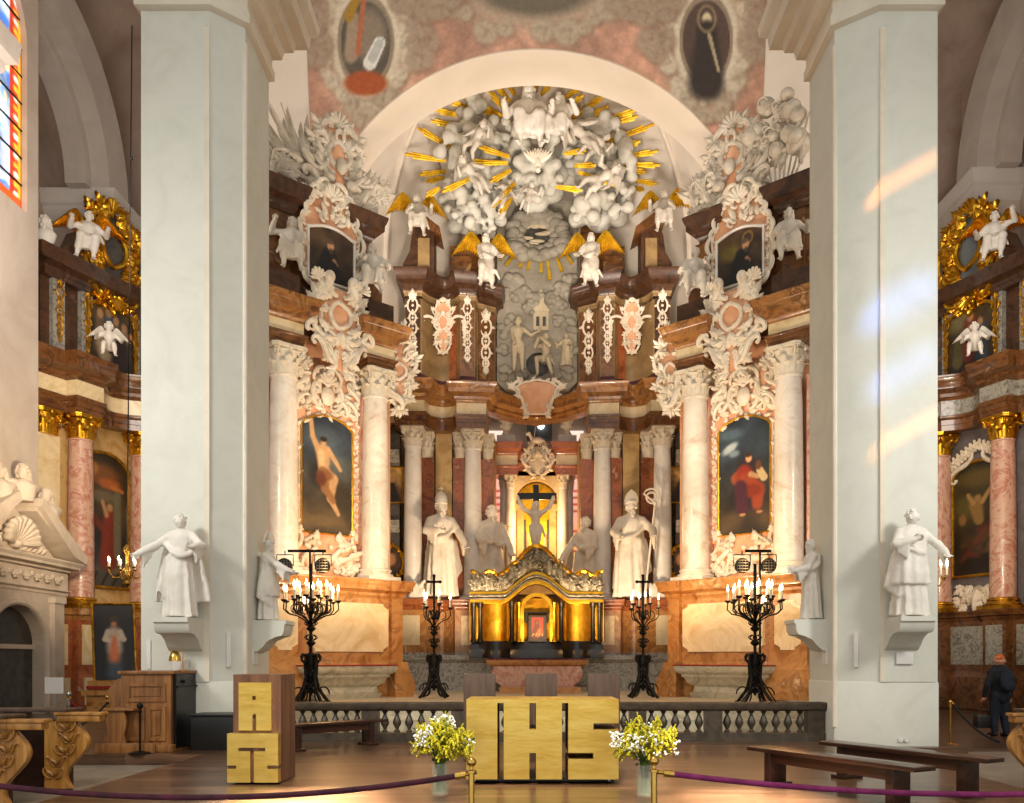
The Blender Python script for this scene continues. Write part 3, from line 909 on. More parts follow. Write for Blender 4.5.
m = MB(); m.box(STAGE_R + .002, 14.55, -.169, 7.35, 17.62, 0); struct(m.build('floor_pillar_pad', 'stage_wood'))
m = MB(); m.box(7.36, 15.5, -.169, 18, 33, -.13); struct(m.build('floor_right_aisle', 'stage_wood'))
m = MB()
m.box(STAGE_L, 17.63, .0, 5.7, 33.5, .25); m.box(STAGE_L, 18.0, .25, 5.7, 33.5, .5)
struct(m.build('floor_chancel', 'step_marble'))
# pillars
PL = [(-6.92, 14.8), (-5.72, 14.8), (-5.24, 15.2), (-5.24, 16.6), (-6.92, 16.6)]
PR = [(5.32, 16.6), (5.32, 15.25), (5.94, 14.8), (6.95, 14.8), (6.95, 16.6)]
for poly, nm, fx0, fx1 in ((PL, 'pillar_left', -6.92, -5.72), (PR, 'pillar_right', 5.94, 6.95)):
    m = MB(); m.prism(poly, 0.0, 24, 'z'); p = struct(m.build(nm, 'pillar_plaster'))
    m = MB()
    m.box(fx0 + .1, 14.775, 1.12, fx1 - .04, 14.801, 12.55)
    m.build('pilaster_panel', 'pillar_plaster', p)
    m = MB()
    q = fx1 if nm == 'pillar_left' else fx0
    sg = -1 if nm == 'pillar_left' else 1
    m.box(min(q, q + sg * .1), 14.77, 1.12, max(q, q + sg * .1), 14.80, 12.5)
    c = (-5.24, 15.2) if sg < 0 else (5.32, 15.25)
    m.tube([(c[0], c[1], .3), (c[0], c[1], 12.5)], .045, 8)
    m.build('edge_bead', 'pillar_trim', p)
    m = MB()
    m.sweep(poly, [(.012, .0), (.012, 1.1), (.0, 1.12), (-.2, 1.12), (-.2, 0)], closed=True)
    m.build('plinth', 'pillar_plaster', p)
    m = MB(); z = 12.8
    m.sweep(poly, ringprof([(0, z), (.09, z + .05), (.09, z + .22), (.05, z + .3), (.05, z + .5), (.2, z + .55), (.24, z + .75), (.38, z + .82), (.42, z + 1.0), (.62, z + 1.05), (.64, z + 1.3), (.78, z + 1.42), (.8, z + 1.6)], -.2), closed=True)
    m.build('cornice', 'pillar_trim', p)
# wall with the chancel arch
AXC, AR, ASP = .05, 6.3, 12.43
poly = [(-8.6, .0), (AXC - AR, 0), (AXC - AR, ASP)] + [(AXC - AR * math.cos(PI * i / 48), ASP + AR * math.sin(PI * i / 48)) for i in range(1, 48)] + [(AXC + AR, ASP), (AXC + AR, 0), (8.6, 0), (8.6, 26), (-8.6, 26)]
m = MB(); m.prism(poly, 24.0, 25.5, 'y'); struct(m.build('wall_back', 'arch_plaster'))
for sg in (-1, 1):     # impost cornices on that wall beside the retables
    x0, x1 = (-8.2, -6.3) if sg < 0 else (6.35, 8.3)
    m = MB(); m.sweep([(x0, 24.0), (x1, 24.0)], cornice_prof(14.35, 15.0, .4)); struct(m.build('trim_%d' % (1 if sg < 0 else 2), 'impost_white'))
# fresco on the spandrels
fr = Paint(300, 130, 1.9)
fr.grad([(0, '#c89a80'), (.5, '#c1927a'), (1, '#b58a74')])
fr.noise(.12, 4, 5); fr.noise(.08, 14, 6)
FX0, FX1, FZ0, FZ1 = -6.5, 6.62, 14.0, 21.2
def fuv(px, py):
    p = P(px, py, 23.95)
    return ((p.x - FX0) / (FX1 - FX0) * 1.9, (p.z - FZ0) / (FZ1 - FZ0))
RR = random.Random(4)
def scrollwork(cx, cy, rx, ry, n, col, dark):
    for i in range(n):
        a = 2 * PI * i / n + RR.uniform(-.1, .1); k = RR.uniform(.95, 1.25)
        x, y = cx + rx * k * math.cos(a), cy + ry * k * math.sin(a); r = RR.uniform(.022, .05)
        fr.ell(x + .008, y - .008, r * 1.15, r * 1.3, dark, .5, a, .55); fr.ell(x, y, r, r * 1.15, col, .4, a, .8)
        fr.line([(x - r * .6 * math.cos(a + 1), y - r * .6 * math.sin(a + 1)), (x + r * .3, y + r * .2), (x + r * .6 * math.cos(a), y + r * .7 * math.sin(a))], r * .16, r * .1, dark, .8, .32)
for (px, py, w, h) in ((365, 42, 36, 52), (707, 40, 34, 50)):
    u, v = fuv(px, py); du = w / 850 * 24 / (FX1 - FX0) * 1.9; dv = h / 850 * 24 / (FZ1 - FZ0)
    fr.ell(u, v, du * 1.35, dv * 1.3, '#bba990', .5, 0, .85)
    scrollwork(u, v, du * 1.1, dv * 1.08, 26, '#d3c6ae', '#8a725c')
    scrollwork(u, v - dv * 1.2, du * .5, dv * .25, 8, '#b8a890', '#7d6653')
    fr.ell(u, v, du * .74, dv * .86, '#5b5348' if px < 500 else '#57453c', .12)
    fr.ring(u, v, du * .86, dv * .95, .2, '#d2c5ad', .9); fr.ring(u, v, du * .77, dv * .88, .07, '#8a7660', .9)
    if px < 500:
        fr.ell(u + .02, v + .03, du * .45, dv * .5, '#8a7a68', .5)
        fr.line([(u - .06, v - .05), (u - .05, v + .1)], .03, .022, '#a08a72'); fr.line([(u - .03, v - .04), (u - .005, v + .17)], .012, .01, '#b06848')
        fr.line([(u - .07, v + .1), (u - .02, v + .2)], .02, .016, '#a37d2e')
        fr.ell(u + .0, v - .16, du * .62, dv * .24, '#a4532c', .3); fr.line([(u + .02, v - .08), (u + .06, v - .0)], .028, .024, '#dcd9d0', .1); fr.line([(u + .03, v - .06), (u + .06, v - .0)], .018, .016, '#b9b6ae', .1)
    else:
        fr.ell(u, v + .08, .02, .03, '#d8c8a0', .4); fr.line([(u, v + .04), (u, v - .16)], .04, .075, '#38302c'); fr.ring(u, v + .085, .035, .05, .2, '#b09870', .6)
        fr.line([(u + .01, v + .02), (u + .05, v - .12)], .008, .006, '#a89878')
    for sg in (-1, 1):
        for k in range(2):
            scrollwork(u + sg * du * 1.5, v + dv * (.7 - .7 * k), .03, .05, 4, '#a89680', '#8a6a56')
u, v = fuv(536, -8)
fr.ell(u, v, .34, .15, '#a8967e', .5, 0, .8); scrollwork(u, v, .33, .15, 20, '#b5a68e', '#8a705c'); fr.ell(u, v + .02, .24, .11, '#6d6352', .3)
for sg in (-1, 1): scrollwork(u + sg * .45, v + .02, .12, .09, 12, '#a6957e', '#82624f')
def fbot(t):
    x = FX0 + (FX1 - FX0) * t; d = abs(x - AXC)
    z = ASP + math.sqrt(max(0, (AR + .02) ** 2 - d * d)) if d < AR else ASP
    return (max(z, 14.5) - FZ0) / (FZ1 - FZ0)
def fpos(t, q):
    lean = .28 * (1 - q)
    x = FX0 + (FX1 - FX0) * t
    if t < .12: x += lean * (1 - t / .12)
    if t > .88: x -= lean * (t - .88) / .12
    return Vector((x, 23.97 - .5 * max(0, q - .75) ** 2, FZ0 + (FZ1 - FZ0) * q))
struct(fr.mesh('ceiling_fresco', None, 1, 1, 'fresco_paint', bottom=fbot, fn=fpos))
# apse: round wall and half dome behind the arch
m = MB(); AC = (.17, 26.5); Rr = 7.0
m.grid(lambda t, q: (AC[0] + Rr * math.cos(PI * (1 - t)), AC[1] + Rr * math.sin(PI * (1 - t)) * 1.0, .4 + 15.6 * q), 40, 6)
struct(m.build('wall_apse', 'apse_plaster'))
m = MB()
m.grid(lambda t, q: (AC[0] + Rr * math.cos(PI * (1 - t)) * math.cos(q * PI / 2), AC[1] + Rr * math.sin(PI * (1 - t)) * math.cos(q * PI / 2), 16 + Rr * math.sin(q * PI / 2)), 48, 18)
m.grid(lambda t, q: (AC[0] + Rr * math.cos(PI * t), 25.5 + q * 1.0, 16 + Rr * math.sin(PI * t)), 40, 1)
struct(m.build('ceiling_apse', 'apse_plaster', angle=70))
m = MB()
for a in (38, 66, 114, 142):
    pts = []
    for i in range(19):
        q = i / 18 * PI / 2 * .96
        pts.append((AC[0] + (Rr - .03) * math.cos(math.radians(a)) * math.cos(q), AC[1] + (Rr - .03) * math.sin(math.radians(a)) * math.cos(q), 16 + (Rr - .03) * math.sin(q)))
    m.tube(pts, .1, 8)
struct(m.build('trim_3', 'apse_plaster'))
# aisles
def aisle(sg, nm, k):
    W = 14.2
    def bx(m, x0, y0, z0, x1, y1, z1): m.box(min(sg * x0, sg * x1), y0, z0, max(sg * x0, sg * x1), y1, z1)
    m = MB()
    bx(m, W, 2, -.17, W + .5, 20, 24); bx(m, W, 23.8, -.17, W + .5, 24.35, 24); bx(m, W, 20, -.17, W + .5, 23.8, 14.0); bx(m, W, 20, 20.6, W + .5, 23.8, 24)
    arc = [(20, 20.6), (20, 18.7)] + [(21.9 - 1.9 * math.cos(PI * i / 16), 18.7 + 1.9 * math.sin(PI * i / 16)) for i in range(1, 16)] + [(23.8, 18.7), (23.8, 20.6)]
    m.prism([(y, z) for y, z in arc], sg * W, sg * (W + .5), 'x')
    struct(m.build('wall_' + nm, 'aisle_wall_plaster'))
    # back of the aisle
    pts = [(-14.2, 24.34), (-17.2, 24.6), (-16.4, 32.5), (-6.9, 32.5)]
    pts = [(sg * -1 * x, y) for x, y in pts]
    if sg > 0: pts = pts[::-1]
    m = MB(); m.sweep(pts, ringprof([(0, -.17), (0, 29)], -.3)); struct(m.build('wall_%s_aisle_end' % nm, 'aisle_plaster'))
    # pier with impost and the wall arch springing from it
    o = 0 if sg < 0 else .7; zi = 16.6 if sg < 0 else 17.3
    m = MB(); bx(m, 14.55 + o, 29.2, 10.0, 16.9, 32.5, zi + .1); struct(m.build('wall_%s_pier' % nm, 'aisle_wall_plaster'))
    m = MB()
    path = [(-16.9, 29.2), (-14.55, 29.2), (-14.55, 32.4)] if sg < 0 else [(14.55 + o, 32.4), (14.55 + o, 29.2), (17.4, 29.2)]
    m.sweep(path, ringprof([(0, zi), (.05, zi + .05), (.08, zi + .2), (.16, zi + .3), (.16, zi + .42), (.26, zi + .48), (.28, zi + .75), (.32, zi + .8), (.34, zi + .95)], -.4))
    struct(m.build('trim_%d' % (k + 1), 'impost_white'))
    m = MB()
    for (x0, x1, r0, r1) in ((14.4, 15.0, 3.5, 4.9), (15.0, 15.7, 3.1, 4.9)):
        n = 28
        for i in range(n):
            a0, a1 = PI * i / n, PI * (i + 1) / n
            cy, cz = 25.4, zi + .9
            q = [(cy + r * math.cos(a), cz + r * math.sin(a)) for a, r in ((a0, r0), (a0, r1), (a1, r1), (a1, r0))]
            m.prism(q, sg * (x0 + o), sg * (x1 + o), 'x')
    struct(m.build('trim_%d' % (k + 2), 'aisle_trim'))
    # aisle vault above
    m = MB()
    m.grid(lambda t, q: (sg * (5.5 + 12.5 * t), 3 + 30 * q, 22 + 4 * math.sin(PI * (.12 + .76 * t))), 16, 6)
    struct(m.build('ceiling_%s_aisle' % nm, 'aisle_plaster', angle=70))
aisle(-1, 'left', 3); aisle(1, 'right', 5)
# nearer wall pier whose impost juts into the frame at the left
m = MB(); m.box(-14.4, 19.1, -.17, -12.75, 19.65, 16.0); struct(m.build('wall_left_near_pier', 'aisle_wall_plaster'))
m = MB(); m.sweep([(-14.4, 19.1), (-12.75, 19.1), (-12.75, 19.65), (-14.4, 19.65)], ringprof([(0, 14.9), (.3, 15.3), (.3, 15.5), (.5, 15.6), (.55, 16.1)], -.3)); struct(m.build('trim_8', 'aisle_trim'))
# stained glass in the left wall
wp = Paint(60, 120, .6)
wp.grad([(0, '#dfe6f2'), (.5, '#8fb2e6'), (1, '#e6ecf2')]); wp.noise(.5, 5, 3)
rw = random.Random(2)
for i in range(60):
    wp.ell(rw.random() * .6, rw.random(), rw.uniform(.01, .04), rw.uniform(.01, .03), rw.choice(['#2f62c8', '#f4f6fa', '#6e9be0', '#f0e08a', '#3f78d8', '#d8e4f4']), .3, 0, .8)
for x0, c in ((.0, '#c2380e'), (.515, '#c2380e'), (.0, '#e8a020'), (.575, '#e8a020')):
    wp.rect(x0, 0, x0 + (.1 if c == '#c2380e' else .025), 1, c if c != '#c2380e' else '#b83010')
for k in range(26):
    wp.ell(.56, .02 + k * .04, .02, .012, '#f2e8d8' if k % 2 else '#f0b030', .3)
wp.rect(0, 0, .6, .05, '#d05018')
for k in range(1, 9): wp.rect(0, k * .115, .6, k * .115 + .008, '#181410')
for k in (0, .3, .595): wp.rect(k, 0, k + .005, 1, '#181410')
wtop = lambda t: (4.7 + 1.9 * math.sqrt(max(0, 1 - (2 * t - 1) ** 2))) / 6.6
g = wp.mesh('window_1', None, 1, 1, 'window_paint', top=wtop, fn=lambda t, q: Vector((-14.36, 20 + 3.8 * t, 14.0 + 6.6 * q)))
struct(g)
m = MB()
for k in range(1, 8): m.box(-14.36, 20, 14 + k * .76, -14.33, 23.8, 14.03 + k * .76)
m.build('window_bar', 'iron', g)
# two narrow coloured windows glimpsed behind the high altar
for i, px in enumerate((496, 576.5)):
    w2 = Paint(8, 60, .15); w2.grad([(0, '#e8a860'), (.4, '#e89a88'), (1, '#f0d8c8')])
    for k in range(20): w2.rect(0, k * .05, .15, k * .05 + .014, '#b02818' if k % 2 else '#8a3a28')
    w2.rect(.06, 0, .07, 1, '#503028')
    x = XX(px, 33.0)
    struct(w2.mesh('window_%d' % (i + 2), frame((x, 33.0, 5.2), (1, 0, 0), (0, -1, 0)), .55, 5.2, 'window_small_paint'))

# ------------------------------------------------------------------ pictures
def arched(k=.12, sh=.12):
    """top edge: shoulders then a low segmental arch"""
    return lambda t: 1.0 if False else (1 - k) + k * (max(0, math.sin(PI * min(max((t - sh * .3) / (1 - sh * .6), 0), 1)))) ** .8
def picture(name, label, M, w, h, paint, frame_mat='gold_old', fw=.08, top=None, group=None, fd=.08, inner=None, cat='painting'):
    """picture: frame part and canvas part; M (u,v,n) origin at bottom middle"""
    root = thing(name, label, cat, tuple(M.translation), 0, group)
    n = 24
    tp = top or (lambda t: 1.0)
    out = [(-w / 2, 0), (w / 2, 0)] + [(w / 2 - w * i / n, h * tp(1 - i / n)) for i in range(n + 1)]
    m = MB(M)
    k = len(out); cx, cz = 0, h / 2
    vs = []
    for (u, v) in out:
        du = math.copysign(fw, u - cx) if abs(abs(u) - w / 2) < 1e-4 else (u / (w / 2)) * fw * .5
        dv = -fw if v < 1e-6 else (fw if v > h * .6 else 0)
        vs += [(u, v, 0.005), (u, v, fd * .7), (u + du * .5, v + dv * .5, fd), (u + du, v + dv, fd * .8), (u + du, v + dv, -.03)]
    m.add(vs, [(i * 5 + j, i * 5 + j + 1, ((i + 1) % k) * 5 + j + 1, ((i + 1) % k) * 5 + j) for i in range(k) for j in range(4)])
    m.build('picture_frame', frame_mat, root)
    paint.mesh('canvas', M, w, h, 'canvas_paint', root, top=top, n=.015)
    return root
def pt_base(asp, stops, seed, nu=44, nv=84):
    p = Paint(nu, nv, asp); p.grad(stops); p.noise(.35, 3, seed); return p
# ------------------------------------------------------------------ side retables flanking the chancel arch
SRM = {}
def side_retable(sg):
    side = 'left' if sg < 0 else 'right'
    O = Vector((.03 + sg * 5.5, 22.62, 0))
    U = Vector((-sg * .747, .665, 0)); Nn = Vector((-sg * .665, -.747, 0))
    xf = Fp(O, U, Nn); SRM[sg] = xf
    root = thing('side_retable', 'tall marble retable with cream columns and shellwork beside the %s pillar' % side, 'altarpiece', (O.x, O.y, .5))
    def B(): return MB(xf)
    ped = [(-2.0, .9), (-2.0, -.5), (-1.02, -.5), (-.98, -.42)] + arcp((-.98, -.42), (1.6, -.42), -.1, 8) + [(1.6, -.42), (1.64, -.5), (2.0, -.5), (2.0, .9)]
    m = B(); m.sweep(ped, base_prof(.5, 1.45, .16, -.5)); m.sweep(ped, plain_prof(1.45, 3.2, 0, -.5))
    m.build('pedestal', 'orange_marble', root)
    m = B(); m.sweep(ped, cornice_prof(3.15, 3.66, .26, -.6)); m.build('pedestal_cornice', 'orange_marble', root)
    def panel(x0, x1, z0, z1, y, mat):
        m = B(); k = .16
        poly = [(x0 + k, z0), (x1 - k, z0), (x1 - k, z0 + k * .4), (x1, z0 + k), (x1, z1 - k), (x1 - k, z1 - k * .4), (x1 - k, z1), (x0 + k, z1), (x0 + k, z1 - k * .4), (x0, z1 - k), (x0, z0 + k), (x0 + k, z0 + k * .4)]
        m.prism(poly, y - .02, y + .1, 'y'); return m.build('inlay_panel', mat, root)
    panel(-1.85, -1.15, 1.75, 3.0, -.5, 'cream_marble'); panel(-.85, 1.5, 1.72, 3.02, -.53, 'cream_marble')
    panel(-.2, 1.0, 1.02, 1.36, -.6, 'cream_marble')
    # backing wall
    m = B(); m.box(-2.1, .3, 3.6, 2.1, .9, 10.3); m.build('back_wall', 'salmon', root)
    m = B(); m.box(-2.12, -.02, 3.6, -1.78, .32, 8.7); m.box(1.0, -.0, 3.6, 1.14, .32, 8.7); m.box(-1.14, -.0, 3.6, -1.0, .32, 8.7); m.build('pilaster', 'pink_marble', root)
    for x in (-1.35, 1.35):
        p = xf @ Vector((x, -.12, 0))
        column(root, (p.x, p.y), 3.66, 9.42, .37, 'column_marble', 'capital_stucco', None, .72, math.atan2(U.y, U.x))
    # entablature blocks over the columns
    for x0, x1 in ((-2.1, -.98), (.9, 1.72)):
        pa = [(x0, .9), (x0, -.5), (x1, -.5), (x1, .9)]
        m = B(); m.sweep(pa, architrave_prof(9.42, 9.72, .08, -.6)); m.build('architrave', 'brown_marble', root)
        m = B(); m.sweep(pa, plain_prof(9.72, 10.05, .0, -.6)); m.build('frieze', 'cream_marble', root)
        m = B(); m.sweep(pa, cornice_prof(10.02, 10.62, .36, -.6)); m.build('entablature_cornice', 'cornice_marble', root)
    # attic
    m = B()
    for x0, x1 in ((-2.0, -1.0), (1.0, 1.8)): m.box(x0, -.35, 10.62, x1, .6, 11.3)
    m.box(-1.0, .1, 10.0, 1.0, .7, 11.3)
    m.build('attic_plinth', 'dark_marble', root)
    m = B()
    for s in (-1, 1):
        k = 0 if s < 0 else -.35
        m.box(s * 1.35 - .3 + k, .15, 11.3, s * 1.35 + .3 + k, .8, 13.1)
        pr = [(s * 1.65 + k, 11.3), (s * 2.1 + k, 11.3), (s * 2.12 + k, 11.8), (s * 1.85 + k, 12.0), (s * 1.75 + k, 12.5), (s * 1.9 + k, 13.1), (s * 1.65 + k, 13.1)]
        m.prism(pr, .2, .7, 'y')
    m.box(-1.06, .25, 11.3, 1.06, .8, 13.6)
    m.build('attic_pier', 'brown_marble', root)
    m = B()
    for x0, x1 in ((-2.0, -.95), (.85, 1.35)):
        m.sweep([(x0, .8), (x0, .1), (x1, .1), (x1, .8)], cornice_prof(13.05, 13.75, .35, -.3))
    m.build('attic_cornice', 'dark_marble', root)
    # shellwork
    fl = sg > 0
    M = FR(xf, 0.03, .26, 0, fl)
    mb, g = rocaille(M, [(3.72, .75), (3.95, .98), (4.4, 1.0), (4.88, .8)], .055, 11, 26, .05, crest=False)
    # relief: reclining carved figures and rays
    R = random.Random(7)
    for k in range(5):
        u = -.7 + .35 * k; mb.cap((u, 4.2 + .12 * math.sin(k * 2), .2), (u + .3, 4.35 + .1 * math.cos(k * 3), .24), .09, .06, 8)
        mb.ell((u + .05, 4.52 + .08 * math.sin(k * 1.7), .22), .075, nu=10, nv=7)
        mb.cap((u, 4.25, .2), (u - .12, 3.95, .22), .055, .04, 7)
    g.build('relief_ground', 'salmon', root); mb.build('relief_carving', 'stucco', root)
    # ornamental surround of the big painting
    W, z0, z1 = 1.46, 4.92, 7.98
    mb = MB(M); gm = MB(M)
    for s in (-1, 1):
        gm.prism([(s * .72, 4.7), (s * 1.0, 4.7), (s * 1.0, 8.6), (s * .72, 8.0)], 0, .06, 'z')
        garland(mb, [(s * .86, 4.75), (s * .86, 7.9)], .07, 3 + s, .06)
        garland(mb, [(s * .95, 4.75), (s * .95, 8.2)], .04, 5 + s, .06)
        mb.tube([(s * .79, 4.85, .07), (s * .79, 7.75, .07)], .025, 6)
        mb.tube([(s * 1.0, 4.75, .07), (s * 1.0, 8.2, .07)], .025, 6)
    gm.prism([(-.98, 7.6), (.98, 7.6), (1.06, 8.5), (.8, 9.0), (.62, 9.35), (-.62, 9.35), (-.8, 9.0), (-1.06, 8.5)], 0, .05, 'z')
    tp = [(-.78, 7.72), (-.55, 7.95), (0, 8.12), (.55, 7.95), (.78, 7.72)]
    garland(mb, tp, .085, 9, .06)
    for s in (-1, 1):
        for a, b, k in (((.98, 7.9), (1.0, 8.55), 'C'), ((.95, 8.55), (.62, 9.0), 'S'), ((.75, 8.9), (.5, 9.4), 'C'), ((.6, 8.15), (.35, 8.7), 'S'), ((.2, 8.2), (.3, 8.9), 'C'), ((.86, 8.1), (.55, 8.5), 'C'), ((.38, 8.95), (.1, 9.3), 'C')):
            curl(mb, (s * a[0], a[1]), (s * b[0], b[1]), .06, k, s, .06)
        for k in range(30):
            u = R.uniform(.1, .95); v = R.uniform(8.15, 9.3)
            a = R.uniform(-.5, 2)
            leaf(mb, (s * u, v), a if s > 0 else PI - a, .28, .15, .07)
        for k in range(7):
            q = k / 6
            spray(mb, (s * (.62 + .02 * k), 9.12 + .05 * k), PI / 2 + s * (.2 - .1 * k), .2, .1, 3, .6)
        shell(mb, (s * .66, 9.25), .25, PI / 2, .08)
    shell(mb, (0, 8.85), .32, PI / 2, .1); 
    mb.ell((0, 8.55, .14), (.2, .26, .12), nu=14, nv=8)
    gm.build('frame_ground', 'salmon', root); mb.build('frame_carving', 'stucco', root)
    # cartouche in the gap of the entablature
    M2 = FR(xf, .05, -.42, 0, fl)
    mb, g = rocaille(M2, [(9.1, .18), (9.4, .3), (9.75, .3), (10.0, .6), (10.4, .74), (10.75, .68), (11.0, .6), (11.2, .4)], .075, 21, 34, 0, hole=(10.5, .27, .33), crest=False)
    for s in (-1, 1):      # two bearded heads on its shoulders and legs curling outwards
        mb.ell((s * .34, 11.42, .16), (.14, .17, .15), nu=12, nv=8); mb.ell((s * .34, 11.36, .28), (.05, .08, .07)); mb.cap((s * .34, 11.3, .12), (s * .5, 11.0, .1), .13, .1, 8)
        curl(mb, (s * .2, 9.25), (s * .72, 9.8), .08, 'S', s, .05)
        curl(mb, (s * .72, 10.2), (s * .95, 9.95), .07, 'C', -s, .05)
        shell(mb, (s * .62, 11.3), .26, PI / 2 - s * .5, .08)
    g.build('cartouche_ground', 'salmon', root); mb.build('cartouche_carving', 'stucco', root)
    # scroll bracket on the inner flank
    o = xf @ Vector((1.95, -.25, .5))
    M3 = frame((o.x - sg * .12, o.y - .1, .5), (1, 0, 0), (0, -1, 0))
    mb, g = rocaille(M3, [(7.95, .08), (8.3, .22), (8.6, .34), (9.0, .32), (9.35, .4), (9.7, .28), (9.95, .1)], .056, 31 + sg, 30, 0, hole=(9.0, .16, .22))
    for k in range(6): leaf(mb, (-sg * .02 * k, 9.75 + .07 * k), PI / 2 - sg * (.3 - .25 * (k % 3)), .36, .16, .12)
    curl(mb, (-sg * .1, 8.0), (sg * .3, 8.55), .09, 'S', 1, .1); curl(mb, (sg * .25, 8.3), (sg * .42, 9.0), .08, 'C', -1, .1)
    g.build('bracket_ground', 'salmon', root); mb.build('bracket_carving', 'stucco', root)
    # attic picture surround and crest
    M4 = FR(xf, .03, .0, 0, fl)
    mb = MB(M4); gm = MB(M4)
    up = [(11.35, .62), (11.6, .8), (12.0, .86), (12.5, .82), (12.95, .86), (13.15, .7), (13.5, .62), (13.95, .42), (14.15, .12)]
    gm.prism([(h, v) for v, h in up] + [(-h, v) for v, h in up[::-1]], -.05, .03, 'z')
    for s in (-1, 1):
        garland(mb, [(s * .74, 11.5), (s * .8, 12.2), (s * .74, 12.9)], .05, 4, .05)
        for (v0, h0), (v1, h1) in zip(up, up[1:]): curl(mb, (s * h0, v0), (s * h1, v1), .06, 'C', s, .05)
        for k in range(24):
            v = R.uniform(13.05, 13.95); u = R.uniform(.05, .9) * hw_at(up, v); a = R.uniform(0, 2)
            if k % 3: leaf(mb, (s * u, v), a if s > 0 else PI - a, .26, .14, .06)
            else: curl(mb, (s * u, v), (s * (u + .12), v + .16), .04, 'C', s, .06)
    shell(mb, (0, 13.7), .34, PI / 2, .1); spray(mb, (0, 11.4), -PI / 2, .3, .08); mb.tube([(-.62, 11.35, .05), (0, 11.42, .06), (.62, 11.35, .05)], .05, 6); mb.tube([(-h_, v_, .05) for v_, h_ in up] + [(h_, v_, .05) for v_, h_ in up[::-1]], .03, 6)
    gm.build('attic_frame_ground', 'salmon', root); mb.build('attic_frame_carving', 'stucco', root)
    # crowning cartouche
    M5 = FR(xf, .35, .2, 0, fl)
    mb, g = rocaille(M5, [(13.9, .5), (14.2, .75), (14.6, .7), (14.95, .55), (15.3, .62), (15.65, .5), (15.9, .2)], .085, 41, 26, 0, hole=(15.1, .28, .34))
    for s in (-1, 1):
        curl(mb, (s * .4, 13.9), (s * 1.0, 14.4), .1, 'S', s, .1); curl(mb, (s * .6, 14.5), (s * 1.05, 14.9), .08, 'C', s, .1)
        for k in range(9):
            leaf(mb, (s * R.uniform(.5, 1.1), R.uniform(13.8, 14.7)), R.uniform(0, PI), .4, .2, .15)
    mb.ell((0, 14.75, .25), (.16, .22, .14)); 
    for s in (-1, 1): mb.ell((s * .35, 14.35, .2), (.2, .14, .14)); mb.cap((s * .3, 14.3, .25), (s * .75, 14.75, .2), .09, .05)
    g.build('crown_ground', 'salmon', root); mb.build('crown_carving', 'stucco_grey', root)
    if sg < 0:
        # trophy of feathers and banners on the outer side
        M6 = FR(xf, -.95, .35, 0, fl); mb = MB(M6)
        for k in range(17):
            a = PI * (.5 + .045 * k) - .1; L = 1.9 - .05 * abs(k - 5)
            leaf(mb, (.55 - .03 * k, 14.2 + .03 * (k % 3)), a, L * (1 if k % 2 else .8), .26, .04 * (k % 3), .05, 4)
        for k in range(20): curl(mb, (R.uniform(-.6, .7), R.uniform(13.9, 14.6)), (R.uniform(-.6, .7), R.uniform(13.9, 14.6)), .06, 'C', 1, .15)
        for k in range(4): mb.tube([(.5 - .2 * k, 14.0, .1), (-.3 - .25 * k, 15.9 - .25 * k, .12)], .02, 6)
        mb.build('feather_trophy', 'stucco_grey', root)
        M7 = FR(xf, 1.25, .1, 0, fl); mb = MB(M7); 
        for k in range(9):
            a = PI / 2 - .25 - .1 * k; leaf(mb, (-.25 + .05 * k, 13.9 + .04 * k), a, 1.25 - .05 * k, .26, .03 * (k % 3), .08, 4)
        for k in range(8): shell(mb, (R.uniform(-.2, .6), R.uniform(13.9, 14.8)), .22, R.uniform(0, 2), .1)
        mb.build('shell_trophy', 'stucco_grey', root)
    else:
        M6 = FR(xf, -1.15, .3, 0, fl); mb = MB(M6)
        for k in range(44):
            x = R.uniform(-.95, .5); z = 14.75 + R.uniform(-.2, 1.15) + .2 * (x < .2)
            r = R.uniform(.14, .26); mb.ell((x, z, R.uniform(-.05, .2)), r, nu=14, nv=9)
            pts = [(x + r * .6 * math.cos(a * .4) * (1 - a * .04), z + r * .6 * math.sin(a * .4) * (1 - a * .04), r * .95 + .1) for a in range(16)]
            mb.tube(pts, .03, 5)
        for k in range(7): mb.tube([(-.4 + .1 * k, 13.9, .1), (-.6 + .25 * k, 15.6 - .12 * abs(k - 3), .2)], .03, 6)
        for k in range(14): leaf(mb, (R.uniform(-.8, .5), R.uniform(13.9, 15)), R.uniform(0, PI), .45, .2, .12)
        mb.build('cloud_trophy', 'stucco_grey', root)
        M7 = FR(xf, 1.2, .1, 0, fl); mb = MB(M7)
        for k in range(9):
            a = PI / 2 + .25 + .08 * k; leaf(mb, (.25 - .05 * k, 13.8 + .04 * k), a, 1.3 - .05 * k, .26, .03 * (k % 3), .08, 4)
        for k in range(8): curl(mb, (R.uniform(-.4, .3), R.uniform(13.7, 14.8)), (R.uniform(-.4, .3), R.uniform(13.7, 14.8)), .06, 'S', 1, .1)
        mb.build('shell_trophy', 'stucco_grey', root)
    # altar table before the pedestal
    at = thing('side_altar_table', 'pale moulded stone altar table at foot of the %s retable' % side, 'altar', tuple(xf @ Vector((.1, -1.0, .5))))
    m = MB(xf)
    pa = [(-1.1, -.55), (-1.1, -1.15), (1.25, -1.15), (1.25, -.55)]
    m.sweep(pa, ringprof([(-.25, .5), (-.2, .62), (-.28, .66), (-.3, .8), (-.16, .9), (-.12, 1.0), (-.05, 1.06), (-.05, 1.12), (.06, 1.18), (.1, 1.26), (.1, 1.34)], -.5))
    m.box(-1.15, -1.2, 1.3, 1.3, -.55, 1.345)
    m.build('altar_body', 'step_marble', at)
    m = MB(xf); m.box(-1.22, -1.27, 1.345, 1.37, -.56, 1.375); m.build('altar_cloth', 'red_cloth', at)
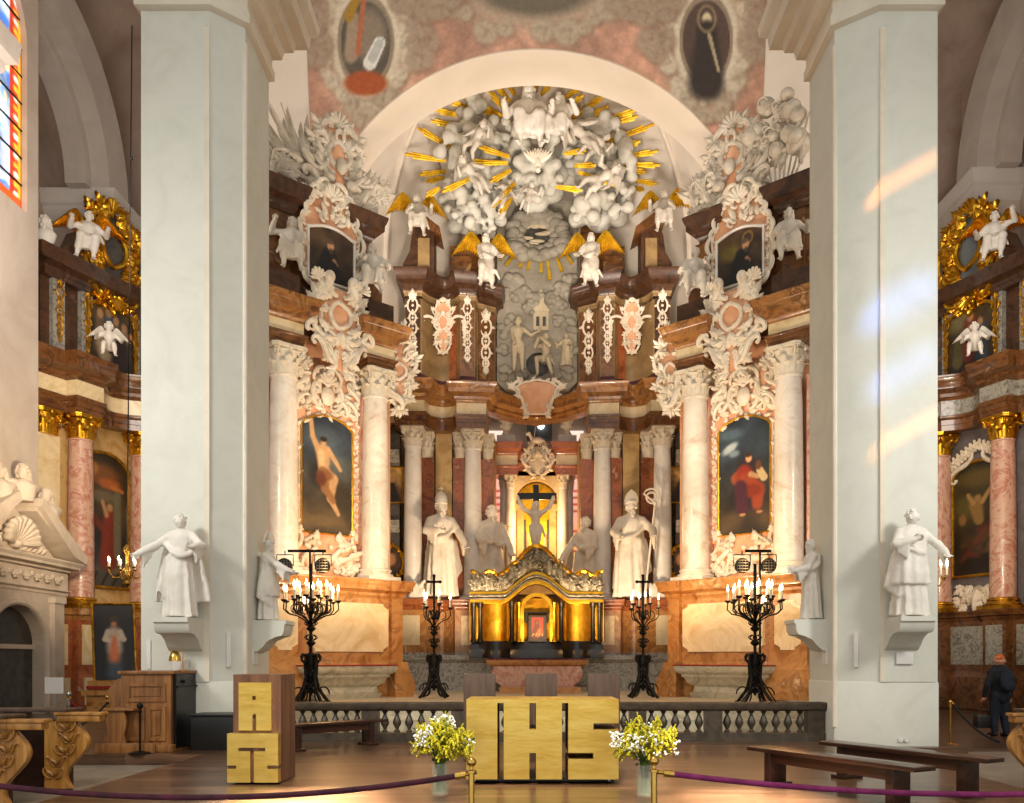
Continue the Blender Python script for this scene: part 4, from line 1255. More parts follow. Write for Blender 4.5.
    # carved brown console
    m = MB(xf); xs = 1.72
    m.prism([(xs - .28, .5), (xs + .28, .5), (xs + .38, .75), (xs + .3, 1.0), (xs + .16, 1.2), (xs + .1, 1.45), (xs - .2, 1.45), (xs - .3, 1.1)], -1.0, -.5, 'y')
    o = m.build('volute_console', 'orange_marble', root)
    return root, xf, fl
for sg in (-1, 1):
    root, xf, fl = side_retable(sg)
    side = 'left' if sg < 0 else 'right'
    M = FR(xf, .03, .18, 4.9, fl)
    tp = lambda t: .9 + .1 * math.sin(PI * t) ** .7 if True else 1
    if sg < 0:
        p = pt_base(.475, [(0, '#4a3c28'), (.2, '#5b4a30'), (.4, '#4a4438'), (.7, '#39424a'), (1, '#2c343e')], 3, 60, 120)
        p.ell(.2, .8, .2, .1, '#58666c', .9, 0, .5); p.ell(.33, .62, .12, .06, '#6a6a5e', .9, 0, .5); p.ell(.37, .33, .14, .12, '#3a3020', .8)
        sk, sh = '#c59a6a', '#96683e'
        p.ell(.17, .5, .1, .12, '#2c2620', .7)
        p.line([(.16, .7), (.1, .82), (.085, .97)], .028, .018, sk); p.line([(.25, .72), (.32, .63), (.37, .56)], .026, .017, sk)
        p.line([(.2, .7), (.21, .55)], .068, .052, sk); p.line([(.18, .68), (.19, .56)], .03, .03, '#d9b684', .8)
        p.ell(.205, .785, .03, .033, sh); p.ell(.205, .775, .02, .025, sk); p.ell(.205, .805, .035, .022, '#2a1c12')
        p.line([(.22, .52), (.3, .47), (.27, .3)], .055, .034, sk); p.line([(.27, .3), (.35, .17)], .03, .016, sk); p.line([(.2, .52), (.22, .38), (.3, .28)], .05, .026, sh)
        p.ell(.22, .5, .075, .05, '#8a5a34', .5); p.ell(.18, .46, .05, .06, '#6a3420', .6); p.ell(.2, .1, .2, .05, '#6a5636', .8)
        lab = 'arch-topped painting of a half-nude man reaching upward, in the left retable'
    else:
        p = pt_base(.475, [(0, '#33291c'), (.15, '#4a3a24'), (.3, '#322d28'), (.7, '#2a343c'), (1, '#2a3742')], 4, 60, 120)
        p.ell(.1, .75, .08, .035, '#a9b4b4', .6, .5); p.ell(.14, .7, .05, .03, '#7a8a90', .8); p.ell(.1, .87, .12, .05, '#4a5c66', .8)
        p.line([(.27, .55), (.26, .32)], .1, .13, '#2a2026')
        p.line([(.23, .53), (.16, .48), (.2, .42)], .05, .045, '#9a4e2c'); p.ell(.24, .5, .08, .09, '#8e2a18', .5)
        p.line([(.26, .44), (.36, .36), (.36, .24)], .08, .05, '#a04422'); p.ell(.28, .36, .12, .06, '#8a3018', .5); p.line([(.2, .4), (.22, .22)], .06, .06, '#4a2030')
        p.ell(.28, .64, .03, .035, '#d4a070', .3); p.ell(.275, .67, .033, .02, '#3a2416'); p.line([(.3, .5), (.37, .47)], .026, .018, '#c99a6c')
        p.line([(.38, .53), (.42, .46)], .03, .035, '#d8c090', .2); p.ell(.37, .57, .03, .04, '#6a4024', .5)
        p.ell(.22, .16, .03, .013, '#c08a5c'); p.ell(.38, .17, .03, .013, '#c08a5c')
        lab = 'arch-topped painting of a seated figure in red robes reading, in the right retable'
    picture('altar_painting', lab, M, 1.46, 3.1, p, 'gold', .045, tp)
    M = FR(xf, .03, -.06, 11.52, fl)
    q = pt_base(.93, [(0, '#241a12'), (.5, '#3a2a1c'), (1, '#4a3522')], 8 + sg, 40, 44)
    ox = .42 if sg < 0 else .5
    q.ell(.2, .8, .2, .2, '#6a5034' if sg < 0 else '#5a4220', .9, 0, .7)
    if sg > 0: q.ell(.25, .6, .2, .14, '#6a5a20', .8); q.ring(.62, .8, .1, .11, .25, '#b8903a', .7)
    q.line([(ox, .5), (ox - .02, .05)], .14, .33, '#0e1012'); q.line([(ox + .1, .42), (ox + .16, .36)], .04, .03, '#b8845a'); q.line([(ox - .1, .4), (ox + .1, .33)], .09, .07, '#0c0e10')
    hx = ox + (.03 if sg < 0 else .08)
    q.ell(hx, .68, .07, .09, '#c08e64', .3); q.ell(hx - .02, .76, .075, .05, '#5a4a3c', .4); q.line([(hx + .01, .6), (hx + .01, .56)], .04, .03, '#4a382a')
    picture('attic_painting', 'small painting of a %s, high on the %s retable' % (('praying monk in black' if sg < 0 else 'haloed monk in black'), side), M, 1.3, 1.42, q, 'column_white', .06, lambda t: .88 + .12 * math.sin(PI * t) if True else 1)

# ------------------------------------------------------------------ high altar retable
AX = .165
hr = thing('high_altar_retable', 'monumental curved marble retable with white columns behind the gilded tabernacle', 'altarpiece', (AX, 30.0, .5))
def mir(pts):     # left half (d outward, y) -> full world path left to right
    L = [(AX - d, y) for d, y in pts]; R = [(AX + d, y) for d, y in pts[::-1] if d > 1e-6]
    return L + R
ent_l = [(5.6, 30.2), (4.85, 30.0), (4.82, 28.6), (3.82, 28.6), (3.72, 29.15)] + arcp((3.72, 29.15), (2.84, 29.25), .22) + [(2.84, 29.25), (2.76, 28.9), (1.76, 29.0), (1.72, 29.8)]
cent = arcp((1.72, 29.8), (.0, 31.2), .25, 8) + [(0, 31.25)]
wing_l = [(5.6, 30.4), (4.85, 30.3), (3.9, 29.75)] + arcp((3.9, 29.75), (2.6, 29.9), .22) + [(2.6, 29.9), (2.0, 30.0), (1.5, 30.5), (1.5, 31.5)]
ped_l = [(5.6, 30.2), (4.95, 30.0), (4.9, 28.5), (3.75, 28.5), (3.65, 29.0)] + arcp((3.65, 29.0), (2.9, 29.1), .2) + [(2.9, 29.1), (2.8, 28.75), (1.7, 28.85), (1.65, 29.9)]
# one pedestal per wing
for sg in (-1, 1):
    fx = lambda pts: [(AX - d, y) for d, y in pts] if sg < 0 else [(AX + d, y) for d, y in pts[::-1]]
    m = MB(); m.sweep(fx(ped_l), base_prof(.5, 1.75, .12, -.5)); m.build('pedestal_base', 'grey_marble', hr)
    m = MB(); m.sweep(fx(ped_l), plain_prof(1.75, 3.2, 0, -.5)); m.build('pedestal', 'orange_marble', hr)
    m = MB(); m.sweep(fx(ped_l), cornice_prof(3.18, 3.55, .16, -.5)); m.build('pedestal_cornice', 'red_marble', hr)
    for d in (4.3, 2.25):
        m = MB(); y = 28.48 if d > 3 else 28.76
        m.box(AX + sg * d - .34, y - .02, 2.0, AX + sg * d + .34, y + .1, 3.0, .0); m.build('inlay_panel', 'cream_marble', hr)
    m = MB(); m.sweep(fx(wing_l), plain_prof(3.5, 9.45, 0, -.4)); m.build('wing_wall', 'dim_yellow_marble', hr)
    def strip(nm, d0, d1, y, z0, z1, mat, dep=.12):
        m = MB(); a, b = AX + sg * d0, AX + sg * d1
        m.box(min(a, b), y, z0, max(a, b), y + dep + .3, z1); return m.build(nm, mat, hr)
    for d0, d1, y, mat in ((4.15, 3.6, 29.62, 'red_marble'), (2.95, 2.42, 29.66, 'red_marble'), (1.98, 1.52, 29.85, 'red_marble'), (3.56, 2.99, 29.74, 'yellow_marble')):
        s = strip('pilaster', d0, d1, y, 3.55, 8.55 if mat == 'red_marble' else 9.42, mat)
        if mat == 'red_marble':
            w = abs(d0 - d1)
            put('capital', cap_mesh('capital_stucco'), s, loc=root_local(hr, (AX + sg * (d0 + d1) / 2, y + .12, 8.55)), sc=(w * .36, w * .36, .88 / 1.92))
    column(hr, (AX + sg * 4.27, 29.1), 3.55, 9.42, .315, 'column_white', caph=.62)
    column(hr, (AX + sg * 2.24, 29.45), 3.55, 9.42, .315, 'column_white', caph=.62)
    m = MB(); m.sweep(fx(ent_l), architrave_prof(9.42, 9.86, .08, -.5)); m.build('architrave', 'brown_marble', hr)
    m = MB(); m.sweep(fx(ent_l), plain_prof(9.86, 10.28, 0, -.5)); m.build('frieze', 'cream_marble', hr)
m = MB(); m.sweep(mir(ent_l + cent), cornice_prof(10.25, 10.88, .4, -.5)); m.build('main_cornice', 'cornice_marble', hr)
# upper storey
for sg in (-1, 1):
    fx = lambda pts: [(AX - d, y) for d, y in pts] if sg < 0 else [(AX + d, y) for d, y in pts[::-1]]
    up = [(4.6, 31.5), (4.6, 29.5), (4.02, 29.5), (3.85, 29.9)] + arcp((3.85, 29.9), (2.85, 30.1), .35) + [(2.85, 30.1), (2.7, 29.8), (2.2, 29.9), (2.15, 30.5), (1.55, 30.9), (1.5, 32.2)]
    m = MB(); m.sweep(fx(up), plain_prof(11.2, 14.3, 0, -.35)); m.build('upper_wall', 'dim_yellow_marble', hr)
    m = MB(); m.sweep(fx(up), base_prof(10.86, 11.45, .1, -.35)); m.build('upper_base', 'purple_marble', hr)
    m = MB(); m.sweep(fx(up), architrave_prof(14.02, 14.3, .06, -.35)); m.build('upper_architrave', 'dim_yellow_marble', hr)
    m = MB(); m.sweep(fx(up), cornice_prof(14.28, 15.0, .36, -.4)); m.build('upper_cornice', 'dark_marble', hr)
    def strip(d0, d1, y0, y1, z0, z1, mat):
        a = Vector((AX + sg * d0, y0)); b = Vector((AX + sg * d1, y1))
        if sg > 0: a, b = b, a
        m = MB(); m.sweep([a, b], plain_prof(z0, z1, .05, -.05)); return m.build('upper_pilaster', mat, hr)
    strip(4.58, 4.06, 29.5, 29.5, 11.45, 14.05, 'dark_marble'); strip(2.68, 2.22, 29.8, 29.9, 11.45, 14.05, 'brown_marble')
    strip(2.12, 1.58, 30.5, 30.88, 11.45, 14.05, 'brown_marble'); strip(3.1, 2.86, 30.2, 30.1, 11.45, 14.05, 'red_marble')
    # hanging stucco ornaments
    for d, y, W, L, sd in ((4.32, 29.42, .42, 1.9, 1), (2.45, 29.78, .34, 2.1, 2), (1.85, 30.6, .5, 1.9, 3)):
        mb = MB(frame((AX + sg * d, y, 0), (1, 0, 0), (0, -1, 0))); drop(mb, (0, 14.0 - (.25 if sd == 3 else 0)), L, W, sd); mb.build('stucco_pendant', 'stucco', hr)
    M = frame((AX + sg * 3.3, 29.74, 0), (1, 0, 0), (0, -1, 0))
    mb, g = rocaille(M, [(12.3, .08), (12.6, .2), (12.9, .19), (13.3, .31), (13.75, .31), (14.0, .14)], .038, 51, 16, 0, hole=(13.3, .15, .26))
    for s in (-1, 1):
        fb = MB(M); curl(fb, (s * .3, 13.35), (s * .75, 13.4), .05, 'C', -s, .02)
        for k in range(7): rosette(fb, (s * .74 + s * .02 * (k % 2), 13.3 - .13 * k), .1 - .007 * k, .02)
        fb.build('urn_festoon', 'stucco', hr)
    g.build('urn_ground', 'salmon', hr); mb.build('urn_carving', 'stucco', hr)
    # scrolled piers above the cornice, with their sloping caps
    a = AX + sg * 3.95
    m = MB(); prof = [(a - sg * .35, 14.98), (a + sg * .75, 14.98), (a + sg * .72, 15.3), (a + sg * .5, 15.7), (a + sg * .42, 16.3), (a + sg * .2, 16.75), (a - sg * .35, 16.45)]
    m.prism(prof, 29.55, 30.4, 'y'); m.build('scroll_pier', 'dark_marble', hr)
    m = MB(); m.box(a - .2, 29.5, 15.15, a + .2, 29.6, 16.15); m.build('pier_face', 'dim_yellow_marble', hr)
    m = MB(); m.prism([(a - sg * .62, 16.2), (a - sg * .55, 16.5), (a + sg * .1, 17.0), (a + sg * .45, 16.95), (a + sg * .45, 16.65), (a + sg * .1, 16.62)], 29.4, 30.5, 'y'); m.build('pier_cap', 'brown_marble', hr)
    m = MB(); m.box(AX + sg * 2.6 - .55, 30.6, 14.98, AX + sg * 2.6 + .55, 31.4, 16.4); m.box(AX + sg * 2.1 - .5, 30.9, 14.98, AX + sg * 2.1 + .5, 31.5, 17.4)
    m.box(AX + sg * 2.7 - .35, 30.3, 14.98, AX + sg * 2.7 + .35, 30.7, 15.9); m.build('attic_block', 'brown_marble', hr)
# salmon shell on the middle of the cornice
M = frame((AX, 30.45, 0), (1, 0, 0), (0, -1, 0))
mb, g = rocaille(M, [(10.3, .34), (10.6, .4), (10.95, .66), (11.25, .86), (11.45, .55)], .06, 61, 0, 0, crest=False)
garland(mb, [(-.84, 11.22), (-.45, 11.46), (0, 11.54), (.45, 11.46), (.84, 11.22)], .07, 4, .04)
mb.tube([(-.66, 10.95, .03), (-.84, 11.22, .04), (-.45, 11.44, .05), (0, 11.52, .05), (.45, 11.44, .05), (.84, 11.22, .04), (.66, 10.95, .03)], .04, 6); mb.tube([(-.66, 10.95, .03), (-.4, 10.6, .03), (-.34, 10.3, .03), (.34, 10.3, .03), (.4, 10.6, .03), (.66, 10.95, .03)], .03, 6)
g.build('shell_ground', 'salmon', hr); mb.build('shell_carving', 'stucco', hr)
# inner columned niche
Yi = 32.0
for sg in (-1, 1):
    m = MB(); m.box(AX + sg * 1.35 - .45, Yi - .1, .6, AX + sg * 1.35 + .45, Yi + .8, 4.1); m.build('niche_pedestal', 'orange_marble', hr)
for sg in (-1, 1):
    column(hr, (AX + sg * 1.0, Yi + .1), 4.1, 8.45, .19, 'column_white', caph=.45); column(hr, (AX + sg * 1.24, Yi + .42), 4.1, 8.45, .17, 'column_white', caph=.45)
    m = MB(); m.box(AX + sg * 1.08 - .3, Yi + .55, 4.1, AX + sg * 1.08 + .3, Yi + .8, 8.5); m.build('niche_pier', 'yellow_marble', hr)
    pa = [(AX + sg * 1.12 - .4, Yi + .6), (AX + sg * 1.12 - .4, Yi - .15), (AX + sg * 1.12 + .4, Yi - .15), (AX + sg * 1.12 + .4, Yi + .6)]
    m = MB(); m.sweep(pa, architrave_prof(8.45, 8.8, .06, -.4)); m.build('niche_architrave', 'red_marble', hr)
    m = MB(); m.sweep(pa, plain_prof(8.8, 9.2, 0, -.4)); m.build('niche_frieze', 'cream_marble', hr)
    m = MB(); m.sweep(pa, cornice_prof(9.18, 9.65, .2, -.4)); m.build('niche_cornice', 'red_marble', hr)
arc = [(AX + .78 * math.cos(PI * (1 - i / 20)), 7.55 + .78 * math.sin(PI * (1 - i / 20))) for i in range(21)]
m = MB(); m.prism([(AX - .85, 4), (AX - .78, 4), (AX - .78, 7.55)] + arc + [(AX + .78, 7.55), (AX + .78, 4), (AX + .85, 4), (AX + .85, 9.1), (AX - .85, 9.1)], Yi + .3, Yi + .55, 'y'); m.build('niche_arch', 'cream_marble', hr)
m = MB(); m.prism([(AX - .8, 4), (AX + .8, 4)] + arc[::-1], Yi + .85, Yi + .9, 'y'); m.build('niche_back', 'gold_matte', hr)
m = MB()
for sg in (-1, 1):
    m.box(AX + sg * .62 - .13, Yi + .5, 4, AX + sg * .62 + .13, Yi + .86, 7.3); m.box(AX + sg * .62 - .17, Yi + .46, 7.2, AX + sg * .62 + .17, Yi + .86, 7.45)
    m.box(AX + sg * .33 - .05, Yi + .6, 4.2, AX + sg * .33 + .05, Yi + .86, 6.4)
m.box(AX - .8, Yi + .4, 4.0, AX + .8, Yi + .86, 4.9)
m.build('niche_pilaster', 'yellow_marble', hr)
m = MB()
for sg in (-1, 1):
    m.box(AX + sg * .48 - .08, Yi + .7, 4.95, AX + sg * .48 + .08, Yi + .8, 6.9)
m.build('niche_window', 'dark_wall', hr)
m = MB(); m.sweep([(AX - .8, Yi + .3), (AX + .8, Yi + .3)], cornice_prof(9.0, 9.6, .25, -.3)); m.sweep([(AX - .8, Yi + .3), (AX + .8, Yi + .3)], architrave_prof(8.5, 9.0, .1, -.3)); m.build('niche_lintel', 'red_marble', hr)
M = frame((AX + .04, Yi - .1, 0), (1, 0, 0), (0, -1, 0))
mb, g = rocaille(M, [(8.45, .1), (8.7, .34), (9.0, .42), (9.3, .34), (9.5, .2)], .06, 71, 4, 0, crest=False)
for s in (-1, 1): curl(mb, (s * .3, 8.75), (s * .55, 9.2), .06, 'C', s, .02)
g.build('emblem_ground', 'stucco', hr); mb.build('emblem_carving', 'statue_bright', hr)
# lamb lying on the emblem
m = MB(); z = 9.72; y = Yi - .15
m.ell((AX + .02, y, z), (.26, .12, .13)); m.cap((AX - .18, y, z + .05), (AX - .27, y, z + .22), .07, .06); m.ell((AX - .32, y, z + .25), (.1, .065, .07))
for dx in (-.16, -.08, .1, .18): m.cap((AX + dx, y - .05, z - .05), (AX + dx - .03, y - .06, z - .2), .035, .025)
m.cap((AX + .26, y, z), (AX + .33, y, z - .1), .04, .03); m.cap((AX - .3, y - .05, z + .3), (AX - .24, y - .08, z + .26), .025, .02); m.cap((AX - .1, y, z + .1), (AX - .05, y, z + .5), .015, .015)
tag(m.build('lamb_figure', 'statue_bright'), 'small white lamb statue on the scrolled emblem above the crucifix niche', 'statue')
# dim lantern window with lamp
m = MB(); x0, x1 = XX(527, 32.6), XX(552, 32.6); z0, z1 = ZZ(441, 32.6), ZZ(414, 32.6)
m.box(x0, 32.6, z0, x1, 32.66, z1); w = struct(m.build('window_4', 'grey_glass'))
m = MB(); m.ell((XX(541, 32.55), 32.5, ZZ(426, 32.55)), (.13, .05, .13)); tag(m.build('round_lamp', 'lamp_white'), 'round bright white lamp before the grey window above the lamb', 'lamp')
for sg in (-1, 1):
    m = MB(); x = AX + sg * 1.15; y = Yi + .1
    m.box(x - .35, y - .2, 9.65, x + .35, y + .3, 9.95); m.build('niche_block', 'statue_marble', hr)
    m = MB(); R = random.Random(sg)
    m.lathe([(.12, 9.95), (.18, 10.0), (.1, 10.15), (.24, 10.4), (.3, 10.6), (.2, 10.75), (.12, 10.85)], (x, y, 0), 16)
    for k in range(6): m.cap((x + R.uniform(-.2, .2), y - .1, 10.3), (x + R.uniform(-.35, .35), y - .15, 10.3 + R.uniform(.2, .6)), .08, .05)
    tag(m.build('stone_urn', 'statue_bright'), 'white draped urn on the %s block above the crucifix niche' % ('left' if sg < 0 else 'right'), 'urn')
# dark side chapels glimpsed beside the retable, with their pictures
for sg in (-1, 1):
    side = 'left' if sg < 0 else 'right'
    m = MB(); a, b = AX + sg * 4.75, AX + sg * 6.4
    m.box(min(a, b), 29.3, .5, max(a, b), 29.6, 9.3); o = struct(m.build('wall_%s_chapel' % side, 'dark_wall'))
    m = MB(); R = random.Random(3)
    m.sweep([(min(a, b), 29.3), (max(a, b), 29.3)], cornice_prof(5.9, 6.3, .2, -.1)); m.sweep([(min(a, b), 29.3), (max(a, b), 29.3)], cornice_prof(8.2, 8.7, .25, -.1))
    m.build('chapel_cornice', 'grey_marble', o)
    M = frame(P(391 if sg < 0 else 681, 502, 29.2), (1, 0, 0), (0, -1, 0))
    q = pt_base(.7, [(0, '#2a1c12'), (1, '#b08a4a')], 5, 20, 30); q.line([(.35, .5), (.35, .1)], .12, .28, '#141210'); q.ell(.4, .66, .08, .09, '#a87848')
    picture('chapel_painting', 'small gold-framed painting in the dark chapel gap %s of the high altar' % side, M, .8, 1.15, q, 'gold', .05)
    cpt = P(391 if sg < 0 else 681, 563, 29.15)
    rt = thing('oval_painting', 'oval gilt-framed painting in the dark chapel gap %s of the high altar' % side, 'painting', tuple(cpt))
    Mo = frame(cpt, (1, 0, 0), (0, -1, 0)); mb = MB(Mo)
    n = 30; pts = [(.42 * math.cos(2 * PI * i / n), .6 * math.sin(2 * PI * i / n)) for i in range(n + 1)]
    mb.tube([(x, y, .03) for x, y in pts[:-1]], .05, 6, True); garland(mb, pts, .06, 3, .03); mb.build('picture_frame', 'gold', rt)
    qq = pt_base(.7, [(0, '#2a1a10'), (1, '#4a3420')], 6, 16, 20); qq.ell(.35, .6, .14, .18, '#a07048')
    qq.mesh('canvas', frame(cpt - Vector((0, 0, .6)), (1, 0, 0), (0, -1, 0)), .84, 1.2, 'canvas_paint', rt, top=lambda t: .5 + .5 * math.sqrt(max(0, 1 - (2 * t - 1) ** 2)), bottom=lambda t: .5 - .5 * math.sqrt(max(0, 1 - (2 * t - 1) ** 2)))
# ------------------------------------------------------------------ statues
def statue_at(px, py, Y, H, label, rz=0.0, name='stone_statue', mat='statue_marble', group=None, cat='statue', X=None, wings=None, rx=0.0, ry=0.0, **kw):
    o = figure(H, mat, name=name, **kw)
    p = P(px, py, Y)
    if X is not None: p.x = X
    o.location = p; o.rotation_euler = (rx, ry, rz)
    tag(o, label, cat, group)
    if wings:
        for s, (u, v, L, wm) in zip((-1, 1), wings):
            m = MB()
            M = frame((s * .06 * H, .09 * H, .77 * H + kw.get('pz', 0) * H), (1, .25 * s, 0), (-.25 * s if False else 0, -1, 0), (math.sin(-s * u), 0, math.cos(u)))
            wing(m, M, L * H, s, 3)
            m.build('wing', wm, o, raw=True)
    return o
def console_bracket(px0, px1, py0, py1, Y, label, rz=0.0, face=None):
    """shaped corbel: slab top, S-curved underside"""
    pass
DOWN = ((-.6, .4, -.6), (.6, .4, -.6))
# on the pillar faces
statue_at(180, 618, 14.42, 1.76, 'white statue of a robed bald man stretching one arm left, on front of left pillar', seed=3, X=None,
          hands=((-.33, -.13, .61), (.2, -.2, .66)), poles=((-.3, .3, -1), (.8, .2, -.5)), cape=(-.15, .27, .16), hair='short', look=(-.15, 0), lean=.01)
statue_at(268, 621, 15.95, 1.52, 'white statue of a mitred bishop in profile, on inner face of left pillar', rz=PI / 2, seed=5, hat='mitre', tunic=True, beard=True,
          hands=((-.12, -.3, .6), (.1, -.26, .62)), poles=DOWN)
statue_at(811, 620, 15.95, 1.50, 'white statue of a hooded friar in profile, on inner face of right pillar', rz=-PI / 2, seed=6, hat='hood', beard=True,
          hands=((-.05, -.2, .64), (.05, -.2, .61)), poles=DOWN, look=(0, .15))
statue_at(910, 617, 14.42, 1.82, 'white statue of a priest in short surplice, on front of right pillar', seed=8, tunic=True,
          hands=((-.04, -.15, .7), (.27, -.13, .58)), poles=((-1, .2, -.5), (.9, .3, -.5)), cape=(-.55, .2, .45), look=(.2, 0), lean=.012)
for px, ztop, ctr, face, lab in ((178, 618, (0, 14.8), 'f', 'left'), (910, 617, (0, 14.8), 'f', 'right')):
    x = XX(px, 14.42); z = ZZ(ztop, 14.42)
    m = MB(); w = .29
    prof = [(14.8, z - .56), (14.74, z - .55), (14.64, z - .47), (14.55, z - .36), (14.4, z - .28), (14.22, z - .26), (14.16, z - .2), (14.14, z - .09), (14.1, z - .08), (14.1, z), (14.8, z)]
    m.prism(prof, x - w, x + w, 'x'); tag(m.build('stone_bracket', 'pillar_plaster'), 'curved stone bracket under the statue on the front face of the %s pillar' % lab, 'bracket')
for sg, px, ztop, lab in ((-1, 268, 621, 'left'), (1, 811, 620, 'right')):
    z = ZZ(ztop, 15.95); f = 5.24 if sg < 0 else 5.32
    m = MB()
    prof = [(f, z - .58), (f - .08, z - .57), (f - .17, z - .49), (f - .26, z - .38), (f - .4, z - .31), (f - .52, z - .28), (f - .56, z - .2), (f - .57, z - .08), (f - .6, z - .07), (f - .6, z), (f, z)]
    m.prism([(sg * a, b) for a, b in prof], 15.65, 16.25, 'y'); tag(m.build('stone_bracket', 'pillar_plaster'), 'curved stone bracket under the statue on the inner face of the %s pillar' % lab, 'bracket')
# saints between the columns of the high altar
statue_at(442, 597, 28.6, 3.25, 'tall white statue of a saint in a papal tiara, left of the gilded tabernacle', rz=.25, seed=11, hat='tiara', beard=True, mat='statue_bright',
          hands=((-.06, -.2, .66), (.22, -.2, .5)), poles=((-1, .2, -.4), (.8, .2, -.5)), look=(.25, .1), cape=(-.4, .2, .12), lean=-.012)
statue_at(630, 598, 28.6, 3.3, 'tall white statue of a bearded bishop in mitre with crozier, right of the gilded tabernacle', rz=-.15, seed=12, hat='mitre', beard=True, mat='statue_bright',
          hands=((-.1, -.22, .6), (.24, -.2, .61)), poles=((-.9, .2, -.5), (.8, .2, -.5)), look=(.2, -.1), cape=(-.3, .22, .1), lean=.01)
m = MB(); a = P(645, 597, 28.25); b = P(655, 503, 28.25)
m.tube([a, a.lerp(b, .5), b], .035, 8)
pts = []
for i in range(26):
    t = i / 25; r = .3 * (1 - .75 * t); an = PI * .5 + PI * 1.0 + t * 3.6 * PI
    pts.append((b.x - .1 + r * math.cos(an - PI / 2 + .4), b.y, b.z + .2 - r * math.sin(an - PI / 2 + .4)))
m.tube([b] + pts, .035, 7); m.ell(b, (.07, .07, .09))
tag(m.build('crozier', 'statue_bright'), 'pale scrolled crozier held by the mitred bishop right of the tabernacle', 'crozier')
statue_at(491, 602, 29.55, 3.35, 'white statue of a bearded saint half hidden behind the left inner column', rz=.4, seed=13, beard=True, mat='statue_bright',
          hands=((-.1, -.2, .6), (.16, -.18, .5)), poles=DOWN, look=(.4, .1))
statue_at(586, 602, 29.55, 2.95, 'white statue of a saint reaching inward, half hidden behind the right inner column', rz=-.5, seed=14, beard=True, mat='statue_bright',
          hands=((-.24, -.18, .5), (.06, -.2, .62)), poles=DOWN, look=(-.4, 0))
m = MB(); a = P(500, 580, 30.0); b = P(509, 505, 30.0); m.tube([a, b], .025, 7); q = a.lerp(b, .72); m.tube([q + Vector((-.16, 0, .03)), q + Vector((.2, 0, -.03))], .02, 6)
tag(m.build('cross_staff', 'statue_bright'), 'slender leaning cross-staff in front of the left inner niche column', 'staff')
for px, lab in ((419, 'left'), (657, 'right')):
    p = P(px, 598, 28.55); m = MB(); R = random.Random(px)
    m.ell(p + Vector((0, .1, .25)), (.28, .2, .3), None, 14, 10)
    for k in range(9): m.cap(p + Vector((R.uniform(-.3, .3), 0, .05)), p + Vector((R.uniform(-.35, .35), -.1, R.uniform(.2, .6))), .1, .06)
    vs, fs = remeshed(m, .035); o = MB(); o.add(vs, fs)
    tag(o.build('carved_attribute', 'statue_bright', angle=60), 'small white carved bundle at the foot of the saint, %s outer side' % lab, 'sculpture')
# seated figures on the side retables
for sg, px, py, Y, lab, rz, kw in ((-1, 292, 277, 21.75, 'long-haired figure with raised arm, on outer left attic', .25, dict(hands=((-.22, -.1, .68), (.16, -.2, .42)), hair='long')),
                                   (-1, 374, 300, 23.1, 'figure leaning right, on inner left attic', .1, dict(hands=((-.12, -.2, .5), (.22, -.16, .42)), hair='long', lean=-.02)),
                                   (1, 694, 304, 23.1, 'figure leaning on a staff, on inner right attic', -.1, dict(hands=((-.2, -.18, .42), (.14, -.22, .5)), hair='short', lean=.02)),
                                   (1, 789, 268, 21.75, 'figure beside an animal head, on outer right attic', -.3, dict(hands=((-.18, -.2, .42), (.24, -.14, .5)), hair='long'))):
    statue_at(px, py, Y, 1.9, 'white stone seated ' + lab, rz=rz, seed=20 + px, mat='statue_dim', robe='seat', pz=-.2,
              legs=(((-.1, -.2, .36), (-.1, -.2, .05)), ((.09, -.2, .34), (.12, -.17, .04))), poles=DOWN, look=(-sg * .2, .05), group='seated statues on the side retables', **kw)
# angels with gilded wings on the high altar
for sg, px, py, Y, H, lab, pose in ((-1, 417, 240, 29.3, 1.9, 'upper left scrolled pier', 'sit'), (1, 664, 236, 29.3, 1.9, 'upper right scrolled pier', 'sit'),
                                     (-1, 486, 291, 29.55, 2.05, 'left upper cornice beside the relief', 'step'), (1, 591, 290, 29.55, 2.05, 'right upper cornice beside the relief', 'step')):
    kw = dict(robe='seat', pz=-.18, legs=(((-.1, -.2, .36), (-.12, -.12, .05)), ((.09, -.2, .36), (.12, -.2, .0)))) if pose == 'sit' else \
        dict(robe='seat', pz=-.04, legs=(((-.08, -.16, .34), (-.1, -.06, .08)), ((.07, -.08, .3), (.1, -.06, .04))))
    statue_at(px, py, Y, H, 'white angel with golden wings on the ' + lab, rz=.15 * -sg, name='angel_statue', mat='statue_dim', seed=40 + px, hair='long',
              hands=((-.25, -.14, .55), (.1, -.2, .48)) if sg > 0 else ((-.1, -.2, .48), (.25, -.14, .55)), poles=DOWN, look=(sg * .2, .1),
              wings=((.1, 0, .52, 'gold_matte'), (.1, 0, .52, 'gold_matte')), group='gold-winged angels of the high altar', **kw)
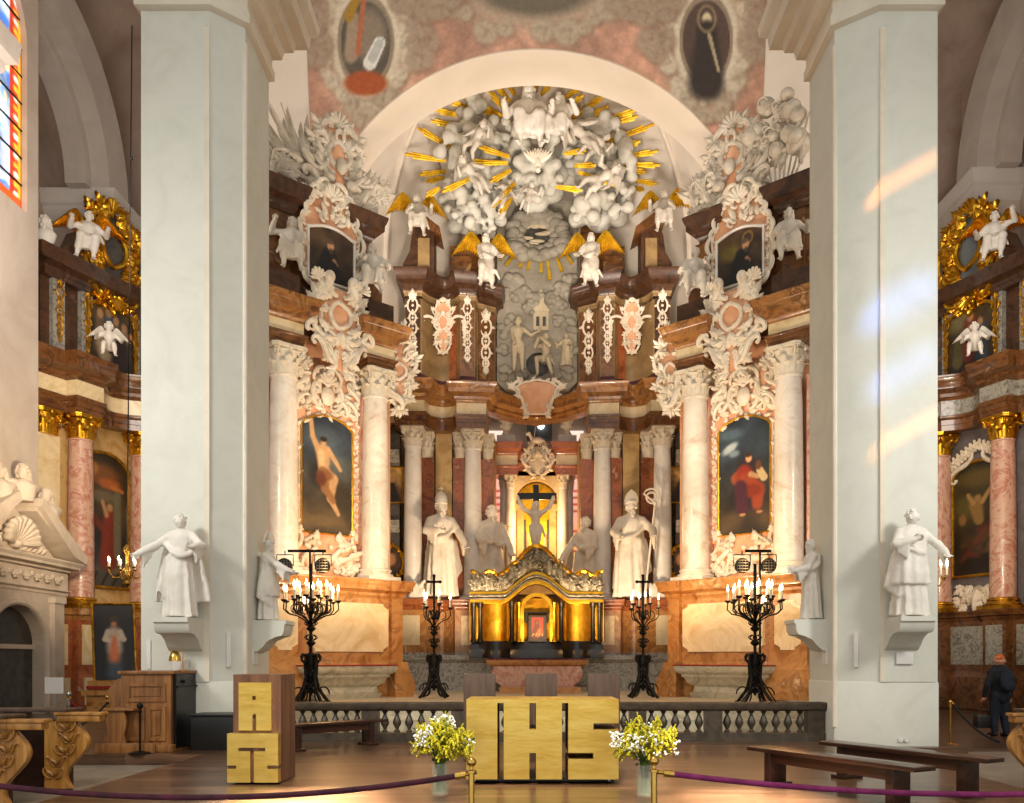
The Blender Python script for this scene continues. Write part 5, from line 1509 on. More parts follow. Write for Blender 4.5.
# ------------------------------------------------------------------ the glory: clouds and gilded rays
GY = 30.2
gl = thing('cloud_glory', 'great burst of grey stucco clouds and golden rays under the apse vault', 'sculpture', tuple(P(536, 165, GY)))
R = random.Random(12)
def bank(spots, n, rmin, rmax, y0, y1, seed):
    R = random.Random(seed); m = MB()
    for (px, py, r) in spots:
        p = P(px, py, GY); k = r / 850 * GY * .86
        m.ell((p.x, p.y + .3, p.z), (k * 1.0, k * .75, k * .95), None, 18, 12)
        for i in range(n):
            a = R.uniform(0, 2 * PI); q = R.uniform(.45, 1.0) * k; rr = R.uniform(rmin, rmax) * k
            c = Vector((p.x + q * math.cos(a), p.y + R.uniform(y0, y1) - .25 * (1 - q / k), p.z + q * math.sin(a)))
            m.ell(c, (rr, rr * .9, rr * .92), None, 14, 10)
    vs, fs = remeshed(m, .055, 1)
    o = MB(); o.add(vs, fs)
    return o
bank([(470, 118, 14), (480, 128, 18), (462, 140, 16), (452, 158, 15), (458, 176, 17), (470, 195, 17), (480, 165, 20), (456, 205, 15), (470, 222, 13), (455, 222, 10), (480, 210, 14), (497, 190, 18), (490, 148, 14), (503, 150, 10), (488, 228, 9), (500, 216, 8)], 7, .36, .56, -.62, -.1, 1).build('cloud_bank', 'cloud_stucco', gl)
bank([(597, 128, 16), (612, 142, 17), (600, 152, 18), (616, 160, 16), (622, 176, 14), (608, 182, 16), (590, 175, 18), (588, 205, 18), (600, 215, 16), (618, 212, 14), (578, 215, 11), (585, 140, 14), (575, 160, 14), (625, 196, 10)], 7, .36, .56, -.62, -.1, 2).build('cloud_bank', 'cloud_stucco', gl)
bank([(520, 150, 16), (516, 168, 17), (522, 186, 15), (540, 180, 18), (556, 168, 16), (552, 186, 15), (538, 196, 14), (560, 150, 14), (512, 140, 11), (530, 200, 10)], 7, .34, .54, -.8, -.3, 3).build('cloud_bank', 'cloud_stucco', gl)
RAYS = [(418, 128, 450, 147), (405, 154, 446, 161), (419, 175, 446, 171), (426, 182, 444, 177), (431, 121, 463, 127), (434, 110, 468, 117), (448, 100, 470, 109), (461, 95, 503, 116), (468, 97, 500, 122), (489, 91, 508, 113), (497, 85, 510, 102), (508, 83, 515, 95), (522, 84, 531, 95), (536, 82, 536, 92), (550, 85, 541, 95),
        (583, 86, 564, 98), (583, 95, 563, 111), (606, 94, 569, 121), (608, 106, 575, 127), (636, 110, 608, 119), (638, 116, 609, 125), (654, 124, 602, 144), (658, 151, 618, 158), (660, 165, 624, 165), (646, 172, 627, 170), (657, 184, 632, 180), (644, 190, 633, 187), (640, 141, 618, 150),
        (479, 147, 510, 157), (468, 162, 508, 163), (490, 182, 511, 170), (493, 207, 515, 183), (442, 192, 473, 177), (426, 196, 440, 188), (586, 150, 564, 154), (596, 165, 574, 166), (617, 186, 578, 172), (582, 190, 556, 187), (500, 213, 512, 198)]
for k, (tx, ty, bx_, by) in enumerate(RAYS):
    y = GY - .15 if k < 28 else GY - 1.0
    a = P(bx_, by, y); b = P(tx, ty, y - (.0 if k >= 28 else .25))
    d = (b - a); L = d.length; d.normalize(); s = Vector((d.z, 0, -d.x)).normalized()
    m = MB()
    for j, (o, f, w) in enumerate(((0, 1.0, .09), (.1, .86, .06), (-.1, .8, .06))):
        q0 = a + s * o * .4; q1 = a + d * L * f + s * o * .8
        up = Vector((0, -.035, 0))
        vs = [q0 - s * w * .4, q0 + up, q0 + s * w * .4, q1 - s * w * .7, q1 + up, q1 + s * w * .7, q0 - up, q1 - up]
        m.add(vs, [(0, 1, 4, 3), (1, 2, 5, 4), (0, 3, 7, 6), (2, 6, 7, 5), (3, 4, 5, 7), (0, 6, 2, 1)])
    m.build('ray', 'gold_matte', gl)
# figures in the glory
statue_at(529, 160, 29.0, 3.2, 'white stone figure of a bearded old man enthroned on clouds, top of the glory', name='enthroned_figure', mat='statue_marble', robe='seat', seed=61, pz=-.2, beard=True, hair='long', hs=1.1,
          legs=(((-.1, -.22, .36), (-.1, -.2, .06)), ((.1, -.22, .34), (.12, -.2, .04))), hands=((-.26, -.15, .5), (.24, -.17, .46)), poles=DOWN, look=(.2, .15))
statue_at(560, 152, 29.1, 2.5, 'white stone draped figure seated beside the old man, top right of the glory', name='seated_figure', mat='statue_marble', robe='seat', seed=62, pz=-.2, hair='long', beard=True, rz=-.4,
          legs=(((-.1, -.2, .36), (-.1, -.2, .06)), ((.1, -.2, .34), (.12, -.2, .04))), hands=((-.2, -.17, .45), (.24, -.15, .52)), poles=DOWN, look=(-.4, .1))
m = MB(); p = P(538, 164, 29.0)
m.ell(p, (.12, .1, .26), None, 12, 9); m.ell(p + Vector((0, -.08, -.25)), .09); m.cap(p + Vector((0, -.1, -.3)), p + Vector((0, -.16, -.37)), .03, .01)
for s in (-1, 1):
    for k in range(6): 
        M = frame(p + Vector((s * .08, 0, .05)), (1, 0, 0), (0, -1, 0)); sv = m.xf; m.xf = M; leaf(m, (0, 0), (PI / 2 - s * (.9 - .22 * k)), .55 - .03 * k, .15, .02, .05, 0); m.xf = sv
for k in range(3): m.cap(p + Vector((0, 0, .2)), p + Vector((.1 * (k - 1), 0, .5)), .06, .04)
tag(m.build('dove', 'statue_bright'), 'white dove with spread wings in the middle of the clouds', 'sculpture')
PUT = [(465, 149, 1.4, .6, -.5, 'left cloud, highest of the left side'), (489, 183, 1.5, -.7, .3, 'left cloud beside the dove'), (493, 200, 1.4, .5, .4, 'left cloud near its lower rim'), (607, 140, 1.7, -1.0, .2, 'right cloud, highest of the right side'),
       (578, 146, 1.3, .9, .0, 'right cloud close to the seated pair'), (577, 182, 1.6, 1.1, -.3, 'right cloud beside the dove'), (523, 200, 1.1, .3, .1, 'cloud edge just below the dove')]
for i, (px, py, H, ry, rz, lab) in enumerate(PUT):
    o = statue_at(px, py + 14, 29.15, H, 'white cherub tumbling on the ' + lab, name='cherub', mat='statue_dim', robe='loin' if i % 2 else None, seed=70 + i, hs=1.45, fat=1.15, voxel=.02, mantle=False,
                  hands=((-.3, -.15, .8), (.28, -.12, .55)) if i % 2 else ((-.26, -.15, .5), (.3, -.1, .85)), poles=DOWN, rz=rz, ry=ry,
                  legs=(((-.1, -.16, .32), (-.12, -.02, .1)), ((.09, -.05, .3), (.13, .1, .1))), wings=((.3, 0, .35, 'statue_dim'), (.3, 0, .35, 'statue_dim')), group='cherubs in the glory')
# ------------------------------------------------------------------ tall stucco relief between the upper piers
RY = 31.7
rel = thing('stucco_relief', 'tall grey stucco relief of clouds, chapel and shepherd figures above the main cornice', 'relief', tuple(P(536, 388, RY)))
m = MB(); x0, x1 = XX(497, RY), XX(577, RY); z0, z1 = ZZ(390, RY), ZZ(200, RY)
m.prism([(x0 + .3, z0), (x1 - .3, z0), (x1, z0 + .3), (x1, z1), (x0, z1), (x0, z0 + .3)], RY, RY + .25, 'y'); m.build('relief_board', 'relief_stucco', rel)
m = MB(); R = random.Random(5)
for k in range(46):
    a = 2 * PI * k / 46; q = R.uniform(.88, 1.1)
    p = P(537 + 27 * q * math.cos(a), 235 + 22 * q * math.sin(a), RY - .25); r = R.uniform(.18, .3)
    m.ell(p, (r, r * .8, r * .75), None, 12, 9)
for k in range(14):
    a = 2 * PI * k / 14; m.ell(P(537 + 19 * math.cos(a), 236 + 14 * math.sin(a), RY - .1), (.26, .2, .18), None, 12, 8)
m.build('cloud_ring', 'relief_stucco', rel)
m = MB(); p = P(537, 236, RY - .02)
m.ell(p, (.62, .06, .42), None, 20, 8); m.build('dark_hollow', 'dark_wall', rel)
m = MB()
for k in range(5): 
    p = P(526 + 5.5 * k, 238 + 6 * math.sin(k * 1.3), RY - .12); m.ell(p, (.3, .08, .07), None, 12, 6)
for k in range(3): m.ell(P(526 + 9 * k, 226, RY - .15), (.24, .08, .1), None, 12, 6)
m.build('hollow_cloud', 'relief_figure', rel)
for (x_, y_, x2, y2) in ((508, 250, 500, 260), (515, 254, 506, 266), (523, 258, 520, 268), (530, 258, 528, 270), (541, 258, 541, 273), (547, 258, 550, 280), (556, 257, 562, 272), (564, 252, 572, 264), (543, 212, 546, 220)):
    a = P(x_, y_, RY - .1); b = P(x2, y2, RY - .1); m = MB(); d = (b - a).normalized(); s = Vector((d.z, 0, -d.x)) * .07
    m.add([a - s * .6, a + s * .6, b + s, b - s] + [q + Vector((0, -.05, 0)) for q in (a - s * .6, a + s * .6, b + s, b - s)], [(0, 1, 2, 3), (4, 5, 6, 7), (0, 1, 5, 4), (1, 2, 6, 5), (2, 3, 7, 6), (3, 0, 4, 7)])
    m.build('ray', 'gold_matte', rel)
m = MB()
for (px, py, r) in ((512, 285, 13), (520, 295, 11), (506, 296, 9), (565, 290, 11), (570, 280, 8), (552, 298, 9), (536, 300, 10), (530, 310, 8), (560, 305, 8)):
    p = P(px, py, RY + .05); k = r / 850 * RY; m.ell(p, (k, .22, k * .8), None, 16, 10)
    for j in range(4): 
        a = R.uniform(0, 6); m.ell(p + Vector((k * .7 * math.cos(a), -.08, k * .5 * math.sin(a))), (k * .45, .18, k * .4), None, 12, 8)
m.build('relief_cloud', 'relief_stucco', rel)
m = MB(); c = P(541, 318, RY - .12)
m.box(c.x - .28, c.y, c.z - .45, c.x + .28, c.y + .15, c.z + .25)
m.prism([(c.x - .34, c.z + .25), (c.x + .34, c.z + .25), (c.x + .12, c.z + .55), (c.x - .12, c.z + .55)], c.y - .02, c.y + .16, 'y'); m.box(c.x - .11, c.y - .01, c.z + .5, c.x + .11, c.y + .13, c.z + .8)
m.prism([(c.x - .15, c.z + .8), (c.x + .15, c.z + .8), (c.x, c.z + 1.1)], c.y - .02, c.y + .14, 'y')
m.build('chapel', 'relief_figure', rel)
m = MB()
for dx in (-.12, .12): m.box(c.x + dx - .06, c.y - .012, c.z - .3, c.x + dx + .06, c.y + .02, c.z + .05)
m.build('chapel_window', 'dark_wall', rel)
m = MB()
for (px, py) in ((505, 330), (502, 350), (570, 325), (572, 350), (560, 322), (512, 322), (568, 372), (505, 372), (520, 378), (556, 380), (540, 384)):
    for j in range(6):
        p = P(px + R.uniform(-5, 5), py + R.uniform(-6, 6), RY - .05); r = R.uniform(.1, .2); m.ell(p, (r, .12, r * .8), None, 9, 7)
m.build('relief_foliage', 'relief_stucco', rel)
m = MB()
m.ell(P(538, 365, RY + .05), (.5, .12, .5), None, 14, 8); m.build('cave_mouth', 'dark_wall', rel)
for i, (px, py, H, kw) in enumerate(((518, 373, 2.05, dict(hands=((-.1, -.15, .5), (.34, -.1, .74)), robe=None, mantle=False, rz=.2)), (546, 379, 1.9, dict(hands=((-.08, -.2, .7), (.05, -.2, .68)), robe='loin', pz=-.12, rz=-.5, legs=(((-.1, -.2, .36), (-.1, -.16, .05)), ((.1, -.12, .34), (.16, -.05, .05))))),
                                      (566, 366, 1.2, dict(hands=((-.3, -.1, .7), (.2, -.15, .6)), robe='robe', rz=-.3)))):
    rz = kw.pop('rz'); o = figure(H, 'relief_figure', name='relief_figure', seed=90 + i, poles=DOWN, hair='short', parent=rel, **({**dict(robe='robe'), **kw}))
    o.location = root_local(rel, P(px, py, RY - .25)); o.rotation_euler = (0, 0, rz)
# ------------------------------------------------------------------ crucifix on the tabernacle
CY = 29.6
cr = thing('crucifix', 'black cross with a pale crucified figure above the gilded tabernacle', 'crucifix', tuple(P(535.5, 562, CY)))
m = MB(); c = P(536, 497, CY); zb = ZZ(563, CY); zt = ZZ(485, CY)
m.box(c.x - .1, CY - .06, zb, c.x + .1, CY + .06, zt, .015); m.box(XX(517.5, CY), CY - .05, c.z - .09, XX(556.5, CY), CY + .05, c.z + .14, .015); m.box(c.x - .25, CY - .12, zb - .12, c.x + .25, CY + .12, zb + .02)
m.build('cross', 'black_panel', cr)
Hc = 1.9
corpus = figure(Hc, 'statue_bright', name='corpus', seed=99, robe='loin', beard=True, hair='long', mantle=False, look=(.35, .35), parent=cr,
                hands=((-.3, .03, 1.02), (.3, .03, 1.02)), poles=((0, -.2, -1), (0, -.2, -1)), legs=(((-.04, -.1, .28), (.0, -.02, .05), (.005, -.09, -.01)), ((.05, -.11, .28), (.015, -.04, .045), (.02, -.11, -.015))), voxel=.011)
corpus.location = root_local(cr, P(535.5, 556, CY - .17))
# ------------------------------------------------------------------ main altar: steps, table, tabernacle
ma = thing('high_altar_table', 'orange and pink marble altar table below the tabernacle', 'altar', (AX + .05, 27.2, .5))
m = MB(); TX = XX(537, 27.3)
bod = [(-1.35, .5), (1.35, .5)]
m.prism([(TX - 1.0, .52), (TX + 1.0, .52), (TX + 1.15, .7), (TX + 1.3, .82), (TX + 1.42, .98), (TX + 1.42, 1.18), (TX + 1.36, 1.24), (TX + 1.4, 1.3), (TX - 1.4, 1.3), (TX - 1.36, 1.24), (TX - 1.42, 1.18), (TX - 1.42, .98), (TX - 1.3, .82), (TX - 1.15, .7)], 26.7, 27.6, 'y')
m.build('altar_body', 'pink_marble', ma)
m = MB(); m.sweep([(TX - 1.5, 27.6), (TX - 1.5, 26.75), (TX + 1.5, 26.75), (TX + 1.5, 27.6)], ringprof([(0, 1.3), (.06, 1.34), (.1, 1.42), (.1, 1.5)], -.4)); m.box(TX - 1.3, 26.9, 1.3, TX + 1.3, 27.6, 1.5); m.build('altar_top', 'orange_marble', ma)
m = MB(); m.box(TX - 1.62, 26.63, 1.5, TX + 1.62, 27.6, 1.525); m.build('altar_cloth', 'red_cloth', ma)
ms = MB(); ms.box(XX(500, 26), 25.4, .5, XX(580, 26), 26.6, .68); tag(ms.build('altar_step', 'orange_marble'), 'low orange marble step before the high altar table', 'step')
m = MB(); m.sweep([(XX(408, 28), 28.4), (XX(408, 28), 27.75), (XX(676, 28), 27.75), (XX(676, 28), 28.4)], ringprof([(.1, .5), (.1, .62), (0, .7), (0, 1.4), (.06, 1.46), (.12, 1.52), (.12, 1.66)], -.45))
tag(m.build('altar_gradine', 'grey_marble'), 'long veined grey marble ledge behind the high altar table', 'ledge')
TY = 27.5
tb = thing('tabernacle', 'gilded curved tabernacle with silver crest on the high altar', 'tabernacle', tuple(P(537, 657, TY)))
def tz(py): return ZZ(py, TY)
def tx(px): return XX(px, TY)
tcx = tx(536.5)
# plan of the concave front
def plan(off=0.0):
    pts = [(tx(472), TY + .35), (tx(472), TY - .1), (tx(482), TY - .12)]
    for i in range(1, 8):
        t = i / 8; pts.append((tx(482 + 30 * t), TY - .12 + .22 * math.sin(PI * t)))
    pts += [(tx(512), TY - .2), (tx(522), TY - .28)]
    R_ = [(2 * tcx - x, y) for x, y in pts[::-1]]
    return pts + R_
pp = plan()
m = MB(); m.sweep(pp, base_prof(tz(658), tz(641), .08, -.3)); m.box(tx(474), TY + .1, tz(658), tx(600), TY + .45, tz(642)); m.build('tabernacle_base', 'black_marble', tb)
for sg in (-1, 1):
    m = MB(); q = [p for p in pp if (p[0] - tcx) * sg > 0]
    q = [p for p in q if abs(p[0] - tcx) > .45]
    m.sweep(q, plain_prof(tz(642), tz(604), 0, -.12)); m.build('gold_panel', 'gold', tb)
    for px in (474, 480.5, 512, 519):
        x = tx(px); x = x if sg < 0 else 2 * tcx - x
        y = TY - (.16 if px < 500 else .3)
        m = MB(); m.lathe([(.1, tz(642)), (.1, tz(640)), (.075, tz(639)), (.066, tz(609)), (.09, tz(608)), (.12, tz(603))], (x, y, 0), 14); m.build('column', 'bronze' if px in (474, 512, 480.5) else 'gold', tb)
        m = MB(); m.lathe([(.03, tz(641)), (.03, tz(604))], (x + sg * .13, y - .02, 0), 8); m.build('gold_rod', 'gold', tb)
# curved entablature: level at the sides, arching over the middle
def hump(x):
    d = abs(x - tcx); return .62 * max(0, math.cos(min(d / 1.05, 1) * PI / 2)) ** 1.3
def swept(z0, z1, out, mat, nm, yb=-.3, depth=.45, f=1.0):
    m = MB(); N = 48; a, b = tx(470), tx(603)
    vs = []
    for i in range(N + 1):
        x = a + (b - a) * i / N; h = hump(x) * f
        yy = TY - .14 - .14 * max(0, 1 - abs(x - tcx) / 1.0)
        for (o, z) in ((out, z0), (out * 1.15, (z0 + z1) / 2), (out, z1), (-depth, z1), (-depth, z0)): vs.append((x, yy - o, z + h))
    m.add(vs, [(i * 5 + j, i * 5 + (j + 1) % 5, (i + 1) * 5 + (j + 1) % 5, (i + 1) * 5 + j) for i in range(N) for j in range(5)] + [(0, 1, 2, 3, 4), tuple(N * 5 + k for k in (4, 3, 2, 1, 0))])
    return m.build(nm, mat, tb)
swept(tz(604), tz(600), .03, 'gold', 'entablature'); swept(tz(600), tz(597.5), .1, 'bronze', 'entablature_moulding'); swept(tz(597.5), tz(595), .16, 'silver_filigree', 'entablature_lip'); swept(tz(595), tz(592), .08, 'gold', 'crest_border')
m = MB(); N = 60; a, b = tx(471), tx(602); vs = []
def crest(x):
    d = abs(x - tcx); h = .16 * abs(math.sin((x - tcx) * 5.2)) * (d > .7)
    return .5 + .58 * max(0, math.cos(min(d / .95, 1) * PI / 2)) ** 1.2 * .9 + h
for i in range(N + 1):
    x = a + (b - a) * i / N; y = TY - .16 - .1 * math.sin(i * 1.1) * .4
    for k in range(7):
        t = k / 6; z = tz(592) + hump(x) + (crest(x) - .02 - hump(x) * .28) * t
        vs.append((x, y - .1 * math.sin(PI * t), z))
m.add(vs, [(i * 7 + k, i * 7 + k + 1, i * 7 + 8 + k, i * 7 + 7 + k) for i in range(N) for k in range(6)])
m.build('crest', 'silver_filigree', tb)
m = MB(frame((0, TY - .22, 0), (1, 0, 0), (0, -1, 0))); Rc = random.Random(3)
for i in range(54):
    x = a + (b - a) * (i + .5) / 54; z = tz(592) + hump(x) * .72 + crest(x) * Rc.uniform(.15, .85)
    s = Rc.choice((-1, 1)); 
    if i % 2: leaf(m, (x, z), PI / 2 + s * Rc.uniform(0, 1.2), .26, .14, .03)
    else: curl(m, (x, z), (x + .12 * s, z + .14), .028, 'C', s, .03)
m.build('crest_foliage', 'silver_filigree', tb)
m = MB(); pts = []
for i in range(N + 1):
    x = a + (b - a) * i / N; pts.append((x, TY - .2, tz(592) + hump(x) * .72 + crest(x)))
m.tube(pts, [.05 + .035 * abs(math.sin(i * 1.7)) for i in range(N + 1)], 7); m.build('crest_rim', 'gold', tb)
# niche with icon
nx0, nx1 = tx(524), tx(549.5)
m = MB(); r = (nx1 - nx0) / 2; zc = tz(610)
out = [(nx0 - .12, tz(642)), (nx0, tz(642)), (nx0, zc)] + [((nx0 + nx1) / 2 + r * math.cos(PI * (1 - i / 14)), zc + r * math.sin(PI * (1 - i / 14))) for i in range(1, 14)] + [(nx1, zc), (nx1, tz(642)), (nx1 + .12, tz(642)), (nx1 + .12, zc)] + [((nx0 + nx1) / 2 + (r + .12) * math.cos(PI * i / 14), zc + (r + .12) * math.sin(PI * i / 14)) for i in range(1, 14)] + [(nx0 - .12, zc)]
m.prism(out, TY - .36, TY - .2, 'y'); m.build('niche_arch', 'gold', tb)
m = MB(); m.box(nx0 - .1, TY + .25, tz(642), nx1 + .1, TY + .3, tz(598)); m.build('niche_back', 'gold_dim', tb)
m = MB(); m.box(nx0, TY - .1, tz(614), nx1, TY + .2, tz(612)); m.box(nx0 + .03, TY - .05, tz(623), nx0 + .12, TY + .2, tz(613)); m.box(nx1 - .12, TY - .05, tz(623), nx1 - .03, TY + .2, tz(613)); m.build('niche_lintel', 'bronze', tb)
ic = Paint(30, 40, .8); ic.grad([(0, '#33241a'), (1, '#3a281c')]); ic.rect(.12, .2, .68, .96, '#a8331c'); ic.ell(.38, .5, .22, .34, '#c2421f', .3)
ic.ell(.36, .72, .12, .14, '#4a2a1a', .3); ic.ell(.37, .7, .07, .1, '#8a5a36', .4); ic.line([(.36, .55), (.3, .25)], .15, .2, '#6a2a18'); ic.ell(.5, .46, .07, .09, '#7a4a2e', .4); ic.line([(.5, .4), (.42, .25)], .09, .1, '#d06a30')
for k in range(4): ic.line([(.15 + .16 * k, .2), (.22 + .14 * k, .28)], .02, .03, '#e0a050')
ip = thing('icon', 'small red and brown icon panel standing in the tabernacle niche', 'icon', tuple(P(537, 641, TY - .3)))
mi = MB(); mi.box(tx(528.5), TY - .34, tz(641.5), tx(546), TY - .29, tz(616)); mi.build('icon_board', 'dark_wood', ip)
ic.mesh('icon_picture', frame((tx(537.3), TY - .345, tz(641)), (1, 0, 0), (0, -1, 0)), .54, .78, 'canvas_paint', ip)
# ------------------------------------------------------------------ wrought iron candelabra
def candelabrum(px, Y, zb, ztop, zarm, rad, n, label, cross=False, zbody=None):
    x = XX(px, Y); s = (ztop - zb)
    root = thing('candelabrum', label, 'candelabrum', (x, Y, zb), 0, 'iron candelabra around the altar')
    m = MB()
    zt = zbody or zb + .35 * s
    for k in range(4):
        a = PI / 4 + k * PI / 2; dx, dy = math.cos(a), math.sin(a)
        pts = [(x + dx * r, Y + dy * r, zb + z) for r, z in ((.1, zt - zb - .03), (.2, zt - zb), (.24, zt - zb - .12), (.16, zt - zb - .2), (.13, (zt - zb) * .55), (.2, (zt - zb) * .3), (.36, .14), (.46, .03), (.5, .05))]
        m2 = MB(); m2.tube(pts, [.03, .035, .03, .03, .038, .042, .042, .035, .03], 8)
        pts = [(x + dx * (.32 + .16 * math.cos(t)), Y + dy * (.32 + .16 * math.cos(t)), zb + .22 + .17 * math.sin(t)) for t in [i * .5 for i in range(11)]]
        m2.tube(pts, .018, 6)
        pts = [(x + dx * (.2 + .06 * math.cos(t)), Y + dy * (.2 + .06 * math.cos(t)), zt - .08 + .07 * math.sin(t)) for t in [i * .55 for i in range(11)]]
        m2.tube(pts, .022, 6)
        m2.build('leg', 'iron', root)
    for k in range(6):
        z = zb + .25 + k * .13; m.lathe([(.09 + .03 * (k % 2), z), (.13 - .01 * k, z + .05), (.07, z + .11)], (x, Y, 0), 14)
    m.lathe([(.12, zt - .25), (.13, zt - .2), (.1, zt), (.06, zt + .04)], (x, Y, 0), 16)
    m.tube([(x, Y, zb + .2), (x, Y, ztop - (.35 if cross else .05))], .035, 10)
    for z in (zt + .2 * (zarm - zt), zt + .45 * (zarm - zt), zt + .75 * (zarm - zt)):
        m.lathe([(.03, z - .08), (.09, z - .03), (.11, z), (.09, z + .03), (.03, z + .08)], (x, Y, 0), 16)
        for k in range(6):
            a = k * PI / 3; pts = [(x + math.cos(a) * (.05 + .1 * math.sin(t)), Y + math.sin(a) * (.05 + .1 * math.sin(t)), z + .06 + .12 * t / 3) for t in (0, .8, 1.6, 2.4, 3)]
            m.tube(pts, .014, 5)
    m.build('stem', 'iron', root)
    if cross:
        m = MB(); z = ztop
        m.box(x - .03, Y - .03, z - .4, x + .03, Y + .03, z); m.box(x - .15, Y - .03, z - .18, x + .15, Y + .03, z - .12)
        for d in ((-.16, -.15), (.16, -.15), (0, .01)): m.ell((x + d[0], Y, z + d[1]), .045, nu=8, nv=6)
        m.build('cross', 'iron', root)
    for k in range(n):
        ring = k % 2
        a = 2 * PI * k / n + .15; rr = rad * (1.0 if ring == 0 else .62); zc = zarm + (0 if ring == 0 else .1)
        dx, dy = math.cos(a), math.sin(a)
        m = MB()
        pts = [(x + dx * r * rr, Y + dy * r * rr, zarm + z) for r, z in ((.05, -.62), (.3, -.5), (.55, -.42), (.85, -.38), (1.02, -.28), (1.0, zc - zarm - .12))]
        m.tube(pts, .016, 6)
        pts = [(x + dx * rr * (.55 + .2 * math.cos(t)), Y + dy * rr * (.55 + .2 * math.cos(t)), zarm - .27 + .11 * math.sin(t)) for t in [i * .55 - 2 for i in range(11)]]
        m.tube(pts, .012, 5)
        m.lathe([(.02, zc - .13), (.07, zc - .1), (.075, zc - .07)], (x + dx * rr, Y + dy * rr, 0), 10)
        ar = m.build('arm', 'iron', root)
        m = MB(); m.lathe([(.024, zc - .09), (.024, zc + .13), (.012, zc + .14)], (x + dx * rr, Y + dy * rr, 0), 10); m.build('candle', 'wax', ar)
        m = MB(); m.lathe([(.006, zc + .13), (.026, zc + .17), (.022, zc + .21), (.002, zc + .29)], (x + dx * rr, Y + dy * rr, 0), 10); m.build('flame', 'flame', ar)
    return root
candelabrum(311, 19.2, .5, 3.72, 2.92, .6, 18, 'large wrought iron candelabrum with many lit candles, beside the left retable')
candelabrum(755, 19.2, .5, 3.72, 2.92, .6, 18, 'large wrought iron candelabrum with many lit candles, beside the right retable')
candelabrum(434, 22.3, .5, 3.7, 2.95, .42, 6, 'smaller iron candelabrum topped by a cross, left of the high altar', True)
candelabrum(643, 22.3, .5, 3.7, 2.95, .42, 6, 'smaller iron candelabrum topped by a cross, right of the high altar', True)
for sg, px, lab, offs in ((-1, 307, 'left', (285, 323)), (1, 757, 'right', (742, 768))):
    Y = 19.7; x = XX(px + 3, Y)
    st = thing('lighting_stand', 'thin black lighting stand with crossbar behind the large %s candelabrum' % lab, 'light stand', (x, Y, .5))
    m = MB(); m.tube([(x, Y, .5), (x, Y, ZZ(550, Y))], .025, 8); m.build('pole', 'iron', st)
    m = MB(); 
    for k in range(3): a = k * 2.1 + .4; m.tube([(x, Y, 1.1), (x + .45 * math.cos(a), Y + .45 * math.sin(a), .52)], .018, 6)
    m.build('tripod_base', 'iron', st)
    m = MB(); z = ZZ(551, Y); m.box(XX(min(offs) + 3, Y), Y - .03, z - .03, XX(max(offs) + 3, Y), Y + .03, z + .03); m.build('crossbar', 'iron', st)
    for i, q in enumerate(offs):
        p = P(q, 566, Y - .05); lx = XX(q, Y)
        lp = thing('stage_light', 'round black stage lamp hanging at the %s end of the %s lighting stand' % (('left', 'right')[i], lab), 'stage light', tuple(p))
        m = MB(); m.lathe([(.08, .24), (.13, .2), (.17, .0), (.18, -.06), (.16, -.07), (.15, -.02)], (p.x, p.y, p.z), 20, axis='y'); m.build('lamp_housing', 'black_panel', lp)
        m = MB()
        for j in range(5): m.tube([(p.x - .13 + .065 * j, p.y - .07, p.z - .12), (p.x - .13 + .065 * j, p.y - .07, p.z + .12)], .006, 4); m.tube([(p.x - .12, p.y - .075, p.z - .13 + .065 * j), (p.x + .12, p.y - .075, p.z - .13 + .065 * j)], .006, 4)
        m.build('lamp_grille', 'steel', lp)
        m = MB(); m.tube([(p.x - .19, p.y, p.z), (p.x - .19, p.y, p.z + .26), (p.x + .19, p.y, p.z + .26), (p.x + .19, p.y, p.z)], .014, 6); m.tube([(p.x, p.y, p.z + .26), (p.x, p.y, ZZ(551, Y))], .014, 6); m.build('yoke', 'iron', lp)
# ------------------------------------------------------------------ balustrade across the chancel
BX0, BX1, BY = -5.17, 5.29, 15.78
bl = thing('balustrade', 'low dark stone balustrade across the chancel behind the golden altar', 'balustrade', (.06, BY, 0))
m = MB(); m.sweep([(BX0, BY + .14), (BX0, BY - .14), (BX1, BY - .14), (BX1, BY + .14)], ringprof([(-.04, .56), (.03, .59), (.05, .64), (.05, .7), (.02, .72)], -.13)); m.box(BX0 + .02, BY - .12, .58, BX1 - .02, BY + .12, .72); m.build('handrail', 'balustrade_stone', bl)
m = MB(); m.box(BX0, BY - .15, 0.0, BX1, BY + .15, .16); m.build('kerb', 'balustrade_stone', bl)
posts = [BX0 + .15, -3.1, -1.45, 1.85, 3.25, BX1 - .16]
for x in posts:
    m = MB(); m.box(x - .15, BY - .13, .16, x + .15, BY + .13, .58); m.build('post', 'balustrade_stone', bl)
m = MB(); m.lathe([(.055, .1), (.055, .13), (.03, .15), (.035, .18), (.075, .25), (.08, .29), (.06, .35), (.03, .42), (.028, .45), (.05, .47), (.055, .5), (.055, .53)], seg=12)
o0 = m.build('baluster', 'balustrade_stone'); bm_ = o0.data; bpy.data.objects.remove(o0)
for a, b in zip(posts, posts[1:]):
    n = int((b - a - .3) / .2)
    for i in range(n):
        x = a + .15 + (b - a - .3) * (i + .5) / n
        put('baluster', bm_, bl, (x, BY, .06))
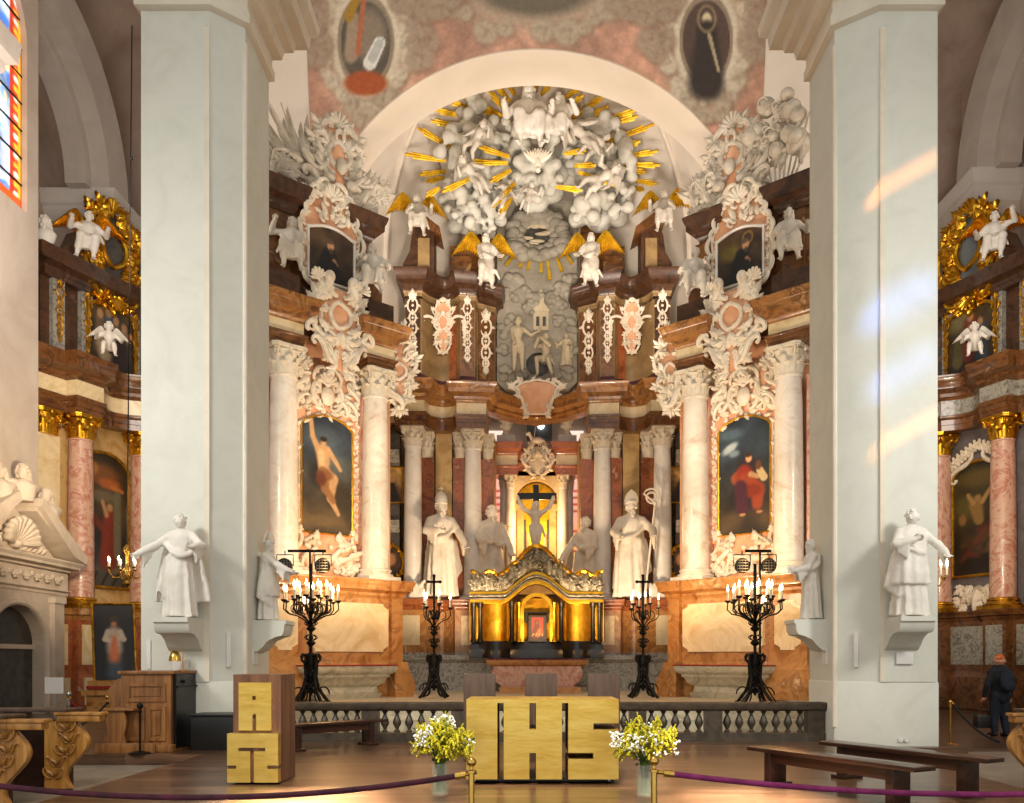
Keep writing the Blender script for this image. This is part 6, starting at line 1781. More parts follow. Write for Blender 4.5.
# ------------------------------------------------------------------ the modern altar, lectern and seats
AY = 10.25
def gx(px): return XX(px, AY)
def gz(py): return max(ZZ(py, AY), .06)
al = thing('golden_altar', 'gold-plated block altar with cut-out letters IHS, standing centre front', 'altar', (gx(542.5), 10.6, 0))
xs = dict(L=466.4, a=497.3, b=503.7, c=529.4, d=536, e=562, f=568.3, g=593.5, R=618.7)
zb_, zt_ = .06, ZZ(699.4, AY)
zc1 = ZZ(703, AY)
def slabs(m, y0, y1):
    X_ = {k: gx(v) for k, v in xs.items()}
    zu, zl = ZZ(729.6, AY), ZZ(753, AY)
    s0, s1, s2, s3 = ZZ(723.3, AY), ZZ(729.6, AY), ZZ(753, AY), ZZ(759, AY)
    b = lambda x0, x1, z0, z1: m.box(X_[x0], y0, z0, X_[x1], y1, z1)
    b('L', 'a', zb_, zc1); b('b', 'c', zb_, zc1); b('d', 'e', zb_, zc1); m.box(X_['c'], y0, zl, X_['d'], y1, zu)
    m.box(X_['f'], y0, s0, X_['R'], y1, zc1); m.box(X_['f'], y0, s1, X_['g'], y1, s0); m.box(X_['f'], y0, s2, X_['R'], y1, s1); m.box(X_['g'], y0, s3, X_['R'], y1, s2); m.box(X_['f'], y0, zb_, X_['R'], y1, s3)
m = MB(); slabs(m, AY, AY + .16); m.build('gold_front', 'gold_leaf', al)
m = MB(); m.box(gx(466.4), AY, zc1, gx(618.7), AY + .85, zt_); m.build('gold_top', 'gold_leaf', al)
m = MB(); slabs(m, AY + .162, AY + .85); m.build('wood_core', 'lectern_wood', al)
m = MB(); m.box(gx(470), AY + .1, 0.025, gx(615), AY + .8, .06); 
m.build('recessed_base', 'black_panel', al)
for px in (474, 610):
    for y in (AY + .12, AY + .75):
        m = MB(); m.lathe([(.028, -.015), (.03, -.01), (.03, .01), (.028, .015)], (gx(px), y, .03), 12, axis='x'); m.build('castor', 'steel', al)
LY = 10.3
def lx(px): return XX(px, LY)
def lz(py): return ZZ(py, LY)
le = thing('lectern', 'wooden block lectern with two letter-cut gold plates, left of the golden altar', 'lectern', (lx(256), LY + .3, 0))
m = MB(); m.box(lx(232.4), LY + .03, .012, lx(280), LY + .68, lz(674.5)); m.build('lectern_body', 'lectern_wood', le)
def plates(m, x0, x1, y0, y1, holes, ya, yb):
    """fill rectangle minus axis-aligned holes (pixel coords)"""
    xs_ = sorted({x0, x1} | {h[i] for h in holes for i in (0, 2)}); ys_ = sorted({y0, y1} | {h[i] for h in holes for i in (1, 3)})
    for i in range(len(xs_) - 1):
        j = 0
        while j < len(ys_) - 1:
            cx = (xs_[i] + xs_[i + 1]) / 2
            free = lambda q: not any(h[0] <= cx <= h[2] and h[1] <= (ys_[q] + ys_[q + 1]) / 2 <= h[3] for h in holes)
            if not free(j): j += 1; continue
            k = j
            while k + 1 < len(ys_) - 1 and free(k + 1): k += 1
            m.box(lx(xs_[i]), ya, lz(ys_[k + 1]), lx(xs_[i + 1]), yb, lz(ys_[j])); j = k + 1
m = MB(); plates(m, 238.7, 271.4, 682.6, 730.4, [(252.4, 696, 256, 700), (252.6, 713.7, 256.2, 730.4)], LY - .005, LY + .04); m.build('upper_plate', 'gold_leaf', le)
m = MB(); plates(m, 229.7, 280.2, 733, 781.5, [(240.9, 747, 267.5, 750.5), (252.6, 750.5, 256.2, 781.5), (229.7, 764.6, 238.7, 768), (269.6, 764.6, 280.2, 768)], LY - .09, LY + .028); m.build('lower_plate', 'gold_leaf', le)
m = MB(); m.box(lx(229.9), LY - .05, lz(781.4), lx(280), LY + .029, lz(733.2)); m.build('plate_backing', 'lectern_wood', le)
for i, (a, b) in enumerate(((463.5, 495.5), (525, 557), (588, 620))):
    Y = 12.6
    ch = thing('celebrant_seat', ('leftmost', 'middle', 'rightmost')[i] + ' of the three plain dark wooden seats behind the golden altar', 'seat', (XX((a + b) / 2, Y), Y - .2, 0), 0, 'wooden seats behind the altar')
    m = MB(); m.box(XX(a, Y), Y, .0, XX(b, Y), Y + .06, ZZ(673.5, Y), .008); m.build('backrest', 'chair_wood', ch)
    m = MB(); m.box(XX(a, Y) + .06, Y + .06, .4, XX(b, Y) - .06, Y + .5, .46, .008); m.build('seat', 'chair_wood', ch)
    for s in (0, 1):
        m = MB(); xx = XX(a, Y) + .04 if s == 0 else XX(b, Y) - .09
        m.box(xx, Y + .06, 0, xx + .05, Y + .5, .62, .006); m.build('side_panel', 'chair_wood', ch)
# ------------------------------------------------------------------ benches
def bench(a, b, label, wid=.32, hz=.45):
    a = Vector((a[0], a[1], 0)); b = Vector((b[0], b[1], 0)); d = b - a; L = d.length; rz = math.atan2(d.y, d.x); c = (a + b) / 2
    root = thing('bench', label, 'bench', tuple(c), rz)
    def bl_(nm, fn):
        m = MB(); m.xf = ROOT[root.name]; fn(m); return m.build(nm, 'bench_wood', root)
    bl_('seat', lambda m: m.box(-L / 2, -wid / 2, hz - .05, L / 2, wid / 2, hz, .012))
    bl_('apron', lambda m: (m.box(-L / 2 + .3, -wid / 2 + .05, hz - .17, L / 2 - .3, -wid / 2 + .08, hz - .05), m.box(-L / 2 + .3, wid / 2 - .08, hz - .17, L / 2 - .3, wid / 2 - .05, hz - .05)))
    for s in (-1, 1):
        x = s * (L / 2 - .32)
        bl_('leg', lambda m: m.box(x - .05, -wid / 2 + .03, .045, x + .05, wid / 2 - .03, hz - .05, .008))
        bl_('foot', lambda m: m.box(x - .1, -wid / 2 - .02, 0, x + .1, wid / 2 + .02, .05, .01))
    return root
bench((2.62, 10.45), (3.72, 8.36), 'dark wooden bench nearest the rope, front of the two benches at right')
bench((3.72, 11.1), (4.8, 9.07), 'dark wooden bench behind the other, next to the right pillar')
bench((-4.25, 13.8), (-2.78, 15.25), 'dark wooden bench behind the lectern, before the balustrade')
# ------------------------------------------------------------------ flowers
def vase(px, py, Y, label, seed, hv=.36):
    p = P(px, py, Y); p.z = .0
    v = thing('glass_vase', 'clear cylindrical glass vase standing on the floor ' + label, 'vase', (p.x, Y, 0), 0, 'flower vases by the altar')
    m = MB(); m.lathe([(.0, .004), (.095, .004), (.1, .01), (.105, hv), (.098, hv), (.09, .03), (0, .03)], (p.x, Y, 0), 24); m.build('vase_glass', 'vase_glass', v)
    m = MB(); m.lathe([(0, .032), (.088, .032), (.094, hv * .6), (0, hv * .6)], (p.x, Y, 0), 20); m.build('water', 'vase_water', v)
    b = thing('flower_bouquet', 'bouquet of yellow goldenrod and small white flowers in the vase ' + label, 'bouquet', (p.x, Y, .05), 0, 'bouquets by the altar')
    R = random.Random(seed)
    m = MB(); tips = []
    for k in range(46):
        a = R.uniform(0, 2 * PI); s = R.uniform(.1, 1) ** .7; e = Vector((p.x + math.cos(a) * .38 * s, Y + math.sin(a) * .32 * s, .72 + .14 * (1 - s) + R.uniform(-.12, .1) - .1 * s * s))
        st = Vector((p.x + R.uniform(-.05, .05), Y + R.uniform(-.05, .05), .04)); n_ = Vector((p.x + R.uniform(-.05, .05), Y + R.uniform(-.05, .05), hv))
        m.tube([st, n_, n_.lerp(e, .5) + Vector((0, 0, .04)), e], .005, 5); tips.append((e, (e - n_).normalized()))
    m.build('stems', 'leaf_green', b)
    m = MB()
    for k in range(260):
        e, d = R.choice(tips); t = R.uniform(.0, .38); c = e - d * t + Vector((R.uniform(-.05, .05), R.uniform(-.05, .05), R.uniform(-.03, .03)))
        a = R.uniform(0, 2 * PI); dd = Vector((math.cos(a), math.sin(a), R.uniform(-.2, .7))).normalized(); L = R.uniform(.07, .14); s = dd.cross(Vector((0, 0, 1))).normalized() * L * .16
        m.add([c, c + dd * L * .5 + s, c + dd * L, c + dd * L * .5 - s], [(0, 1, 2, 3)])
    m.build('foliage', 'leaf_green', b)
    for k, (e, d) in enumerate(tips):
        white = k % 6 == 0
        m = MB(); m.tube([e - d * .26, e - d * .1, e + d * .03], .006, 5)
        if not white:
            for q in range(9):
                a = q * 2.4; o = e - d * (.02 + .024 * q); out = (Vector((math.cos(a), math.sin(a), -.1)) + d * .6).normalized(); L = .035 + .011 * q
                for j in range(5):
                    c = o + out * L * (j + 1) / 4 + Vector((0, 0, .008 * math.sin(j) - .003 * j * j)); m.ell(c, .015, nu=5, nv=4)
            for j in range(4): m.ell(e + d * .012 * j, .01, nu=5, nv=4)
            m.build('goldenrod_spray', 'goldenrod', b)
        else:
            for q in range(26):
                c = e + Vector((R.uniform(-.07, .07), R.uniform(-.07, .07), R.uniform(-.12, .05))) + Vector((0, -.05, 0)); m.ell(c, R.uniform(.009, .016), nu=6, nv=4)
            m.build('white_flower_spray', 'white_flower', b)
vase(440, 796, 9.4, 'left of the golden altar', 3); vase(645, 799, 9.3, 'right of the golden altar', 4)
# ------------------------------------------------------------------ rope barriers in the foreground
def stanchion(px, pyt, Y, zf, label, mat='brass', h=None, group=None, base=True, ball=.045):
    p = P(px, pyt, Y)
    root = thing('barrier_post', label, 'barrier post', (p.x, Y, zf), 0, group)
    zt = p.z
    m = MB(); k_ = ball / .045; m.tube([(p.x, Y, zf + .02), (p.x, Y, zt - .08 * k_)], .0165, 14); m.lathe([(.017, zt - .1 * k_), (.017 + .017 * k_, zt - .095 * k_), (.017 + .017 * k_, zt - .075 * k_), (.018 * k_, zt - .065 * k_), (.014 * k_, zt - .03 * k_)], (p.x, Y, 0), 16); m.build('pole', mat, root)
    m = MB(); m.ell((p.x, Y, zt - .0), ball, None, 18, 12); m.build('ball_finial', mat, root)
    m = MB(); m.lathe([(.17, zf), (.17, zf + .015), (.12, zf + .03), (.03, zf + .045), (.02, zf + .05)], (p.x, Y, 0), 24); m.build('base', mat, root)
    return p
SY = 4.6
pl = stanchion(471.5, 762, SY, 0.0, 'brass post with ball top in the foreground, left of the golden altar', ball=.027); pr = stanchion(654, 761, SY, 0.0, 'brass post with ball top in the foreground, right of the golden altar', ball=.027)
def rope(pts, mat, label, r=.016, ends=True, hook='brass', name='barrier_rope', cat='rope'):
    root = thing(name, label, cat, tuple(pts[0]))
    m = MB(); m.tube(pts, r, 10); m.build('cord', mat, root)
    if ends:
        for a, b in ((pts[0], pts[1]),):
            d = (Vector(a) - Vector(b)).normalized(); a = Vector(a)
            m = MB(); m.tube([a - d * .01, a + d * .045], r * 1.25, 10); m.tube([a + d * .045, a + d * .075, a + d * .11], [.008, .012, .006], 8); m.build('hook_end', hook, root)
    return root
def sag(a, b, k, n=24):
    return [(a[0] + (b[0] - a[0]) * i / n, a[1] + (b[1] - a[1]) * i / n, a[2] + (b[2] - a[2]) * i / n - k * 4 * (i / n) * (1 - i / n)) for i in range(n + 1)]
a = P(457, 776, SY); rope(sag((a.x, a.y, a.z), (P(-60, 778, SY - .1).x, SY - .1, P(-60, 778, SY - .1).z), .11), 'velvet_dark', 'dark crimson velvet rope hanging across the foreground at left')
a = P(672, 774, SY); rope(sag((a.x, a.y, a.z), (P(1100, 792, SY).x, SY, P(1100, 792, SY).z), .05), 'velvet', 'magenta velvet rope hanging across the foreground at right')
# ------------------------------------------------------------------ aisle-end altars
def aisle_altar(sg):
    side = 'left' if sg < 0 else 'right'
    O = Vector((sg * (14.96 if sg < 0 else 15.5), 25.5, 0))
    U = Vector((-sg * .383, .924, 0)); N = Vector((-sg * .924, -.383, 0))
    xf = Fp(O, U, N); fl = sg > 0
    c = xf @ Vector((2.69, 0, 0))
    root = thing('aisle_altar_retable', 'dark red marble side altar with gilded capitals at the end of the %s aisle' % side, 'altarpiece', tuple(c))
    B = lambda: MB(xf)
    C = 2.69
    dk = 'brown_marble'; panelm = 'cream_marble' if sg < 0 else 'pink_marble'
    zp = 3.1
    # dado with inlaid panels
    pa = [(.0, .4), (.0, -.25), (1.05, -.25), (1.08, -.5), (1.9, -.5), (1.95, -.2), (3.45, -.2), (3.5, -.5), (4.3, -.5), (4.34, -.25), (5.3, -.25)]
    m = B(); m.sweep(pa, base_prof(-.1, 1.15, .12, -.4)); m.sweep(pa, plain_prof(1.1, 2.8, 0, -.4)); m.build('pedestal', 'red_marble' if sg < 0 else 'brown_marble', root)
    m = B(); m.sweep(pa, cornice_prof(2.75, zp, .16, -.4)); m.build('pedestal_cornice', 'orange_marble' if sg < 0 else 'brown_marble', root)
    for x0, x1, y in ((1.2, 1.78, -.5), (.15, .9, -.25), (2.05, 3.35, -.2), (3.62, 4.18, -.5), (4.4, 5.2, -.25)):
        m = B(); m.box(x0, y - .03, 1.35, x1, y + .05, 2.6); m.build('inlay_panel', panelm if sg < 0 else 'grey_marble', root)
        m = B(); m.box(x0, y - .13, .1, x1, y + .0, .95); m.build('inlay_panel', panelm if sg < 0 else 'brown_marble', root)
    # back wall and columns
    m = B(); m.box(.0, .35, zp, 5.3, .7, 10.9); m.build('back_wall', 'yellow_marble' if sg < 0 else 'chapel_grey', root)
    for x in (1.48, 3.9):
        p = xf @ Vector((x, -.12, 0)); column(root, (p.x, p.y), zp, 9.16, .39, 'pink_marble', 'gold', 'gold_old', .74, math.atan2(U.y, U.x))
    for x in (.5, 4.88):
        m = B(); m.box(x - .38, .05, zp, x + .38, .4, 8.4); s = m.build('pilaster', 'cream_marble' if sg < 0 else 'pink_marble', root)
        put('capital', cap_mesh('gold'), s, loc=root_local(root, xf @ Vector((x, .15, 8.4))), rot=(0, 0, math.atan2(U.y, U.x)), sc=(.3, .2, .76 / 1.92))
    # curved entablature
    e = [(.0, .4), (.0, -.1), (.95, -.15), (1.0, -.55), (1.95, -.55)] + arcp((1.95, -.55), (3.43, -.55), .5, 7) + [(3.43, -.55), (4.38, -.55), (4.42, -.15), (5.4, -.1)]
    m = B(); m.sweep(e, architrave_prof(9.16, 9.65, .1, -.4)); m.build('architrave', dk, root)
    m = B(); m.sweep(e, plain_prof(9.65, 10.15, .02, -.4)); m.build('frieze', 'cream_marble' if sg < 0 else 'grey_marble', root)
    m = B(); m.sweep(e, cornice_prof(10.12, 10.9, .45, -.4)); m.build('entablature_cornice', dk, root)
    # upper storey
    m = B(); m.box(.25, .1, 10.9, 5.1, .8, 13.3); m.build('upper_wall', 'dark_marble', root)
    for x in (.75, 1.75, 3.63, 4.63):
        m = B(); m.box(x - .2, -.08, 11.0, x + .2, .15, 13.2); m.build('upper_pilaster', 'grey_marble', root)
        M = FR(xf, x, -.1, 0, fl); mb = MB(M); drop(mb, (0, 13.0), 1.7, .3, int(x * 10)); mb.build('gold_pendant', 'gold_old', root)
    uc = [(.2, .6), (.2, -.15), (1.95, -.15)] + [(1.95 + 1.48 * i / 8, -.1, -.9 * math.sin(PI * i / 8) * 0) for i in range(1, 8)] + [(3.43, -.15), (5.2, -.15)]
    m = B(); m.sweep(uc, cornice_prof(13.2, 13.95, .4, -.4)); m.build('upper_cornice', 'dark_marble', root)
    for s in (-1, 1):       # rising broken pediment scrolls
        m = B(); x = C + s * 1.2
        pr = [(x + s * .75, 13.9), (x + s * .7, 14.2), (x + s * .35, 14.45), (x + s * .1, 15.0), (x - s * .15, 15.05), (x - s * .2, 14.4), (x - s * .3, 13.9)]
        m.prism(pr, -.2, .4, 'y'); m.build('pediment_scroll', 'dark_marble', root)
    # gilded rocaille gable
    M = FR(xf, C, -.05, 0, fl)
    mb, g = rocaille(M, [(13.25, .3), (13.45, .55), (13.9, .85), (14.5, 1.05), (15.3, .95), (15.9, .75), (16.2, .35)], .1, 81, 46, 0, hole=(15.0, .42, .62))
    for s in (-1, 1):
        for k in range(7): curl(mb, (s * (.5 + .06 * k), 13.3 + .4 * k), (s * (.85 + .02 * k), 13.7 + .35 * k), .09, 'CS'[k % 2], s, .08)
    shell(mb, (0, 13.4), .4, -PI / 2, .15)
    g.build('gable_ground', 'dark_wall' if sg < 0 else 'grey_glass', root); mb.build('gable_carving', 'gold', root)
    # stucco below and above the picture
    if sg > 0:
        M = FR(xf, C, .3, 0, fl); mb = MB(M); R = random.Random(9)
        for s in (-1, 1):
            for k in range(8): shell(mb, (s * (.1 + .13 * k), 8.45 - .07 * k), .3, PI / 2 - s * .12 * k, .02, 5)
            curl(mb, (s * .2, 8.3), (s * 1.05, 7.6), .08, 'S', s, .02)
        mb.build('stucco_ornament', 'stucco', root); mb = MB(M)
        for s in (-1, 1):
            for k in range(9): spray(mb, (s * .1 * k, 3.95 - .06 * k * (k % 3)), -PI / 2 + s * .15 * k, .45, .02, 3, .7)
        leaf(mb, (0, 3.8), -PI / 2, .8, .5, .05)
        mb.build('stucco_ornament', 'stucco', root)
    return root, xf, fl, C
for sg in (-1, 1):
    root, xf, fl, C = aisle_altar(sg)
    side = 'left' if sg < 0 else 'right'
    p = pt_base(.45, [(0, '#3a3226'), (.12, '#5a5040'), (.35, '#30281c'), (.6, '#4a3a20'), (1, '#2c2212')] if sg < 0 else [(0, '#2a2014'), (.3, '#2a2012'), (.6, '#453a1e'), (1, '#2a2414')], 21 + sg, 44, 96)
    R = random.Random(sg + 5)
    if sg < 0:
        p.ell(.2, .84, .16, .08, '#7a4a22', .7); p.ell(.12, .88, .05, .05, '#a8702e', .5); p.ell(.28, .78, .1, .04, '#a85a28', .6); p.line([(.3, .76), (.4, .74)], .02, .015, '#b87038'); p.ell(.2, .68, .16, .05, '#6a5c44', .8)
        p.line([(.09, .5), (.08, .2)], .05, .08, '#243650'); p.ell(.09, .57, .035, .035, '#a87a50', .4); p.line([(.14, .5), (.2, .44)], .03, .025, '#6a3018'); p.line([(.1, .48), (.03, .4)], .03, .03, '#7a3a18')
        p.line([(.27, .54), (.26, .2)], .05, .08, '#7a2c1a'); p.ell(.28, .6, .03, .03, '#b08458', .4); p.line([(.25, .54), (.21, .64)], .02, .015, '#b08458'); p.line([(.35, .7), (.35, .25)], .035, .035, '#6a6650')
        p.rect(0, .0, .45, .1, '#4a463c')
        for k in range(5): p.line([(.1 * k, 0), (.1 * k + .06, .1)], .012, .01, '#24221e')
    else:
        p.ell(.23, .86, .2, .08, '#5c4c20', .8); p.ell(.1, .62, .1, .1, '#5a5024', .8)
        p.line([(.2, .62), (.23, .48)], .06, .045, '#8a6a34'); p.line([(.18, .64), (.13, .72)], .022, .016, '#a8804a'); p.line([(.26, .64), (.34, .76)], .022, .016, '#a8804a'); p.ell(.22, .68, .03, .03, '#9a7444', .4)
        for k in range(12): p.line([(R.uniform(.04, .4), R.uniform(.12, .45)), (R.uniform(.04, .4), R.uniform(.12, .45))], .03, .02, R.choice(['#5a3a1c', '#6a2a1a', '#3a3018', '#7a5a30']), .8, .7)
        p.ell(.08, .5, .035, .05, '#8a6438', .6)
    tp = lambda t: .88 + .12 * math.sin(PI * t) ** .6 if 0 < t < 1 else .88
    picture('altar_painting', ('tall arch-topped painting of saints below clouds' if sg < 0 else 'dark arch-topped painting of figures with raised arms') + ', in the %s aisle altar' % side,
            FR(xf, C, .28, 3.95 if sg < 0 else 4.35, fl), 1.9, 4.35 if sg < 0 else 3.7, p, 'gold_old', .09, tp)
    q = pt_base(.85, [(0, '#241a10'), (1, '#4a3a1c')], 31 + sg, 40, 48)
    if sg < 0:
        for x, y, c in ((.2, .68, '#6a5438'), (.36, .74, '#4a5260'), (.5, .66, '#5a4a34'), (.66, .6, '#7a6a58')): q.line([(x, y), (x, .3)], .08, .12, c); q.ell(x, y + .1, .06, .07, '#a88058', .4)
        q.line([(.28, .4), (.42, .1)], .16, .2, '#c0ac8a'); q.ell(.4, .35, .07, .1, '#3a2a1c'); q.line([(.6, .4), (.6, .1)], .14, .2, '#2a1c1a'); q.ell(.78, .62, .04, .05, '#d08040', .4)
    else:
        q.ell(.25, .8, .2, .15, '#7a7048', .9); q.line([(.42, .72), (.4, .3)], .12, .16, '#7a3020'); q.ell(.42, .8, .06, .07, '#b08458', .4); q.line([(.6, .6), (.62, .2)], .1, .12, '#3a4a58'); q.ell(.6, .68, .05, .06, '#b08458', .4); q.line([(.4, .66), (.6, .4)], .03, .025, '#b08a58'); q.line([(.2, .5), (.18, .2)], .08, .1, '#55502c')
    picture('attic_painting', 'gold-edged painting of %s, upper tier of the %s aisle altar' % ('a crowded interior scene' if sg < 0 else 'figures in red and blue', side), FR(xf, C, -.08, 10.98, fl), 1.75, 2.25, q, 'gold_old', .1, lambda t: .84 + .16 * math.sin(PI * t) ** 1.3 if 0 < t < 1 else .84)
    # angel on the pediment, cherub on the cornice
    a = xf @ Vector((1.62, -.3, 13.95)); nx = xf.to_3x3() @ Vector((0, -1, 0)); rz = math.atan2(nx.x, -nx.y)
    o = statue_at(0, 0, 26, 2.1, 'white angel with gilded wings seated on the pediment of the %s aisle altar' % side, name='angel_statue', rz=rz * .4, seed=110 + sg, robe='seat', pz=-.18, hair='short', mat='statue_marble',
                  legs=(((-.1, -.2, .36), (-.16, -.16, .06)), ((.09, -.2, .36), (.06, -.2, .04))), hands=((-.22, -.18, .6), (.26, -.12, .55)) if sg < 0 else ((-.26, -.12, .5), (.22, -.18, .7)), poles=DOWN, look=(.3 * -sg, .05),
                  wings=((.3, 0, .5, 'gold'), (.3, 0, .5, 'gold')))
    o.location = a
    a = xf @ Vector((1.9, -.85, 10.93))
    o = statue_at(0, 0, 26, 1.5, 'white cherub sitting on the cornice below the upper painting, %s aisle' % side, name='cherub', rz=rz * .4, seed=112 + sg, robe=None, mantle=False, pz=-.2, hs=1.4, fat=1.15, mat='statue_marble', voxel=.018,
                  legs=(((-.1, -.2, .33), (-.12, -.22, .1)), ((.09, -.2, .33), (.12, -.22, .1))), hands=((-.22, -.15, .5), (.26, -.15, .45)), poles=DOWN, wings=((.3, 0, .36, 'statue_marble'), (.3, 0, .36, 'statue_marble')))
    o.location = a - Vector((0, 0, .0))
# bust on the left altar's upper cornice
m = MB(); p = P(45, 255, 25.8)
m.lathe([(.2, 0), (.22, .08), (.1, .14), (.1, .22), (.28, .4), (.34, .62), (.2, .78), (.1, .84)], tuple(p), 18, sy=.7); head_prims(m, p + Vector((0, 0, 1.0)), .17, (.2, 0), True, 'long', 4)
tag(m.build('stone_bust', 'statue_marble', angle=60), 'small stone bust on the upper cornice at the far left of the left aisle altar', 'bust')
# ------------------------------------------------------------------ stone portal on the left wall
po = thing('stone_portal', 'pale stone wall portal with broken pediment and arched niche, far left', 'portal', (-14.2, 22.6, 0))
xf = Fp((-14.2, 22.6, 0), (0, 1, 0), (1, 0, 0)) @ Matrix.Diagonal((1, 1, .82, 1))
B = lambda: MB(xf)
m = B()
arc = [(1.25 * math.cos(PI * i / 20), 2.35 + 1.25 * math.sin(PI * i / 20)) for i in range(21)]
m.prism([(-2.3, 0), (-1.25, 0), (-1.25, 2.35)] + arc[::-1][1:-1] + [(1.25, 2.35), (1.25, 0), (2.3, 0), (2.3, 4.0), (-2.3, 4.0)], -.45, -.05, 'y'); m.build('portal_wall', 'portal_stone', po)
m = B(); arc2 = [(1.45 * math.cos(PI * i / 20), 2.35 + 1.45 * math.sin(PI * i / 20)) for i in range(21)]
m.tube([(1.35, -.46, 0.1), (1.35, -.46, 2.35)] + [(x * .93, -.46, 2.35 + (z - 2.35) * .93) for x, z in arc2[1:-1]] + [(-1.35, -.46, 2.35), (-1.35, -.46, .1)], .1, 8); m.build('archivolt', 'portal_stone', po)
m = B(); m.prism([(-1.25, 0), (1.25, 0), (1.25, 2.35)] + arc[1:-1] + [(-1.25, 2.35)], -.12, -.06, 'y'); m.build('niche_back', 'dark_wall', po)
m = B(); m.box(-1.25, -.2, 2.2, 1.25, -.11, 2.35); m.build('niche_ledge', 'portal_stone', po)
for x in (-1.75, 1.75):
    m = B(); m.box(x - .28, -.65, 0, x + .28, -.45, .5); m.box(x - .22, -.6, .5, x + .22, -.44, 4.0); m.box(x - .28, -.66, 3.8, x + .28, -.44, 4.0); m.build('pilaster', 'portal_stone', po)
pa = [(-2.4, .0), (-2.4, -.45), (2.4, -.45), (2.4, .0)]
m = B(); m.sweep(pa, architrave_prof(4.0, 4.3, .1, -.3)); m.sweep(pa, plain_prof(4.3, 4.9, .03, -.3)); m.sweep(pa, cornice_prof(4.88, 5.3, .35, -.3)); m.build('entablature', 'portal_stone', po)
mb = MB(FR(xf, 0, -.5, 0) @ Matrix.Diagonal((1, .82, 1, 1)))
for k in range(8):
    x = -1.75 + .5 * k; rosette(mb, (x, 4.6), .15, .02); spray(mb, (x + .22, 4.6), PI / 2, .2, .02)
mb.build('frieze_carving', 'portal_stone', po)
m = B(); m.prism([(-2.2, 5.3), (2.2, 5.3), (0, 6.9)], -.3, 0, 'y'); m.build('tympanum', 'portal_stone', po)
for s in (-1, 1):
    m = B(); m.prism([(s * 2.8, 5.3), (s * 2.85, 5.55), (s * .55, 7.2), (s * .45, 6.9), (s * 2.1, 5.5)], -.85, -.05, 'y'); m.prism([(s * 2.6, 5.35), (s * 2.65, 5.5), (s * .5, 6.95), (s * .45, 6.75)], -.7, -.05, 'y'); m.build('raking_cornice', 'portal_stone', po)
mb = MB(FR(xf, 0, -.32, 0) @ Matrix.Diagonal((1, .82, 1, 1)))
shell(mb, (0, 5.6), .8, PI / 2, .05, 11, 1.4)
for s in (-1, 1):
    for k in range(5): leaf(mb, (s * (.4 + .22 * k), 5.45), PI / 2 - s * .5, .5 - .06 * k, .25, .03)
mb.build('tympanum_carving', 'portal_stone', po)
for x, zz, lab in ((.25, 7.15, 'apex'), (1.35, 6.6, 'right slope'), (-.8, 6.9, 'left slope')):
    p = xf @ Vector((x, -.45, zz)); m = MB()
    m.lathe([(.26, -.1), (.3, .1), (.34, .3), (.2, .46), (.1, .5)], tuple(p), 16); head_prims(m, p + Vector((0, 0, .68)), .19, (.3, 0), False, 'long', int(x * 10) + 30)
    for s in (-1, 1): m.ell(p + Vector((s * .1, s * .3, .35)), (.14, .26, .12), None, 10, 7)
    tag(m.build('cherub_bust', 'portal_stone', angle=60), 'carved stone cherub head on the %s of the left wall portal' % lab, 'sculpture')
# ------------------------------------------------------------------ things in the left aisle
q = pt_base(.5, [(0, '#14161a'), (.5, '#100d0c'), (1, '#1a120e')], 41, 44, 80)
q.line([(.25, .62), (.25, .1)], .08, .11, '#3c4652', .9); q.line([(.25, .62), (.25, .42)], .09, .1, '#b8a08a', .8); q.line([(.17, .64), (.13, .54), (.2, .52)], .035, .03, '#c4b09a', .6); q.line([(.33, .64), (.37, .54), (.3, .56)], .035, .03, '#c4b09a', .6)
q.line([(.25, .56), (.24, .3)], .025, .07, '#d07040', 1.2); q.ell(.25, .76, .045, .06, '#8a5a3a', .4); q.ell(.25, .8, .06, .05, '#3a2418', .5); q.ell(.25, .74, .03, .035, '#a87048', .4)
c = P(116, 680, 23.0)
M = frame(c, (1, .12, 0), (.12, -1, -.05), (-.06, .05, 1))
picture('devotional_painting', 'dark gold-framed painting of a robed standing figure, propped beside the left aisle column', M, 1.02, 2.05, q, 'gold_old', .05)
m = MB(); m.box(c.x - .75, 22.9, .0, c.x + .75, 23.7, .55); m.box(c.x - .85, 22.8, .55, c.x + .85, 23.8, .68); m.box(c.x - .7, 22.85, .68, c.x + .7, 23.6, c.z - .02); tag(m.build('painting_plinth', 'orange_marble'), 'low orange stone plinth under the propped dark painting', 'plinth')
m = MB(); m.box(c.x - .7, 22.78, .72, c.x + .7, 22.84, .8); tag(m.build('red_ledge_cloth', 'red_cloth'), 'narrow red cloth strip on the plinth below the propped painting', 'cloth')
